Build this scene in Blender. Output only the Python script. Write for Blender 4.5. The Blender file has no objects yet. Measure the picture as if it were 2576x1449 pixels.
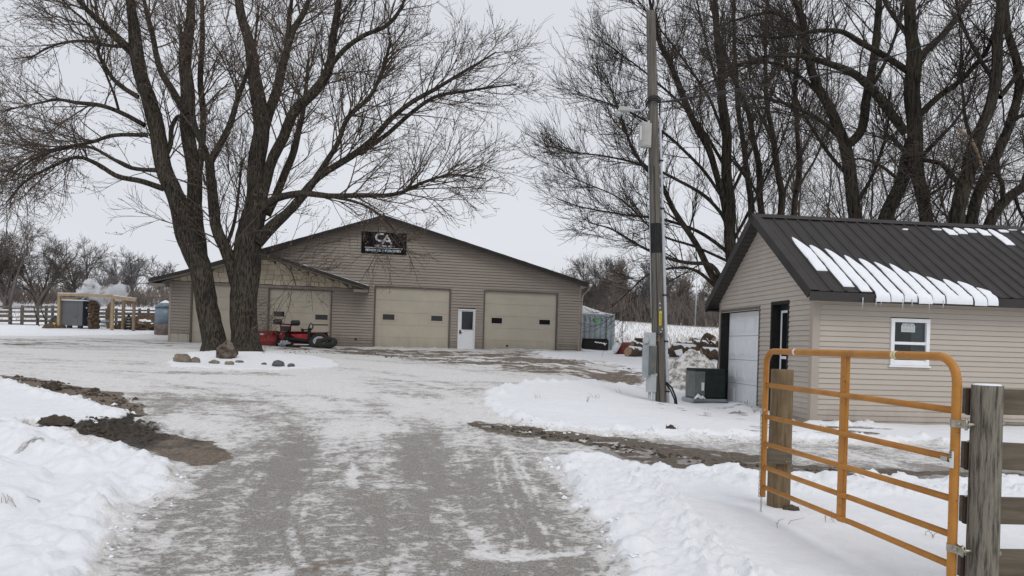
import bpy, math, random
import numpy as np
from mathutils import Vector, Matrix

rng = np.random.default_rng(11)
random.seed(5)
scene = bpy.context.scene
COL = scene.collection
D2R = math.pi / 180

# ------------------------------------------------------------------ camera
F = 1840.0            # focal length in units of a 2576-wide frame
EYE = 1.5
ROLL = math.atan(0.03)
CX, CY = 1288.0, 864.6
CAM = np.array([0.0, 0.0, EYE])
RV = np.array([math.cos(ROLL), 0, math.sin(ROLL)])
UV = np.array([-math.sin(ROLL), 0, math.cos(ROLL)])
FV = np.array([0, 1.0, 0])
cam_d = bpy.data.cameras.new('camera')
cam = bpy.data.objects.new('camera', cam_d)
COL.objects.link(cam)
cam_d.sensor_width = 36
cam_d.lens = F / 2576 * 36
cam_d.shift_y = (CY - 724.5) / 2576
cam_d.clip_end = 3000
cam_d.clip_start = 0.05
M = Matrix.Identity(4)
for i in range(3):
    M[i][0] = RV[i]; M[i][1] = UV[i]; M[i][2] = -FV[i]; M[i][3] = CAM[i]
cam.matrix_world = M
scene.camera = cam

# ------------------------------------------------------------------ light
SUN_EL, SUN_ROT = 48, 205
w = bpy.data.worlds.new('World'); scene.world = w; w.use_nodes = True
nt = w.node_tree; nt.nodes.clear()
out = nt.nodes.new('ShaderNodeOutputWorld')
sky = nt.nodes.new('ShaderNodeTexSky'); sky.sky_type = 'NISHITA'; sky.sun_disc = False
sky.sun_elevation = SUN_EL * D2R; sky.sun_rotation = SUN_ROT * D2R
bg1 = nt.nodes.new('ShaderNodeBackground'); bg1.inputs[1].default_value = 0.1
nt.links.new(sky.outputs[0], bg1.inputs[0])
# the closed cloud layer: soft grey-white, slightly mottled
tc = nt.nodes.new('ShaderNodeTexCoord')
nz = nt.nodes.new('ShaderNodeTexNoise'); nz.inputs['Scale'].default_value = 1.6; nz.inputs['Detail'].default_value = 4
mp = nt.nodes.new('ShaderNodeMapping'); mp.inputs['Scale'].default_value = (1, 1, 3)
nt.links.new(tc.outputs['Generated'], mp.inputs[0]); nt.links.new(mp.outputs[0], nz.inputs['Vector'])
cr = nt.nodes.new('ShaderNodeValToRGB')
cr.color_ramp.elements[0].position = 0.3; cr.color_ramp.elements[0].color = (0.672, 0.690, 0.738, 1)
cr.color_ramp.elements[1].position = 0.7; cr.color_ramp.elements[1].color = (0.735, 0.750, 0.788, 1)
nt.links.new(nz.outputs[0], cr.inputs[0])
bg2 = nt.nodes.new('ShaderNodeBackground'); bg2.inputs[1].default_value = 1.0
nt.links.new(cr.outputs[0], bg2.inputs[0])
mx = nt.nodes.new('ShaderNodeMixShader'); mx.inputs[0].default_value = 0.94
nt.links.new(bg1.outputs[0], mx.inputs[1]); nt.links.new(bg2.outputs[0], mx.inputs[2])
nt.links.new(mx.outputs[0], out.inputs[0])

sun_d = bpy.data.lights.new('sun', 'SUN'); sun_d.energy = 1.0; sun_d.angle = 28 * D2R
sun_d.color = (1.0, 0.97, 0.93)
sun = bpy.data.objects.new('sun', sun_d); COL.objects.link(sun)
# light comes from above, behind the camera, slightly from the right
az = SUN_ROT * D2R
sdir = Vector((math.sin(az) * -1, math.cos(az), 0)).normalized()
sdir = Vector((0.35, -0.75, 0)).normalized() * math.cos(SUN_EL * D2R) + Vector((0, 0, math.sin(SUN_EL * D2R)))
sun.rotation_euler = sdir.to_track_quat('Z', 'Y').to_euler()
sky.sun_rotation = math.atan2(sdir.x, sdir.y)

scene.view_settings.view_transform = 'Standard'
scene.view_settings.look = 'None'
scene.view_settings.exposure = 0.07
scene.view_settings.gamma = 1.0
scene.view_settings.use_curve_mapping = False
scene.render.engine = 'CYCLES'
scene.cycles.max_bounces = 6
scene.cycles.transparent_max_bounces = 8
scene.cycles.volume_bounces = 2
scene.cycles.volume_step_rate = 1.0

# ------------------------------------------------------------------ picture geometry helpers
def P(px, py, Z):
    xc = (px - CX) / F * Z; yc = (CY - py) / F * Z
    return CAM + xc * RV + yc * UV + Z * FV

def ray(px, py):
    return (px - CX) / F * RV + (CY - py) / F * UV + FV

class Frame:
    """a vertical plane through O along the horizontal unit vector d"""
    def __init__(s, O, d):
        s.O = np.array(O, float); s.d = np.array([d[0], d[1], 0.0]); s.d /= np.linalg.norm(s.d)
        s.n = np.array([-s.d[1], s.d[0], 0.0])
    def hit(s, px, py, off=0.0):
        r = ray(px, py); t = np.dot(s.O + s.n * off - CAM, s.n) / np.dot(r, s.n)
        p = CAM + t * r
        return float(np.dot(p - s.O, s.d)), float(p[2] - s.O[2])

# ------------------------------------------------------------------ noise
_perm = np.random.default_rng(3).permutation(512)
_perm = np.concatenate([_perm, _perm, _perm])
_ang = np.random.default_rng(4).uniform(0, 2 * np.pi, 512)
_gx, _gy = np.cos(_ang), np.sin(_ang)
def perlin(x, y):
    xi = np.floor(x).astype(np.int64); yi = np.floor(y).astype(np.int64)
    xf = x - xi; yf = y - yi; xi &= 511; yi &= 511
    u = xf * xf * xf * (xf * (xf * 6 - 15) + 10); v = yf * yf * yf * (yf * (yf * 6 - 15) + 10)
    def g(ix, iy, dx, dy):
        h = _perm[_perm[ix & 511] + (iy & 511)] & 511
        return _gx[h] * dx + _gy[h] * dy
    a = g(xi, yi, xf, yf); b = g(xi + 1, yi, xf - 1, yf)
    c = g(xi, yi + 1, xf, yf - 1); d = g(xi + 1, yi + 1, xf - 1, yf - 1)
    return (a + u * (b - a)) * (1 - v) + (c + u * (d - c)) * v
def fbm(x, y, o=4, gain=.5):
    s = 0; a = 1.0
    for i in range(o):
        s = s + a * perlin(x * 2 ** i + 17.3 * i, y * 2 ** i - 9.1 * i); a *= gain
    return s
def sstep(a, b, x):
    t = np.clip((x - a) / (b - a), 0, 1); return t * t * (3 - 2 * t)

# ------------------------------------------------------------------ terrain height
_yt = np.linspace(-60, 1100, 11601)
def _prof(pts):
    ys, zs = zip(*pts); z = np.interp(_yt, ys, zs)
    k = np.hanning(41); k /= k.sum()
    return np.convolve(np.pad(z, 20, 'edge'), k, 'valid')
_pc = _prof([(-60, 0), (4, 0), (6, .03), (8, .08), (12, .22), (16, .42), (20, .6), (24, .78), (27, .9), (32, 1.05), (37, 1.16), (40, 1.4),
             (43, 1.62), (47, 1.75), (60, 2.7), (80, 4.6), (100, 5.7), (130, 6.3), (200, 6.8), (1100, 7)])
_pr = _prof([(-60, 0), (4, 0), (6, .03), (8, .06), (12, .1), (14, .12), (18, .1), (20, .14), (24, .38), (28, .7), (32, .95), (36, 1.1),
             (40, 1.16), (45, 1.45), (60, 2.3), (80, 3.6), (100, 4.65), (130, 5.6), (200, 6.3), (1100, 7)])
def base_h(x, y):
    x = np.asarray(x, float); y = np.asarray(y, float)
    e = np.interp(y, [0, 30, 40, 60, 100], [.6, 1.0, 3.0, 3.0, 0])
    k = sstep(0, 1, (x - e) / np.interp(y, [0, 30, 60, 100], [4, 4, 8, 30]))
    c = np.interp(y, _yt, _pc); r = np.interp(y, _yt, _pr)
    return c + (r - c) * k
def ground_hit(px, py):
    r = ray(px, py)
    ts = np.concatenate([np.linspace(1.5, 40, 1500), np.linspace(40.1, 300, 1200)])
    p = CAM[None] + ts[:, None] * r[None]
    below = p[:, 2] < base_h(p[:, 0], p[:, 1])
    i = np.argmax(below) if below.any() else len(ts) - 1
    return p[i]

# ------------------------------------------------------------------ materials
MATS = {}
def mat(name, col, rough=.6, col2=None, scale=6.0, stretch=(1, 1, 1), bump=0.0, bscale=None, metal=0.0, detail=6, lo=.35, hi=.65,
        spec=.4, fine=None, bdist=.02):
    if name in MATS: return MATS[name]
    m = bpy.data.materials.new(name); m.use_nodes = True
    t = m.node_tree; b = t.nodes['Principled BSDF']
    b.inputs['Roughness'].default_value = rough; b.inputs['Metallic'].default_value = metal
    b.inputs['Specular IOR Level'].default_value = spec
    b.inputs['Base Color'].default_value = (*col, 1)
    tcn = t.nodes.new('ShaderNodeTexCoord'); mpn = t.nodes.new('ShaderNodeMapping')
    mpn.inputs['Scale'].default_value = stretch
    geo = t.nodes.new('ShaderNodeNewGeometry')
    t.links.new(geo.outputs['Position'] if name.startswith('w_') else tcn.outputs['Object'], mpn.inputs[0])
    if col2 is not None:
        n = t.nodes.new('ShaderNodeTexNoise'); n.inputs['Scale'].default_value = scale; n.inputs['Detail'].default_value = detail
        n.inputs['Roughness'].default_value = .6
        t.links.new(mpn.outputs[0], n.inputs['Vector'])
        r = t.nodes.new('ShaderNodeValToRGB')
        r.color_ramp.elements[0].position = lo; r.color_ramp.elements[0].color = (*col, 1)
        r.color_ramp.elements[1].position = hi; r.color_ramp.elements[1].color = (*col2, 1)
        t.links.new(n.outputs[0], r.inputs[0]); t.links.new(r.outputs[0], b.inputs['Base Color'])
    if bump:
        n2 = t.nodes.new('ShaderNodeTexNoise'); n2.inputs['Scale'].default_value = bscale or scale * 3; n2.inputs['Detail'].default_value = 6
        t.links.new(mpn.outputs[0], n2.inputs['Vector'])
        bp = t.nodes.new('ShaderNodeBump'); bp.inputs['Strength'].default_value = bump; bp.inputs['Distance'].default_value = bdist
        t.links.new(n2.outputs[0], bp.inputs['Height']); t.links.new(bp.outputs[0], b.inputs['Normal'])
    MATS[name] = m
    return m

m_tan = mat('vinyl_tan', (.315, .272, .232), .55, (.345, .30, .258), 3, (.3, 1, 1), .08, 40)
m_tan2 = mat('vinyl_beige', (.435, .388, .332), .5, (.47, .42, .36), 2.5, (.3, 1, 1), .06, 40)
m_trim = mat('tan_trim', (.36, .31, .265), .5, (.39, .335, .285), 3)
m_shake = mat('cream_shake', (.52, .455, .34), .6, (.60, .53, .41), 5, (1, 1, 3), .25, 30)
m_shake2 = mat('cream_shake_weathered', (.42, .365, .275), .6, (.50, .44, .335), 5, (1, 1, 3), .25, 30)
m_door = mat('door_cream', (.455, .415, .335), .5, (.50, .455, .37), 1.3, (1, 1, 1), .05, 8)
m_jamb = mat('jamb_brown', (.10, .088, .075), .6, (.14, .12, .10), 5)
m_roof = mat('roof_brown_metal', (.030, .0265, .0245), .55, (.040, .0355, .033), 2, spec=.28)
m_fascia = mat('fascia_dark', (.032, .028, .026), .55, (.045, .04, .037), 4, spec=.3)
m_soffit = mat('soffit_tan', (.23, .205, .175), .6, (.27, .24, .20), 4)
m_soffd = mat('soffit_dark', (.05, .045, .042), .6)
m_white = mat('white_vinyl', (.76, .77, .79), .4, (.82, .83, .84), 4)
m_doorw = mat('white_door', (.77, .79, .82), .45, (.81, .825, .845), 2)
m_black = mat('black_plastic', (.016, .016, .017), .45, (.028, .028, .03), 8)
m_blackm = mat('black_metal', (.014, .014, .015), .6, (.026, .025, .024), 9, spec=.2)
m_rubber = mat('rubber', (.018, .018, .018), .8, (.04, .04, .04), 12, bump=.2)
m_signk = mat('sign_black', (.006, .006, .008), .6, spec=.12)
m_signw = mat('sign_silver', (.66, .67, .71), .5)
m_signg = mat('sign_pale_multi', (.76, .73, .58), .5, (.42, .62, .82), 1.3, (1, 1, 1), lo=.42, hi=.58)
m_red = mat('plow_red', (.33, .018, .022), .35, (.46, .035, .04), 3, spec=.5, bump=.03)
m_redd = mat('plow_dark_red', (.16, .012, .014), .45, (.24, .02, .02), 5)
m_maroon = mat('tank_maroon', (.17, .035, .022), .6, (.27, .06, .04), 4)
m_concrete = mat('block_concrete', (.40, .375, .32), .85, (.47, .44, .375), 8, bump=.3)
m_yel = mat('gate_yellow', (.36, .145, .022), .45, (.47, .205, .036), 5, (1, 1, 1), .12, 45, spec=.4, lo=.30, hi=.60)
m_zinc = mat('zinc', (.30, .28, .23), .38, (.46, .43, .36), 18, metal=.8)
m_galv = mat('galvanised', (.36, .38, .40), .5, (.46, .48, .50), 14, metal=.35)
m_greybox = mat('grey_box', (.27, .30, .31), .5, (.36, .39, .40), 4)
m_greylt = mat('light_grey_box', (.40, .43, .44), .5, (.48, .50, .51), 4)
m_panelw = mat('pale_box', (.36, .355, .335), .5, (.43, .42, .40), 4)
m_conduit = mat('conduit_grey', (.42, .445, .47), .45, (.50, .52, .55), 5)
m_post = mat('w_post_wood', (.055, .047, .036), .85, (.225, .205, .165), 15, (3.4, 3.4, .34), .9, 30, lo=.36, hi=.54, bdist=.018)
m_post2 = mat('w_latch_wood', (.10, .068, .036), .85, (.22, .16, .09), 16, (2, 2, .3), .5, 30, lo=.3, hi=.7, bdist=.01)
m_board = mat('w_board_wood', (.085, .068, .048), .85, (.165, .135, .098), 9, (.3, 3, 3), .5, 24, lo=.3, hi=.7, bdist=.008)
m_boardend = mat('board_end_wood', (.045, .03, .024), .85, (.075, .05, .04), 20)
m_pole = mat('w_pole_wood', (.060, .054, .046), .85, (.165, .15, .13), 9, (4, 4, .10), .8, 18, lo=.33, hi=.62, bdist=.02)
m_lumber = mat('new_lumber', (.29, .205, .12), .7, (.38, .285, .175), 5, (1, 1, .4))
m_lumber2 = mat('old_lumber', (.17, .12, .08), .8, (.26, .195, .135), 6, (2, 2, .3))
m_fencegrey = mat('weathered_fence', (.075, .064, .056), .85, (.14, .12, .105), 5, (1, 1, 1))
m_boiler = mat('boiler_grey', (.095, .10, .105), .5, (.115, .12, .125), 2)
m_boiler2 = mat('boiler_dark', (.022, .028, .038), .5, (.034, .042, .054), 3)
m_cont = mat('container_blue_grey', (.32, .375, .405), .55, (.36, .415, .44), 2, (1, 1, .3), .05, 20)
m_green = mat('spray_green', (.10, .50, .08), .6)
m_hvac = mat('hvac_dark_green', (.014, .021, .019), .6, (.022, .031, .028), 6, spec=.25)
m_hvacl = mat('hvac_grey_side', (.10, .11, .105), .45, (.16, .17, .16), 4)
m_bin = mat('bin_steel', (.15, .20, .245), .45, (.21, .265, .31), 3, metal=.2)
m_rust = mat('bin_rust', (.11, .06, .042), .8, (.22, .20, .20), 3)
m_label = mat('label_white', (.72, .73, .72), .5)
m_labely = mat('label_yellow', (.66, .52, .02), .5)
m_labelg = mat('label_grey', (.40, .42, .42), .4)
m_sticker = mat('window_sticker', (.52, .56, .55), .6, (.60, .63, .62), 30)
m_blind = mat('blind_slat', (.55, .57, .58), .5)
m_rock = mat('w_rock_tan', (.135, .115, .09), .85, (.27, .225, .175), 7, (1, 1, 1), .6, 25, lo=.35, hi=.65, bdist=.03)
m_rock2 = mat('w_boulder_brown', (.040, .030, .024), .85, (.19, .15, .12), 5, (1, 1, 1.6), .8, 16, lo=.38, hi=.64, bdist=.05)
m_rockg = mat('w_rock_grey', (.07, .072, .076), .85, (.13, .13, .135), 7, bump=.5, bscale=22)
m_logbark = mat('w_log_bark', (.050, .034, .022), .95, (.13, .088, .058), 9, (1, 1, 1), .8, 14, bdist=.05)
m_logend = mat('log_end', (.30, .20, .12), .85, (.42, .30, .19), 14)
m_cable = mat('cable', (.014, .014, .016), .5)
m_frost = mat('snow_cap', (.80, .82, .86), .75, (.86, .88, .91), 10, bump=.3, bscale=30)
m_dirtsnow = mat('w_dirty_snow', (.22, .20, .18), .9, (.68, .67, .66), 5.5, (1, 1, 1), 1.0, 8, lo=.40, hi=.55, bdist=.10)
m_ice = mat('icicle', (.55, .58, .62), .15)
m_dark = mat('dark_interior', (.012, .013, .015), .8)

def glass_mat():
    m = bpy.data.materials.new('window_glass'); m.use_nodes = True
    t = m.node_tree; t.nodes.clear()
    o = t.nodes.new('ShaderNodeOutputMaterial'); g = t.nodes.new('ShaderNodeBsdfGlossy'); g.inputs['Roughness'].default_value = .03
    tr = t.nodes.new('ShaderNodeBsdfTransparent'); tr.inputs[0].default_value = (.75, .8, .8, 1)
    fr = t.nodes.new('ShaderNodeFresnel'); fr.inputs[0].default_value = 1.45
    mxn = t.nodes.new('ShaderNodeMixShader')
    t.links.new(fr.outputs[0], mxn.inputs[0]); t.links.new(tr.outputs[0], mxn.inputs[1]); t.links.new(g.outputs[0], mxn.inputs[2])
    t.links.new(mxn.outputs[0], o.inputs[0])
    return m
m_glass = glass_mat()
m_glassd = mat('dark_glass', (.012, .013, .015), .08, spec=.5)

def bark_mat(name, c1, c2, s=1.0):
    m = bpy.data.materials.new(name); m.use_nodes = True
    t = m.node_tree; b = t.nodes['Principled BSDF']; b.inputs['Roughness'].default_value = .92
    b.inputs['Specular IOR Level'].default_value = .2
    geo = t.nodes.new('ShaderNodeNewGeometry'); mpn = t.nodes.new('ShaderNodeMapping'); mpn.inputs['Scale'].default_value = (s, s, s * .14)
    t.links.new(geo.outputs['Position'], mpn.inputs[0])
    v = t.nodes.new('ShaderNodeTexNoise'); v.inputs['Scale'].default_value = 15; v.inputs['Detail'].default_value = 7
    v.inputs['Roughness'].default_value = .65; v.inputs['Distortion'].default_value = .6
    t.links.new(mpn.outputs[0], v.inputs['Vector'])
    r = t.nodes.new('ShaderNodeValToRGB'); r.color_ramp.elements[0].position = .40; r.color_ramp.elements[0].color = (*c1, 1)
    r.color_ramp.elements[1].position = .60; r.color_ramp.elements[1].color = (*c2, 1)
    t.links.new(v.outputs[0], r.inputs[0])
    n3 = t.nodes.new('ShaderNodeTexNoise'); n3.inputs['Scale'].default_value = .9; n3.inputs['Detail'].default_value = 3
    t.links.new(geo.outputs['Position'], n3.inputs['Vector'])
    r2 = t.nodes.new('ShaderNodeValToRGB'); r2.color_ramp.elements[0].position = .35; r2.color_ramp.elements[0].color = (.75, .75, .75, 1)
    r2.color_ramp.elements[1].position = .7; r2.color_ramp.elements[1].color = (1.15, 1.12, 1.0, 1)
    t.links.new(n3.outputs[0], r2.inputs[0])
    mm = t.nodes.new('ShaderNodeMixRGB'); mm.blend_type = 'MULTIPLY'; mm.inputs[0].default_value = 1
    t.links.new(r.outputs[0], mm.inputs[1]); t.links.new(r2.outputs[0], mm.inputs[2])
    t.links.new(mm.outputs[0], b.inputs['Base Color'])
    bp = t.nodes.new('ShaderNodeBump'); bp.inputs['Strength'].default_value = .9; bp.inputs['Distance'].default_value = .05
    t.links.new(v.outputs[0], bp.inputs['Height']); t.links.new(bp.outputs[0], b.inputs['Normal'])
    return m
m_bark = bark_mat('maple_bark', (.013, .0112, .0095), (.092, .080, .067), 1.7)
m_bark2 = bark_mat('dark_bark', (.014, .012, .010), (.070, .060, .048))
m_twigm = mat('w_twig_mid_haze', (.105, .09, .082), .92, (.165, .145, .132), .6, spec=.1)  # mid-distance bark and twigs, lightened in the colour for haze
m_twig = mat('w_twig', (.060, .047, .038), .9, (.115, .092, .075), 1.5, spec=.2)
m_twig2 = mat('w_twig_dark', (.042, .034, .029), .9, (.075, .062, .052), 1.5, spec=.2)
m_twigf = mat('w_twig_far_haze', (.19, .18, .18), .95, (.26, .25, .25), .6, spec=.1)  # far bark and twigs: distance haze is put into this pale colour
m_bud = mat('w_bud', (.17, .085, .05), .8, (.30, .20, .13), 4)
m_straw = mat('w_dry_stalk', (.30, .235, .16), .9, (.42, .34, .24), 3)
m_brush = mat('w_brush_haze', (.165, .14, .125), .95, (.24, .205, .182), 1.0, spec=.1)  # wood edge and underbrush, colour paled to stand for haze

def splash(m, h=1.1, col=(.16, .125, .095), amt=.75):
    """mud thrown up on the foot of a wall: wear broken up by noise, densest in the lowest courses"""
    t = m.node_tree; N = t.nodes; L = t.links; b = N['Principled BSDF']
    src = b.inputs['Base Color'].links[0].from_socket
    tcn = N.new('ShaderNodeTexCoord'); sp = N.new('ShaderNodeSeparateXYZ'); L.new(tcn.outputs['Object'], sp.inputs[0])
    n = N.new('ShaderNodeTexNoise'); n.inputs['Scale'].default_value = 2.4; n.inputs['Detail'].default_value = 7; n.inputs['Roughness'].default_value = .7
    mpn = N.new('ShaderNodeMapping'); mpn.inputs['Scale'].default_value = (1, 1, .35); L.new(tcn.outputs['Object'], mpn.inputs[0]); L.new(mpn.outputs[0], n.inputs['Vector'])
    mr = N.new('ShaderNodeMapRange'); mr.inputs[1].default_value = 0; mr.inputs[2].default_value = h; mr.inputs[3].default_value = .55; mr.inputs[4].default_value = -.1
    L.new(sp.outputs['Z'], mr.inputs[0])
    ad = N.new('ShaderNodeMath'); ad.operation = 'ADD'; L.new(mr.outputs[0], ad.inputs[0]); L.new(n.outputs[0], ad.inputs[1])
    m2 = N.new('ShaderNodeMapRange'); m2.inputs[1].default_value = .55; m2.inputs[2].default_value = 1.05; m2.inputs[3].default_value = 0; m2.inputs[4].default_value = amt; L.new(ad.outputs[0], m2.inputs[0])
    mxn = N.new('ShaderNodeMixRGB'); mxn.inputs[2].default_value = (*col, 1); L.new(m2.outputs[0], mxn.inputs[0]); L.new(src, mxn.inputs[1]); L.new(mxn.outputs[0], b.inputs['Base Color'])
def chips(m, col=(.10, .055, .03), s=38, th=.66):
    t = m.node_tree; N = t.nodes; L = t.links; b = N['Principled BSDF']; src = b.inputs['Base Color'].links[0].from_socket
    tcn = N.new('ShaderNodeTexCoord'); n = N.new('ShaderNodeTexNoise'); n.inputs['Scale'].default_value = s; n.inputs['Detail'].default_value = 5; L.new(tcn.outputs['Object'], n.inputs['Vector'])
    mr = N.new('ShaderNodeMapRange'); mr.inputs[1].default_value = th; mr.inputs[2].default_value = th + .05; mr.inputs[4].default_value = .75; L.new(n.outputs[0], mr.inputs[0])
    mxn = N.new('ShaderNodeMixRGB'); mxn.inputs[2].default_value = (*col, 1); L.new(mr.outputs[0], mxn.inputs[0]); L.new(src, mxn.inputs[1]); L.new(mxn.outputs[0], b.inputs['Base Color'])
chips(m_yel)
splash(m_door, .8, (.26, .22, .175), .5); splash(m_tan, .9, (.15, .12, .095), .7); splash(m_tan2, .5, (.22, .18, .145), .6)

# ------------------------------------------------------------------ object helpers
INV = {}
def _link(o, parent=None):
    COL.objects.link(o)
    if parent is not None:
        o.parent = parent; INV[o.name] = INV.get(parent.name)
    return o
def thing(name, label, cat, loc=(0, 0, 0), rotz=0.0, group=None, rot=None):
    o = bpy.data.objects.new(name, None); o.empty_display_size = .3
    o.location = loc; o.rotation_euler = rot or (0, 0, rotz)
    o['label'] = label; o['category'] = cat
    if group: o['group'] = group
    COL.objects.link(o)
    mw = Matrix.LocRotScale(Vector(loc), o.rotation_euler, None)
    INV[o.name] = np.array(mw.inverted())
    return o
def tag(o, label, cat, group=None):
    o['label'] = label; o['category'] = cat
    if group: o['group'] = group
    return o

def mesh_from(name, V, faces_list, mats, smooth=False, fmat=None):
    """V (n,3); faces_list: list of int arrays (m,k)"""
    me = bpy.data.meshes.new(name)
    V = np.asarray(V, np.float32)
    me.vertices.add(len(V)); me.vertices.foreach_set('co', V.ravel())
    loops = np.concatenate([np.asarray(f).ravel() for f in faces_list]).astype(np.int32)
    tot = np.concatenate([np.full(len(f), np.asarray(f).shape[1]) for f in faces_list]).astype(np.int32)
    st = np.concatenate([[0], np.cumsum(tot)[:-1]]).astype(np.int32)
    me.loops.add(len(loops)); me.loops.foreach_set('vertex_index', loops)
    me.polygons.add(len(tot)); me.polygons.foreach_set('loop_start', st); me.polygons.foreach_set('loop_total', tot)
    if fmat is not None: me.polygons.foreach_set('material_index', np.asarray(fmat, np.int32))
    me.polygons.foreach_set('use_smooth', np.full(len(tot), bool(smooth)))
    for m in (mats if isinstance(mats, (list, tuple)) else [mats]): me.materials.append(m)
    me.update(calc_edges=True); me.validate()
    return me

def rot3(rx=0, ry=0, rz=0):
    return np.array(Matrix.Rotation(rz, 3, 'Z') @ Matrix.Rotation(ry, 3, 'Y') @ Matrix.Rotation(rx, 3, 'X'))

class MB:
    def __init__(s): s.v = []; s.f = []; s.n = 0; s.sm = []
    def add(s, V, faces, smooth=False):
        V = np.asarray(V, float)
        s.v.append(V)
        for f in faces: s.f.append([int(i) + s.n for i in f]); s.sm.append(smooth)
        s.n += len(V); return s
    def box(s, x0, x1, y0, y1, z0, z1):
        V = [(x, y, z) for z in (z0, z1) for y in (y0, y1) for x in (x0, x1)]
        return s.add(V, [(0, 2, 3, 1), (4, 5, 7, 6), (0, 1, 5, 4), (2, 6, 7, 3), (0, 4, 6, 2), (1, 3, 7, 5)])
    def cbox(s, c, size, R=None):
        h = np.array(size) / 2
        V = np.array([(x, y, z) for z in (-1, 1) for y in (-1, 1) for x in (-1, 1)]) * h
        if R is not None: V = V @ np.asarray(R).T
        return s.add(V + np.array(c), [(0, 2, 3, 1), (4, 5, 7, 6), (0, 1, 5, 4), (2, 6, 7, 3), (0, 4, 6, 2), (1, 3, 7, 5)])
    def prism(s, poly, axis_vec):
        """poly: list of 3D points (planar), extruded along axis_vec"""
        p = np.array(poly, float); n = len(p); q = p + np.array(axis_vec)
        fs = [list(range(n))[::-1], list(range(n, 2 * n))] + [(i, (i + 1) % n, n + (i + 1) % n, n + i) for i in range(n)]
        return s.add(np.vstack([p, q]), fs)
    def tube(s, pts, r, sides=8, caps=True, smooth=True):
        p = np.array(pts, float); n = len(p); r = np.broadcast_to(np.asarray(r, float), (n,))
        t = np.gradient(p, axis=0); t /= np.linalg.norm(t, axis=1)[:, None] + 1e-12
        u = np.array([0, 0, 1.0]) if abs(t[0, 2]) < .9 else np.array([1.0, 0, 0])
        a = np.empty_like(t)
        for i in range(n):
            u = u - (u @ t[i]) * t[i]; u = u / (np.linalg.norm(u) + 1e-12); a[i] = u
        b = np.cross(t, a)
        th = np.linspace(0, 2 * np.pi, sides, endpoint=False)
        V = p[:, None] + r[:, None, None] * (a[:, None] * np.cos(th)[None, :, None] + b[:, None] * np.sin(th)[None, :, None])
        fs = []
        for i in range(n - 1):
            for j in range(sides):
                k = (j + 1) % sides
                fs.append((i * sides + j, i * sides + k, (i + 1) * sides + k, (i + 1) * sides + j))
        s.add(V.reshape(-1, 3), fs, smooth)
        if caps:
            s.f.append([s.n - n * sides + j for j in range(sides)][::-1]); s.sm.append(False)
            s.f.append([s.n - sides + j for j in range(sides)]); s.sm.append(False)
        return s
    def build(s, name, m, parent=None, world=False, bevel=0, smooth=None, label=None):
        V = np.vstack(s.v)
        if world and parent is not None and INV.get(parent.name) is not None:
            A = INV[parent.name]; V = V @ A[:3, :3].T + A[:3, 3]
        me = bpy.data.meshes.new(name); me.from_pydata(V.tolist(), [], s.f)
        me.materials.append(m)
        me.polygons.foreach_set('use_smooth', [bool(x) if smooth is None else smooth for x in s.sm]); me.update()
        o = bpy.data.objects.new(name, me); _link(o, parent)
        if bevel:
            bm = o.modifiers.new('edge', 'BEVEL'); bm.width = bevel; bm.segments = 2; bm.limit_method = 'ANGLE'
        if label: o['label'] = label
        return o

def share(o, loc=None, parent=None, mesh=None):
    c = o.copy(); COL.objects.link(c)
    if parent is not None: c.parent = parent; INV[c.name] = INV.get(parent.name)
    if loc is not None: c.location = loc
    return c

# ================================================================== GROUND
def gpoly(pts):
    return np.array([ground_hit(*p)[:2] for p in pts])
def poly_sd(poly, X, Y):
    """signed distance (positive inside)"""
    n = len(poly); d = np.full(X.shape, 1e9); ins = np.zeros(X.shape, bool)
    for i in range(n):
        a = poly[i]; b = poly[(i + 1) % n]; e = b - a
        wx = X - a[0]; wy = Y - a[1]
        t = np.clip((wx * e[0] + wy * e[1]) / (e @ e + 1e-12), 0, 1)
        d = np.minimum(d, (wx - e[0] * t) ** 2 + (wy - e[1] * t) ** 2)
        c = (a[1] <= Y) != (b[1] <= Y)
        xi = a[0] + (Y - a[1]) * e[0] / (e[1] if abs(e[1]) > 1e-9 else 1e-9)
        ins ^= c & (X < xi)
    d = np.sqrt(d); return np.where(ins, d, -d)

rows = [np.linspace(-45, 1.5, 14)[:-1]]
y = 1.5
near = []
while y < 64: near.append(y); y += max(.03, .0072 * y)
far = []
while y < 900: far.append(y); y *= 1.045
rows = np.concatenate(rows + [np.array(near), np.array(far)])
ud = np.concatenate([np.linspace(-3.2, -.82, 16)[:-1], np.linspace(-.82, .82, 540), np.linspace(.82, 3.2, 16)[1:]])
wy = np.sqrt(rows ** 2 + 9)
GX = ud[None, :] * wy[:, None]; GY = np.repeat(rows[:, None], len(ud), 1)
Z0 = base_h(GX, GY)
fade = sstep(70, 40, GY)

wob = fbm(GX * 1.1, GY * 1.1, 4) * .22 + fbm(GX * 5, GY * 5, 3) * .06   # ragged edges
def sd(pts): return poly_sd(gpoly(pts), GX, GY) + wob

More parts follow.
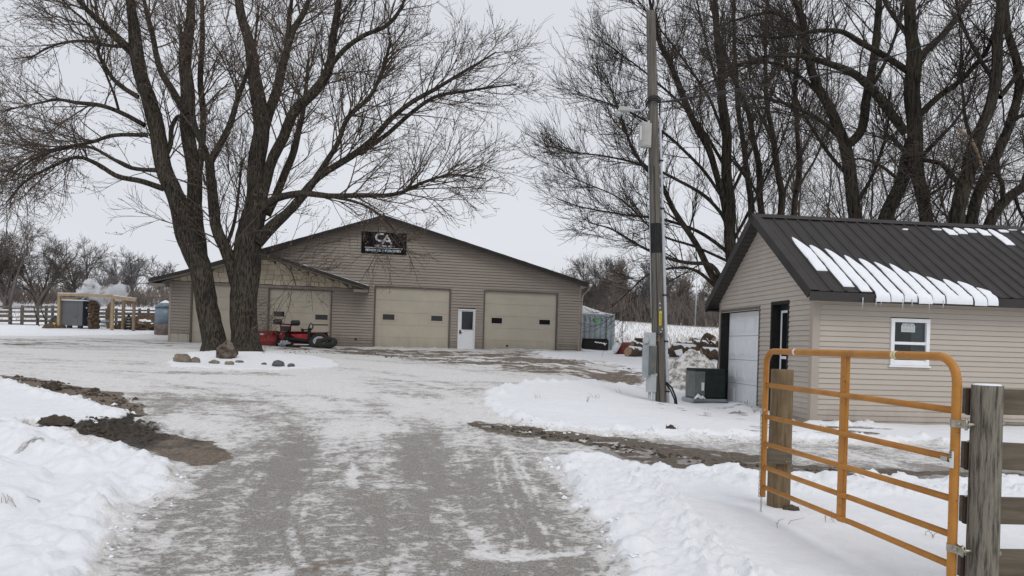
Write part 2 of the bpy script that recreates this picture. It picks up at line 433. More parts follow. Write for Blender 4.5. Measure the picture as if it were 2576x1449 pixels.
n_isl = fbm(GX * .9 + 70, GY * .9, 4)
S_left_up = sd([(-500, 950), (0, 955), (100, 988), (200, 1008), (285, 1030), (318, 1048), (300, 1058), (210, 1075), (120, 1082), (0, 1066), (-500, 1050)])
S_left = sd([(-900, 1070), (0, 1074), (120, 1094), (200, 1112), (280, 1128), (400, 1162), (455, 1182), (440, 1215), (395, 1250), (345, 1290), (300, 1340), (265, 1400), (240, 1449), (150, 1700), (-900, 1700)])
S_mid = sd([(1195, 1020), (1235, 985), (1310, 966), (1420, 962), (1640, 975), (1800, 992), (1900, 1030), (2000, 1066), (2100, 1076), (2576, 1083), (3100, 1100), (3100, 1112), (2576, 1112), (2200, 1118), (1900, 1108), (1700, 1103), (1500, 1093), (1350, 1078), (1250, 1052)])
S_right = sd([(1385, 1160), (1500, 1166), (1700, 1186), (1900, 1197), (2100, 1210), (2576, 1216), (3300, 1226), (3300, 1800), (1700, 1800), (1600, 1500), (1560, 1440), (1500, 1330), (1430, 1230)])
S_isl = sd([(415, 912), (470, 897), (560, 884), (690, 884), (780, 900), (860, 918), (800, 931), (690, 932), (560, 931), (440, 927)]) + .35 * n_isl
S_barn = sd([(1335, 887), (1460, 888), (1560, 892), (1625, 900), (1625, 915), (1560, 918), (1460, 915), (1380, 902)])
S_back = sd([(1550, 905), (1640, 905), (1900, 905), (1900, 985), (1640, 972), (1560, 945)])
S_boil = sd([(-300, 826), (420, 828), (420, 838), (250, 840), (-300, 842)])

M_l1 = sd([(-60, 936), (60, 948), (130, 958), (215, 976), (290, 985), (330, 1000), (362, 1020), (375, 1046), (330, 1052), (285, 1032), (200, 1010), (100, 990), (0, 958)])
M_l2 = sd([(190, 1082), (290, 1056), (330, 1052), (352, 1075), (420, 1095), (545, 1112), (590, 1150), (560, 1174), (470, 1176), (420, 1162), (380, 1142), (285, 1126), (210, 1104)])
M_r = sd([(1195, 1066), (1260, 1074), (1400, 1094), (1500, 1106), (1700, 1120), (1900, 1150), (2150, 1175), (2576, 1185), (2576, 1212), (2100, 1206), (1900, 1192), (1700, 1178), (1560, 1150), (1450, 1122), (1300, 1104), (1210, 1092)])
M_r2 = sd([(1900, 1065), (2060, 1078), (2250, 1085), (2250, 1110), (2000, 1105), (1800, 1100)])
M_front = sd([(640, 860), (820, 872), (950, 878), (1130, 884), (1320, 884), (1420, 905), (1560, 918), (1640, 945), (1640, 978), (1500, 958), (1300, 938), (1150, 920), (1000, 900), (820, 888), (680, 878)])
M_left = sd([(-200, 852), (420, 850), (500, 868), (420, 872), (200, 868), (0, 875), (-200, 880)])
M_s1 = sd([(775, 1412), (850, 1398), (930, 1396), (925, 1412), (860, 1424), (790, 1436)])
M_s2 = sd([(850, 1232), (900, 1222), (915, 1262), (870, 1272), (845, 1255)])
M_pole = sd([(1600, 1010), (1900, 1035), (1950, 1062), (1800, 1062), (1640, 1030)])

deep = np.maximum.reduce([S_left_up, S_left, S_mid, S_right, S_isl, S_barn, S_back, S_boil])
# everything well off the yard is untouched snow
yard = poly_sd(gpoly([(-700, 842), (420, 842), (420, 856), (900, 872), (1460, 884), (1660, 905), (1930, 1020), (2200, 1100), (2700, 1190), (2700, 1240), (1700, 1240), (1620, 1449), (1700, 1700), (100, 1700), (200, 1449), (430, 1200), (200, 1090), (-700, 1060)]), GX, GY)
deep = np.maximum(deep, np.where(GY > 3, -yard - .3 + wob, np.where(np.abs(GX) > 2.6, np.abs(GX) - 2.6, -1)))
deepm = sstep(-.04, .12, deep)

# --- relief
edge = np.exp(-((deep - .22) / .24) ** 2)                     # ploughed-up rim along every snow edge
lump = np.maximum(0, fbm(GX * 3.3, GY * 3.3, 4, .42) + .16)
lump2 = np.maximum(0, fbm(GX * 9 + 40, GY * 9, 3) + .05)
Z = Z0.copy()
edge_l = edge * (np.maximum.reduce([S_left, S_left_up, S_right, S_mid]) > -.3)
Z += fade * (deepm * (.055 + .05 * fbm(GX * .5, GY * .5, 3) + .035 * np.maximum(0, fbm(GX * 2.5 + 5, GY * 2.5, 4) - .05) * (GX < -.8) * (GY < 12)) + .58 * edge_l * (.02 + .17 * lump + .05 * lump2) + .35 * edge * lump * .1)
# lumpy graded bank on the left, wheel rut through it
rut = lambda S, a, b: np.exp(-((S - a) / b) ** 2)
Z += fade * (-.085 * rut(S_left, .95, .2) + .05 * rut(S_left, 1.35, .16) * (1 + lump) + .05 * rut(S_left, .55, .16) * (1 + lump)) * (GX < -1.2) * sstep(3.4, 5.2, GY)
Z += fade * (.05 * rut(S_right, .75, .25) * (1 + 2 * lump2)) * sstep(9.5, 8.5, GY)
def lined(pts):
    q = gpoly(pts); d = np.full(GX.shape, 1e9)
    for i in range(len(q) - 1):
        a = q[i]; e = q[i + 1] - a; t = np.clip(((GX - a[0]) * e[0] + (GY - a[1]) * e[1]) / (e @ e), 0, 1)
        d = np.minimum(d, np.hypot(GX - a[0] - t * e[0], GY - a[1] - t * e[1]))
    return d + wob * .35
trough = lined([(120, 1105), (215, 1140), (285, 1185), (330, 1230), (345, 1262)])
ridge1 = lined([(200, 1100), (290, 1145), (370, 1190), (400, 1225)]); ridge2 = lined([(90, 1130), (160, 1165), (235, 1215), (270, 1265), (285, 1320)])
Z += -.07 * np.exp(-(trough / .17) ** 2) + (.04 + .06 * lump + .02 * lump2) * np.exp(-(ridge1 / .2) ** 2) + (.03 + .05 * lump + .02 * lump2) * np.exp(-(ridge2 / .18) ** 2)
# driveway: gentle tracks
road_x = np.interp(GY, [3, 5, 7, 10, 14, 20, 30], [ground_hit(905, 1449)[0] * .9, ground_hit(915, 1440)[0], ground_hit(935, 1200)[0], ground_hit(960, 1080)[0], ground_hit(1000, 1000)[0], ground_hit(1050, 940)[0], -3])
ac = GX - road_x
dr = (1 - deepm)
Z += dr * fade * (.012 * fbm(ac * 2.2, GY * .25, 3) + .010 * fbm(GX * 6, GY * 6, 4) - .02 * np.exp(-((np.abs(ac) - .85) / .3) ** 2) * sstep(25, 12, GY))
mudr = sstep(-.05, .2, M_r) * (1 - deepm)
mud_l2 = sstep(0, .25, M_l2)
clod_c = ground_hit(300, 1085); cl = np.exp(-(((GX - clod_c[0]) / .75) ** 2 + ((GY - clod_c[1]) / .5) ** 2))
Z += mud_l2 * (.03 * fbm(GX * 3, GY * 3, 4)) + cl * (.06 + .20 * np.abs(fbm(GX * 3.5 + 9, GY * 3.5, 4)))
Z += mudr * .03 * fbm(GX * 2.6, GY * 2.6, 4) + sstep(0, .3, M_l1) * .05 * np.abs(fbm(GX * 4, GY * 4, 3)) * sstep(16, 12, GY)
Z += sstep(-.1, .4, M_front) * .06 * fbm(GX * 1.6, GY * 2.4, 4)
# island mound under the maple, drift by the garage door, ploughed heap beyond the pole
ic = ground_hit(605, 905)
Z += .16 * np.exp(-(((GX - ic[0]) / 2.3) ** 2 + ((GY - ic[1] - .6) / 1.2) ** 2))
dr0 = ground_hit(1862, 1040); Z += .15 * np.exp(-(((GX - dr0[0] - .05) / .30) ** 2 + ((GY - dr0[1] - .2) / .9) ** 2))
# stubble rows in the field
Z += sstep(44, 50, GY) * .05 * fbm(GX * 1.5, GY * .6, 3)

# --- masks
tr = sstep(13.5, 7, GY)
streak = fbm(ac * 2.6 + 5, GY * .10, 5)
n1 = fbm(GX * .55 + 3, GY * .55, 4); n2 = fbm(GX * 2.3 + 3, GY * 1.6 + 8, 4)
hs = fbm(GX * .16 + .16 * GY, GY * .75 + .10 * GX, 5, .6)          # sweeping tracks across the yard
hs2 = fbm(GX * .5 - .1 * GY + 31, GY * 1.9 - .22 * GX, 4, .6)
rc = np.hypot(GX + 14.0, GY - 7.0); tc_ = np.arctan2(GY - 7.0, GX + 14.0)
hs3 = fbm(rc * 1.1 + 4, tc_ * 2.2, 5, .6) * sstep(6.5, 9, GY) * sstep(2.5, .5, GX)
wear_n = .80 + .22 * n1 + .50 * streak + .36 * fbm(ac * 6.5 + 2, GY * .22, 4) + .30 * n2
wear_y = .13 + .60 * hs + .50 * hs2 + .75 * hs3
wear = wear_n * tr + wear_y * (1 - tr) + .45 * hs3 * tr
wear += .34 * np.exp(-((np.abs(ac + .05) - .85) / .26) ** 2) * sstep(17, 8, GY) + .5 * sstep(-.6, .2, M_r)
def patch(pts, amt, soft=.18, brk=0.0):
    global wear
    m_ = poly_sd(gpoly(pts), GX, GY) + wob * .5 + brk * n2
    wear = wear + amt * sstep(-soft, soft, m_)
patch([(868, 1275), (905, 1272), (925, 1460), (855, 1460)], -.62, .10, .12)
patch([(862, 1212), (886, 1165), (918, 1210), (915, 1232), (868, 1232)], -.95, .05, .05)
patch([(1085, 1250), (1140, 1250), (1180, 1305), (1250, 1345), (1310, 1400), (1200, 1392), (1130, 1320)], -.55, .12, .5)
patch([(930, 1392), (1010, 1400), (1040, 1460), (960, 1460)], -.35, .1, .3)
patch([(630, 1040), (740, 1030), (800, 1080), (830, 1140), (760, 1220), (650, 1190), (575, 1150)], .34, .3, .3)
patch([(940, 1085), (1120, 1080), (1200, 1180), (1390, 1290), (1450, 1390), (1300, 1385), (1120, 1240), (980, 1160)], .34, .3, .25)
patch([(940, 1230), (1080, 1240), (1150, 1380), (1180, 1480), (930, 1480)], .30, .2, .2)
patch([(1190, 1412), (1490, 1408), (1560, 1500), (1190, 1500)], .45, .08, .15)
patch([(760, 1120), (850, 1200), (845, 1449), (640, 1460), (700, 1300)], .18, .25, .4)
patch([(930, 990), (985, 985), (960, 1050), (920, 1050)], .35, .3, .3)
patch([(360, 960), (560, 985), (640, 1010), (560, 1015), (380, 990)], .30, .5, .6)
patch([(500, 1000), (800, 1005), (1150, 1030), (1000, 1050), (700, 1040)], .12, .5, .6)
patch([(420, 1040), (520, 1060), (560, 1095), (430, 1085)], -.5, .2, .4)
patch([(620, 935), (900, 945), (880, 985), (640, 970)], -.35, .8, .6)
patch([(400, 880), (800, 880), (1150, 930), (1150, 960), (800, 985), (450, 960)], -.30, 1.0, .8)
patch([(425, 933), (560, 935), (740, 941), (740, 946), (560, 943), (430, 939)], .9, .12, .6)
patch([(960, 1000), (1150, 1000), (1180, 1045), (980, 1045)], -.25, .4, .4)
# narrow tyre tread lines along the right edge of the drive, the plough's white arc across it
for o_ in (.36, .44, .60, .68):
    wear = wear - .45 * np.exp(-((S_right - wob * .8 + o_) / .022) ** 2) * sstep(10.5, 9, GY)
for o_ in (.52, .40):
    wear = wear + .5 * np.exp(-((S_left - wob * .8 + .75 + o_) / .02) ** 2) * sstep(8, 7, GY)
wear *= sstep(.12, -.30, deep + .2 * n2)
arc_p = gpoly([(1190, 1385), (1250, 1398), (1330, 1404), (1400, 1400), (1470, 1388)])
ay = np.interp(GX, arc_p[:, 0], arc_p[:, 1], left=-9, right=-9)
arc = np.exp(-((GY - ay) / .045) ** 2) + .6 * np.exp(-((GY - ay - .10) / .10) ** 2) * sstep(-.1, .3, n2)
wear -= 1.1 * arc
wear = np.clip(.42 + .78 * (wear - .42), -.3, 1.2)
nm = fbm(GX * 2.2 + 7, GY * 2.2, 4); nmx = fbm(GX * .9 + 7, GY * 3.6, 4)
mud = sstep(-.05, .10, M_l1) * 1.0
mud = np.maximum(mud, sstep(-.05, .10, M_l2) * np.clip(1.0 - sstep(.05, .35, cl * (nm + .1)) * .0, 0, 1))
stA = poly_sd(gpoly([(1200, 1064), (1260, 1074), (1420, 1090), (1560, 1104), (1700, 1124), (1900, 1150), (1900, 1166), (1680, 1142), (1540, 1122), (1400, 1106), (1230, 1086)]), GX, GY) + .12 + wob * .8
stB = poly_sd(gpoly([(1545, 1136), (1700, 1150), (1900, 1164), (2300, 1184), (2700, 1196), (2700, 1210), (2100, 1203), (1900, 1194), (1700, 1182), (1610, 1164)]), GX, GY) + wob * .8
slush = fbm(GX * 2.4 + 1, GY * 5.0, 4)
mud = np.maximum(mud, sstep(-.12, .08, stA) * sstep(-.6, -.2, slush))
mud = np.maximum(mud, sstep(-.12, .08, stB) * sstep(-.42, -.05, slush))
mud = np.maximum(mud, sstep(-.3, .2, M_r) * sstep(.0, .30, slush) * .8)
mud = mud * (1 - .85 * deepm)
mud = np.maximum(mud, sstep(-.1, .3, M_r2) * sstep(.05, .32, nmx) * .75)
fb = fbm(GX * .42 + 3, GY * 1.3, 5, .62)
mud = np.maximum(mud, sstep(-.3, .6, M_front) * sstep(-.42, .02, fb) * .72)
mud = np.maximum(mud, sstep(-2.5, .5, M_front) * sstep(.02, .30, fb) * .6)
mud = np.maximum(mud, sstep(-.1, .3, M_left) * sstep(-.02, .30, fbm(GX * .35 + 13, GY * 2.6, 4)) * .8)
mud = np.maximum(mud, sstep(-.1, .05, M_s1) * .62); mud = np.maximum(mud, sstep(-.12, .05, M_s2) * .55 * sstep(-.2, .2, nm))
mud = np.maximum(mud, sstep(-.1, .3, M_pole) * sstep(.05, .3, nm) * .55)
mud = np.maximum(mud, cl * sstep(-.1, .1, nm) * .9)
# dark line where the snow was cut back on the far left, small melt hole in the bank
h1 = ground_hit(85, 1137); mud = np.maximum(mud, np.exp(-(((GX - h1[0]) / .3) ** 2 + ((GY - h1[1]) / .2) ** 2)) * sstep(-.1, .2, nm) * .7)
l1 = poly_sd(gpoly([(-100, 1064), (60, 1070), (130, 1084), (120, 1090), (50, 1077), (-100, 1072)]), GX, GY); mud = np.maximum(mud, sstep(-.05, .08, l1 + wob * .3) * .7)
sx0 = ground_hit(425, 1110)[0]; sblend = sstep(.7, -.5, GX - sx0 + 1.4 * fbm(GX * 1.6, GY * 2.4, 4))
soil = np.clip(sstep(.05, .5, M_l2 - 1.0 * (GX > ground_hit(455, 1130)[0])) * .0 + sblend, 0, 1)   # peat-dark clods left of the gravel
soil = np.maximum(soil * (M_l2 > -.2), (M_r > -.2) * .38)
fleck = np.maximum(0, fbm(GX * 3.1 + 60, GY * 3.1, 4) - .16)
d2 = ground_hit(260, 1390); d3 = ground_hit(1500, 1380)
spot = np.exp(-(((GX - d2[0]) / .45) ** 2 + ((GY - d2[1]) / .5) ** 2)) + .7 * np.exp(-(((GX - d3[0]) / .25) ** 2 + ((GY - d3[1]) / .9) ** 2))
dirty = np.clip(.75 * np.exp(-(trough / .16) ** 2) * (.6 + n2) + 1.6 * spot * (.35 + n2) + 1.5 * fleck * sstep(.9, .1, deep) + fbm(GX * 1.3, GY * 1.3, 4) * .8 + .25, 0, 1) * np.clip(np.exp(-(deep / .5) ** 2) * .7, 0, 1)
snow_on = np.clip(deepm, 0, 1)

GV = np.stack([GX, GY, Z], -1).reshape(-1, 3).astype(np.float32)
nr, nc = GX.shape
ii = np.arange(nr * nc).reshape(nr, nc)
Q = np.stack([ii[:-1, :-1], ii[:-1, 1:], ii[1:, 1:], ii[1:, :-1]], -1).reshape(-1, 4)
# normals of the whole sheet so that the seams between its sheets do not show
gx_ = np.gradient(np.stack([GX, GY, Z], -1), axis=1); gy_ = np.gradient(np.stack([GX, GY, Z], -1), axis=0)
NN = np.cross(gx_, gy_); NN /= np.linalg.norm(NN, axis=2, keepdims=True) + 1e-12; NN = NN.reshape(-1, 3)

def ground_mat():
    m = bpy.data.materials.new('snow_and_ground'); m.use_nodes = True
    t = m.node_tree; N = t.nodes; L = t.links; b = N['Principled BSDF']
    geo = N.new('ShaderNodeNewGeometry')
    def at(nm):
        a = N.new('ShaderNodeAttribute'); a.attribute_name = nm; return a.outputs['Fac']
    def noise(s, d=6, r=.6, stretch=None):
        n = N.new('ShaderNodeTexNoise'); n.inputs['Scale'].default_value = s; n.inputs['Detail'].default_value = d; n.inputs['Roughness'].default_value = r
        if stretch:
            mpn = N.new('ShaderNodeMapping'); mpn.inputs['Scale'].default_value = stretch; L.new(geo.outputs['Position'], mpn.inputs[0]); L.new(mpn.outputs[0], n.inputs['Vector'])
        else: L.new(geo.outputs['Position'], n.inputs['Vector'])
        return n.outputs[0]
    def ma(op, a, b_, c=None, clamp=False):
        n = N.new('ShaderNodeMath'); n.operation = op; n.use_clamp = clamp
        for i, x in enumerate((a, b_, c)):
            if x is None: continue
            if isinstance(x, (int, float)): n.inputs[i].default_value = x
            else: L.new(x, n.inputs[i])
        return n.outputs[0]
    def ramp(fac, stops):
        r = N.new('ShaderNodeValToRGB')
        while len(r.color_ramp.elements) < len(stops): r.color_ramp.elements.new(.5)
        for e, (p, c) in zip(r.color_ramp.elements, stops): e.position = p; e.color = (*c, 1)
        L.new(fac, r.inputs[0]); return r.outputs[0]
    def mix(f, a, c):
        n = N.new('ShaderNodeMixRGB'); L.new(f, n.inputs[0]); L.new(a, n.inputs[1]); L.new(c, n.inputs[2]); return n.outputs[0]
    fine = noise(20, 6, .72); med = noise(6, 5, .6); big = noise(1.1, 4); grit = noise(70, 3, .6)
    snow = ramp(med, [(.3, (.775, .79, .82)), (.7, (.845, .855, .875))])
    packed = ramp(fine, [(.30, (.50, .475, .45)), (.46, (.68, .665, .65)), (.62, (.80, .80, .805))])
    icy = ramp(grit, [(.3, (.135, .123, .110)), (.5, (.25, .232, .212)), (.70, (.44, .42, .395))])
    mudc = ramp(fine, [(.3, (.070, .052, .038)), (.5, (.155, .122, .090)), (.72, (.27, .225, .175))])
    soilc = ramp(fine, [(.3, (.016, .013, .010)), (.6, (.05, .040, .030)), (.75, (.10, .085, .065))])
    # packed drive -> bare ice and grit, threshold broken by noise
    wf = ma('ADD', at('wear'), ma('MULTIPLY', ma('SUBTRACT', ma('ADD', ma('MULTIPLY', fine, .62), ma('MULTIPLY', med, .38)), .5), 4.6))
    wf = ma('MULTIPLY', ma('SUBTRACT', wf, .30), 1.9, clamp=True)
    c = mix(wf, packed, icy)
    sf = ma('MULTIPLY', ma('SUBTRACT', ma('ADD', at('deep'), ma('MULTIPLY', ma('SUBTRACT', fine, .5), .9)), .35), 3.0, clamp=True)
    c = mix(sf, c, snow)
    df = ma('MULTIPLY', ma('SUBTRACT', ma('ADD', at('dirty'), ma('MULTIPLY', ma('SUBTRACT', fine, .5), 1.2)), .55), 1.6, clamp=True)
    tan = N.new('ShaderNodeRGB'); tan.outputs[0].default_value = (.50, .45, .39, 1)
    c = mix(ma('MULTIPLY', df, .6), c, tan.outputs[0])
    mm = mix(at('soil'), mudc, soilc)
    mf = ma('MULTIPLY', ma('SUBTRACT', ma('ADD', at('mud'), ma('MULTIPLY', ma('SUBTRACT', ma('ADD', ma('MULTIPLY', med, .5), ma('MULTIPLY', fine, .5)), .5), 1.6)), .36), 3.2, clamp=True)
    c = mix(mf, c, mm)
    L.new(c, b.inputs['Base Color'])
    rr = ma('SUBTRACT', .82, ma('MULTIPLY', wf, .30)); L.new(rr, b.inputs['Roughness']); b.inputs['Specular IOR Level'].default_value = .35
    bp = N.new('ShaderNodeBump'); bp.inputs['Strength'].default_value = .55; bp.inputs['Distance'].default_value = .045
    L.new(ma('ADD', ma('MULTIPLY', fine, .6), ma('MULTIPLY', med, .9)), bp.inputs['Height']); L.new(bp.outputs[0], b.inputs['Normal'])
    return m
m_ground = ground_mat()
ATT = {'wear': wear, 'deep': snow_on, 'mud': np.clip(mud, 0, 1), 'dirty': dirty, 'soil': soil * 1.0}
ATT = {k: v.reshape(-1).astype(np.float32) for k, v in ATT.items()}

def sheet(name, facesel):
    q = Q[facesel]; used, inv = np.unique(q.ravel(), return_inverse=True); q2 = inv.reshape(-1, 4)
    me = mesh_from(name, GV[used], [q2], m_ground, True)
    for k, v in ATT.items():
        a = me.attributes.new(k, 'FLOAT', 'POINT'); a.data.foreach_set('value', v[used])
    me.normals_split_custom_set_from_vertices(NN[used].tolist())
    o = bpy.data.objects.new(name, me); COL.objects.link(o); o['kind'] = 'structure'
    return o
fc = lambda A: A.reshape(-1)[Q].mean(1)
isdeep = fc(deepm) > .5
ismud = (fc(np.clip(mud, 0, 1)) > .55) & ~isdeep & (fc(np.maximum.reduce([M_l1, M_l2, M_r])) > 0)
sheet('snowy_ground', isdeep)
sheet('driveway', ~isdeep & ~ismud)
sheet('muddy_verge', ismud)

ZG = Z
def gz(x, y):
    """height of the finished ground under a point"""
    j = int(np.clip(np.searchsorted(rows, y) - 1, 0, nr - 2)); u = x / math.sqrt(y * y + 9)
    i = int(np.clip(np.searchsorted(ud, u) - 1, 0, nc - 2))
    fy = (y - rows[j]) / (rows[j + 1] - rows[j]); fx = (u - ud[i]) / (ud[i + 1] - ud[i])
    return float((ZG[j, i] * (1 - fx) + ZG[j, i + 1] * fx) * (1 - fy) + (ZG[j + 1, i] * (1 - fx) + ZG[j + 1, i + 1] * fx) * fy)

# ================================================================== BUILDINGS
def board(root, name, m, aL0, aR0, aL1, aR1, h0, h1, axis='x', sgn=-1, out0=.019, out1=.005, back=.0):
    """one lap-siding board; axis x: wall in local x-z plane facing -y; axis y: wall in local y-z plane facing -x"""
    pts = []
    for (l, r, h, o) in ((aL0, aR0, h0, out0), (aL1, aR1, h1, out1)):
        for a in (l, r):
            for d in (o, -.02):
                pts.append((a, -d, h) if axis == 'x' else (-d, a, h))
    V = np.array(pts)
    fs = [(0, 2, 6, 4), (1, 5, 7, 3), (0, 4, 5, 1), (2, 3, 7, 6), (0, 1, 3, 2), (4, 6, 7, 5)]
    b = MB(); b.add(V, fs); return b.build(name, m, root)
def siding(root, m, h_from, h_to, exp, L, R, openings, axis='x', name='siding_board', cut=None, lip=.021, gap=.0045):
    h = h_from
    while h < h_to - .01:
        h1 = min(h + exp, h_to); hm = (h + h1) / 2
        segs = [(L(hm), R(hm))]
        for (a0, a1, z0, z1) in (list(openings) + ([(-1, cut(hm), -9, 99)] if cut else [])):
            if z0 < hm < z1:
                ns = []
                for (s, e) in segs:
                    if a1 <= s or a0 >= e: ns.append((s, e)); continue
                    if a0 > s: ns.append((s, a0))
                    if a1 < e: ns.append((a1, e))
                segs = ns
        for (s, e) in segs:
            if e - s < .03: continue
            l0 = L(h) if abs(s - L(hm)) < 1e-6 else s; l1 = L(h1) if abs(s - L(hm)) < 1e-6 else s
            r0 = R(h) if abs(e - R(hm)) < 1e-6 else e; r1 = R(h1) if abs(e - R(hm)) < 1e-6 else e
            if r1 < l1: l1 = r1 = (l1 + r1) / 2
            j = random.uniform(-.0015, .0015)
            board(root, name, m, l0, r0, l1, r1, h + gap, h1, axis, out0=lip + j, out1=.004)
        h = h1

def text_part(name, body, m, parent, x0, x1, z0, z1, y, extrude=.004, bold=0.0, shear=0.0):
    cu = bpy.data.curves.new(name, 'FONT'); cu.body = body; cu.size = 1; cu.extrude = .02; cu.offset = bold; cu.shear = shear
    cu.resolution_u = 3
    tmp = bpy.data.objects.new(name, cu); COL.objects.link(tmp)
    dg = bpy.context.evaluated_depsgraph_get(); dg.update()
    me = bpy.data.meshes.new_from_object(tmp.evaluated_get(dg))
    bpy.data.objects.remove(tmp); bpy.data.curves.remove(cu)
    v = np.empty(len(me.vertices) * 3, np.float32); me.vertices.foreach_get('co', v); v = v.reshape(-1, 3)
    lo, hi = v.min(0), v.max(0)
    x = x0 + (v[:, 0] - lo[0]) / (hi[0] - lo[0]) * (x1 - x0); z = z0 + (v[:, 1] - lo[1]) / (hi[1] - lo[1]) * (z1 - z0)
    yy = y + (.5 - (v[:, 2] - lo[2]) / (hi[2] - lo[2])) * extrude
    me.vertices.foreach_set('co', np.stack([x, yy, z], 1).astype(np.float32).ravel()); me.materials.clear(); me.materials.append(m); me.update()
    o = bpy.data.objects.new(name, me); return _link(o, parent)

# ------------------------------------------------------------------ workshop barn
B0 = np.array([-16.06, 34.2, 1.12]); B1 = np.array([3.49, 37.97, 1.12])
FB = Frame(B0, (B1 - B0)[:2]); BW = float(np.linalg.norm((B1 - B0)[:2])); bphi = math.atan2(FB.d[1], FB.d[0])
barn = thing('barn', 'long tan-sided workshop with low brown gable roof and four overhead doors', 'barn', tuple(B0), bphi)
yo = -.42                                                     # rake overhang in front of the wall
apx = FB.hit(965, 541, yo); tipL = FB.hit(382, 703, yo); tipR = FB.hit(1481, 712, yo)
sl = (apx[1] - tipL[1]) / (apx[0] - tipL[0]); sr = (apx[1] - tipR[1]) / (tipR[0] - apx[0])
roof_at = lambda a: apx[1] - (sl * (apx[0] - a) if a < apx[0] else sr * (a - apx[0]))
T = .24                                                        # rake depth
topL = roof_at(0) - T * .9; topR = roof_at(BW) - T * .9; topA = apx[1] - T * .9
def wallL(h): return 0.0 if h < topL else min(apx[0], (h - topL) / (topA - topL) * apx[0])
def wallR(h): return BW if h < topR else max(apx[0], BW - (h - topR) / (topA - topR) * (BW - apx[0]))
# cross gable in front of the left half
cax = FB.hit(657, 632, -.8); ctr = FB.hit(929, 720, -.8); csl = (cax[1] - ctr[1]) / (ctr[0] - cax[0])
hsh = FB.hit(780, 721)[1]                                      # foot of the shingles
aShR = FB.hit(889, 725)[0]
cr_at = lambda a: cax[1] - csl * (a - cax[0])
doors_px = [(484, 717, 634, 719, 5), (678, 727, 834, 731, 5), (945, 723, 1133, 727, 5), (1220, 733, 1402, 739, 5)]
ops = []
for (x0, y0, x1, y1, n) in doors_px:
    a0, h0 = FB.hit(x0, y0); a1, h1 = FB.hit(x1, y1); ops.append((a0, a1, -.5, (h0 + h1) / 2))
pa0, ph = FB.hit(1153, 777); pa1, _ = FB.hit(1196, 778)
allops = ops + [(pa0, pa1, -.5, ph)]
b = MB(); b.prism([(0, .15, -.4), (BW, .15, -.4), (BW, .15, topR), (apx[0], .15, topA), (0, .15, topL)], (0, .15, 0)); b.build('front_wall', m_tan, barn)
b = MB(); b.box(0, .15, .3, 15, -.4, topL); b.build('side_wall', m_tan, barn)
b = MB(); b.box(BW - .15, BW, .3, 15, -.4, topR); b.build('side_wall', m_tan, barn)
b = MB(); b.prism([(0, 15, -.4), (BW, 15, -.4), (BW, 15, topR), (apx[0], 15, topA), (0, 15, topL)], (0, .15, 0)); b.build('rear_wall', m_tan, barn)
inset = lambda f, d: (lambda h: f(h) + d)
hb = FB.hit(450, 838)[1]                                       # block footing shows at the left corner only
siding(barn, m_tan, hb, topA, .142, lambda h: wallL(h) + .06, lambda h: wallR(h) - .06,
       allops, cut=lambda h: -1 if h < hsh or h > cax[1] - .3 else (aShR if cr_at(aShR) - .15 > h else cax[0] + (cax[1] - .15 - h) / csl), lip=.034, gap=.013)
siding(barn, m_tan, -.25, hb, .142, lambda h: ops[0][0] + .1, lambda h: wallR(h) - .06, allops, lip=.034, gap=.013)
for k in range(3):
    a0 = .02 + k * .41; b = MB(); b.box(a0, min(a0 + .40, ops[0][0] - .07), -.012, .15, -.35, hb - .01); b.build('foundation_block', m_concrete, barn, bevel=.008)
# corner posts
for a0, tp in ((-.02, topL), (BW - .07, topR)):
    b = MB(); b.box(a0, a0 + .09, -.032, .1, -.3, tp - .03); b.build('corner_trim', m_trim, barn)
# shingles of the cross gable, course by course
h = hsh; course = 0
while h < cax[1] - .35 and course < 14:
    h1 = h + .235
    a = .06 + (course % 2) * .14
    lim = lambda hh: min(aShR + 99, cax[0] + (cax[1] - .22 - hh) / csl)
    liml = lambda hh: max(.05, cax[0] - (cax[1] - .22 - hh) / csl)
    a = max(a, liml(h))
    while a < min(aShR, lim(h)):
        wd = random.uniform(.22, .46); a1 = min(a + wd, aShR, lim(h))
        if a1 - a > .04:
            d = random.uniform(-.006, .006); rr = min(a1 - .006, max(a, lim(h1))); ll = max(a, min(liml(h1), a1 - .01))
            board(barn, 'shingle', m_shake if random.random() < .6 else m_shake2, a, a1 - .016, ll, max(ll + .005, rr - .016), h + .020 + random.uniform(-.012, .012), h1 + .012, 'x', out0=.062 + d, out1=.02)
        a = a1
    h = h1; course += 1
b = MB(); b.prism([(.04, -.012, hsh), (aShR, -.012, hsh), (aShR, -.012, max(hsh + .02, cr_at(aShR) - .2)), (cax[0], -.012, cax[1] - .2), (.04, -.012, roof_at(.04) - .3)], (0, .06, 0)); b.build('gable_backing', m_jamb, barn)
b = MB(); b.box(.0, aShR, -.05, .0, hsh - .13, hsh - .015); b.build('frieze_board', m_soffit, barn)
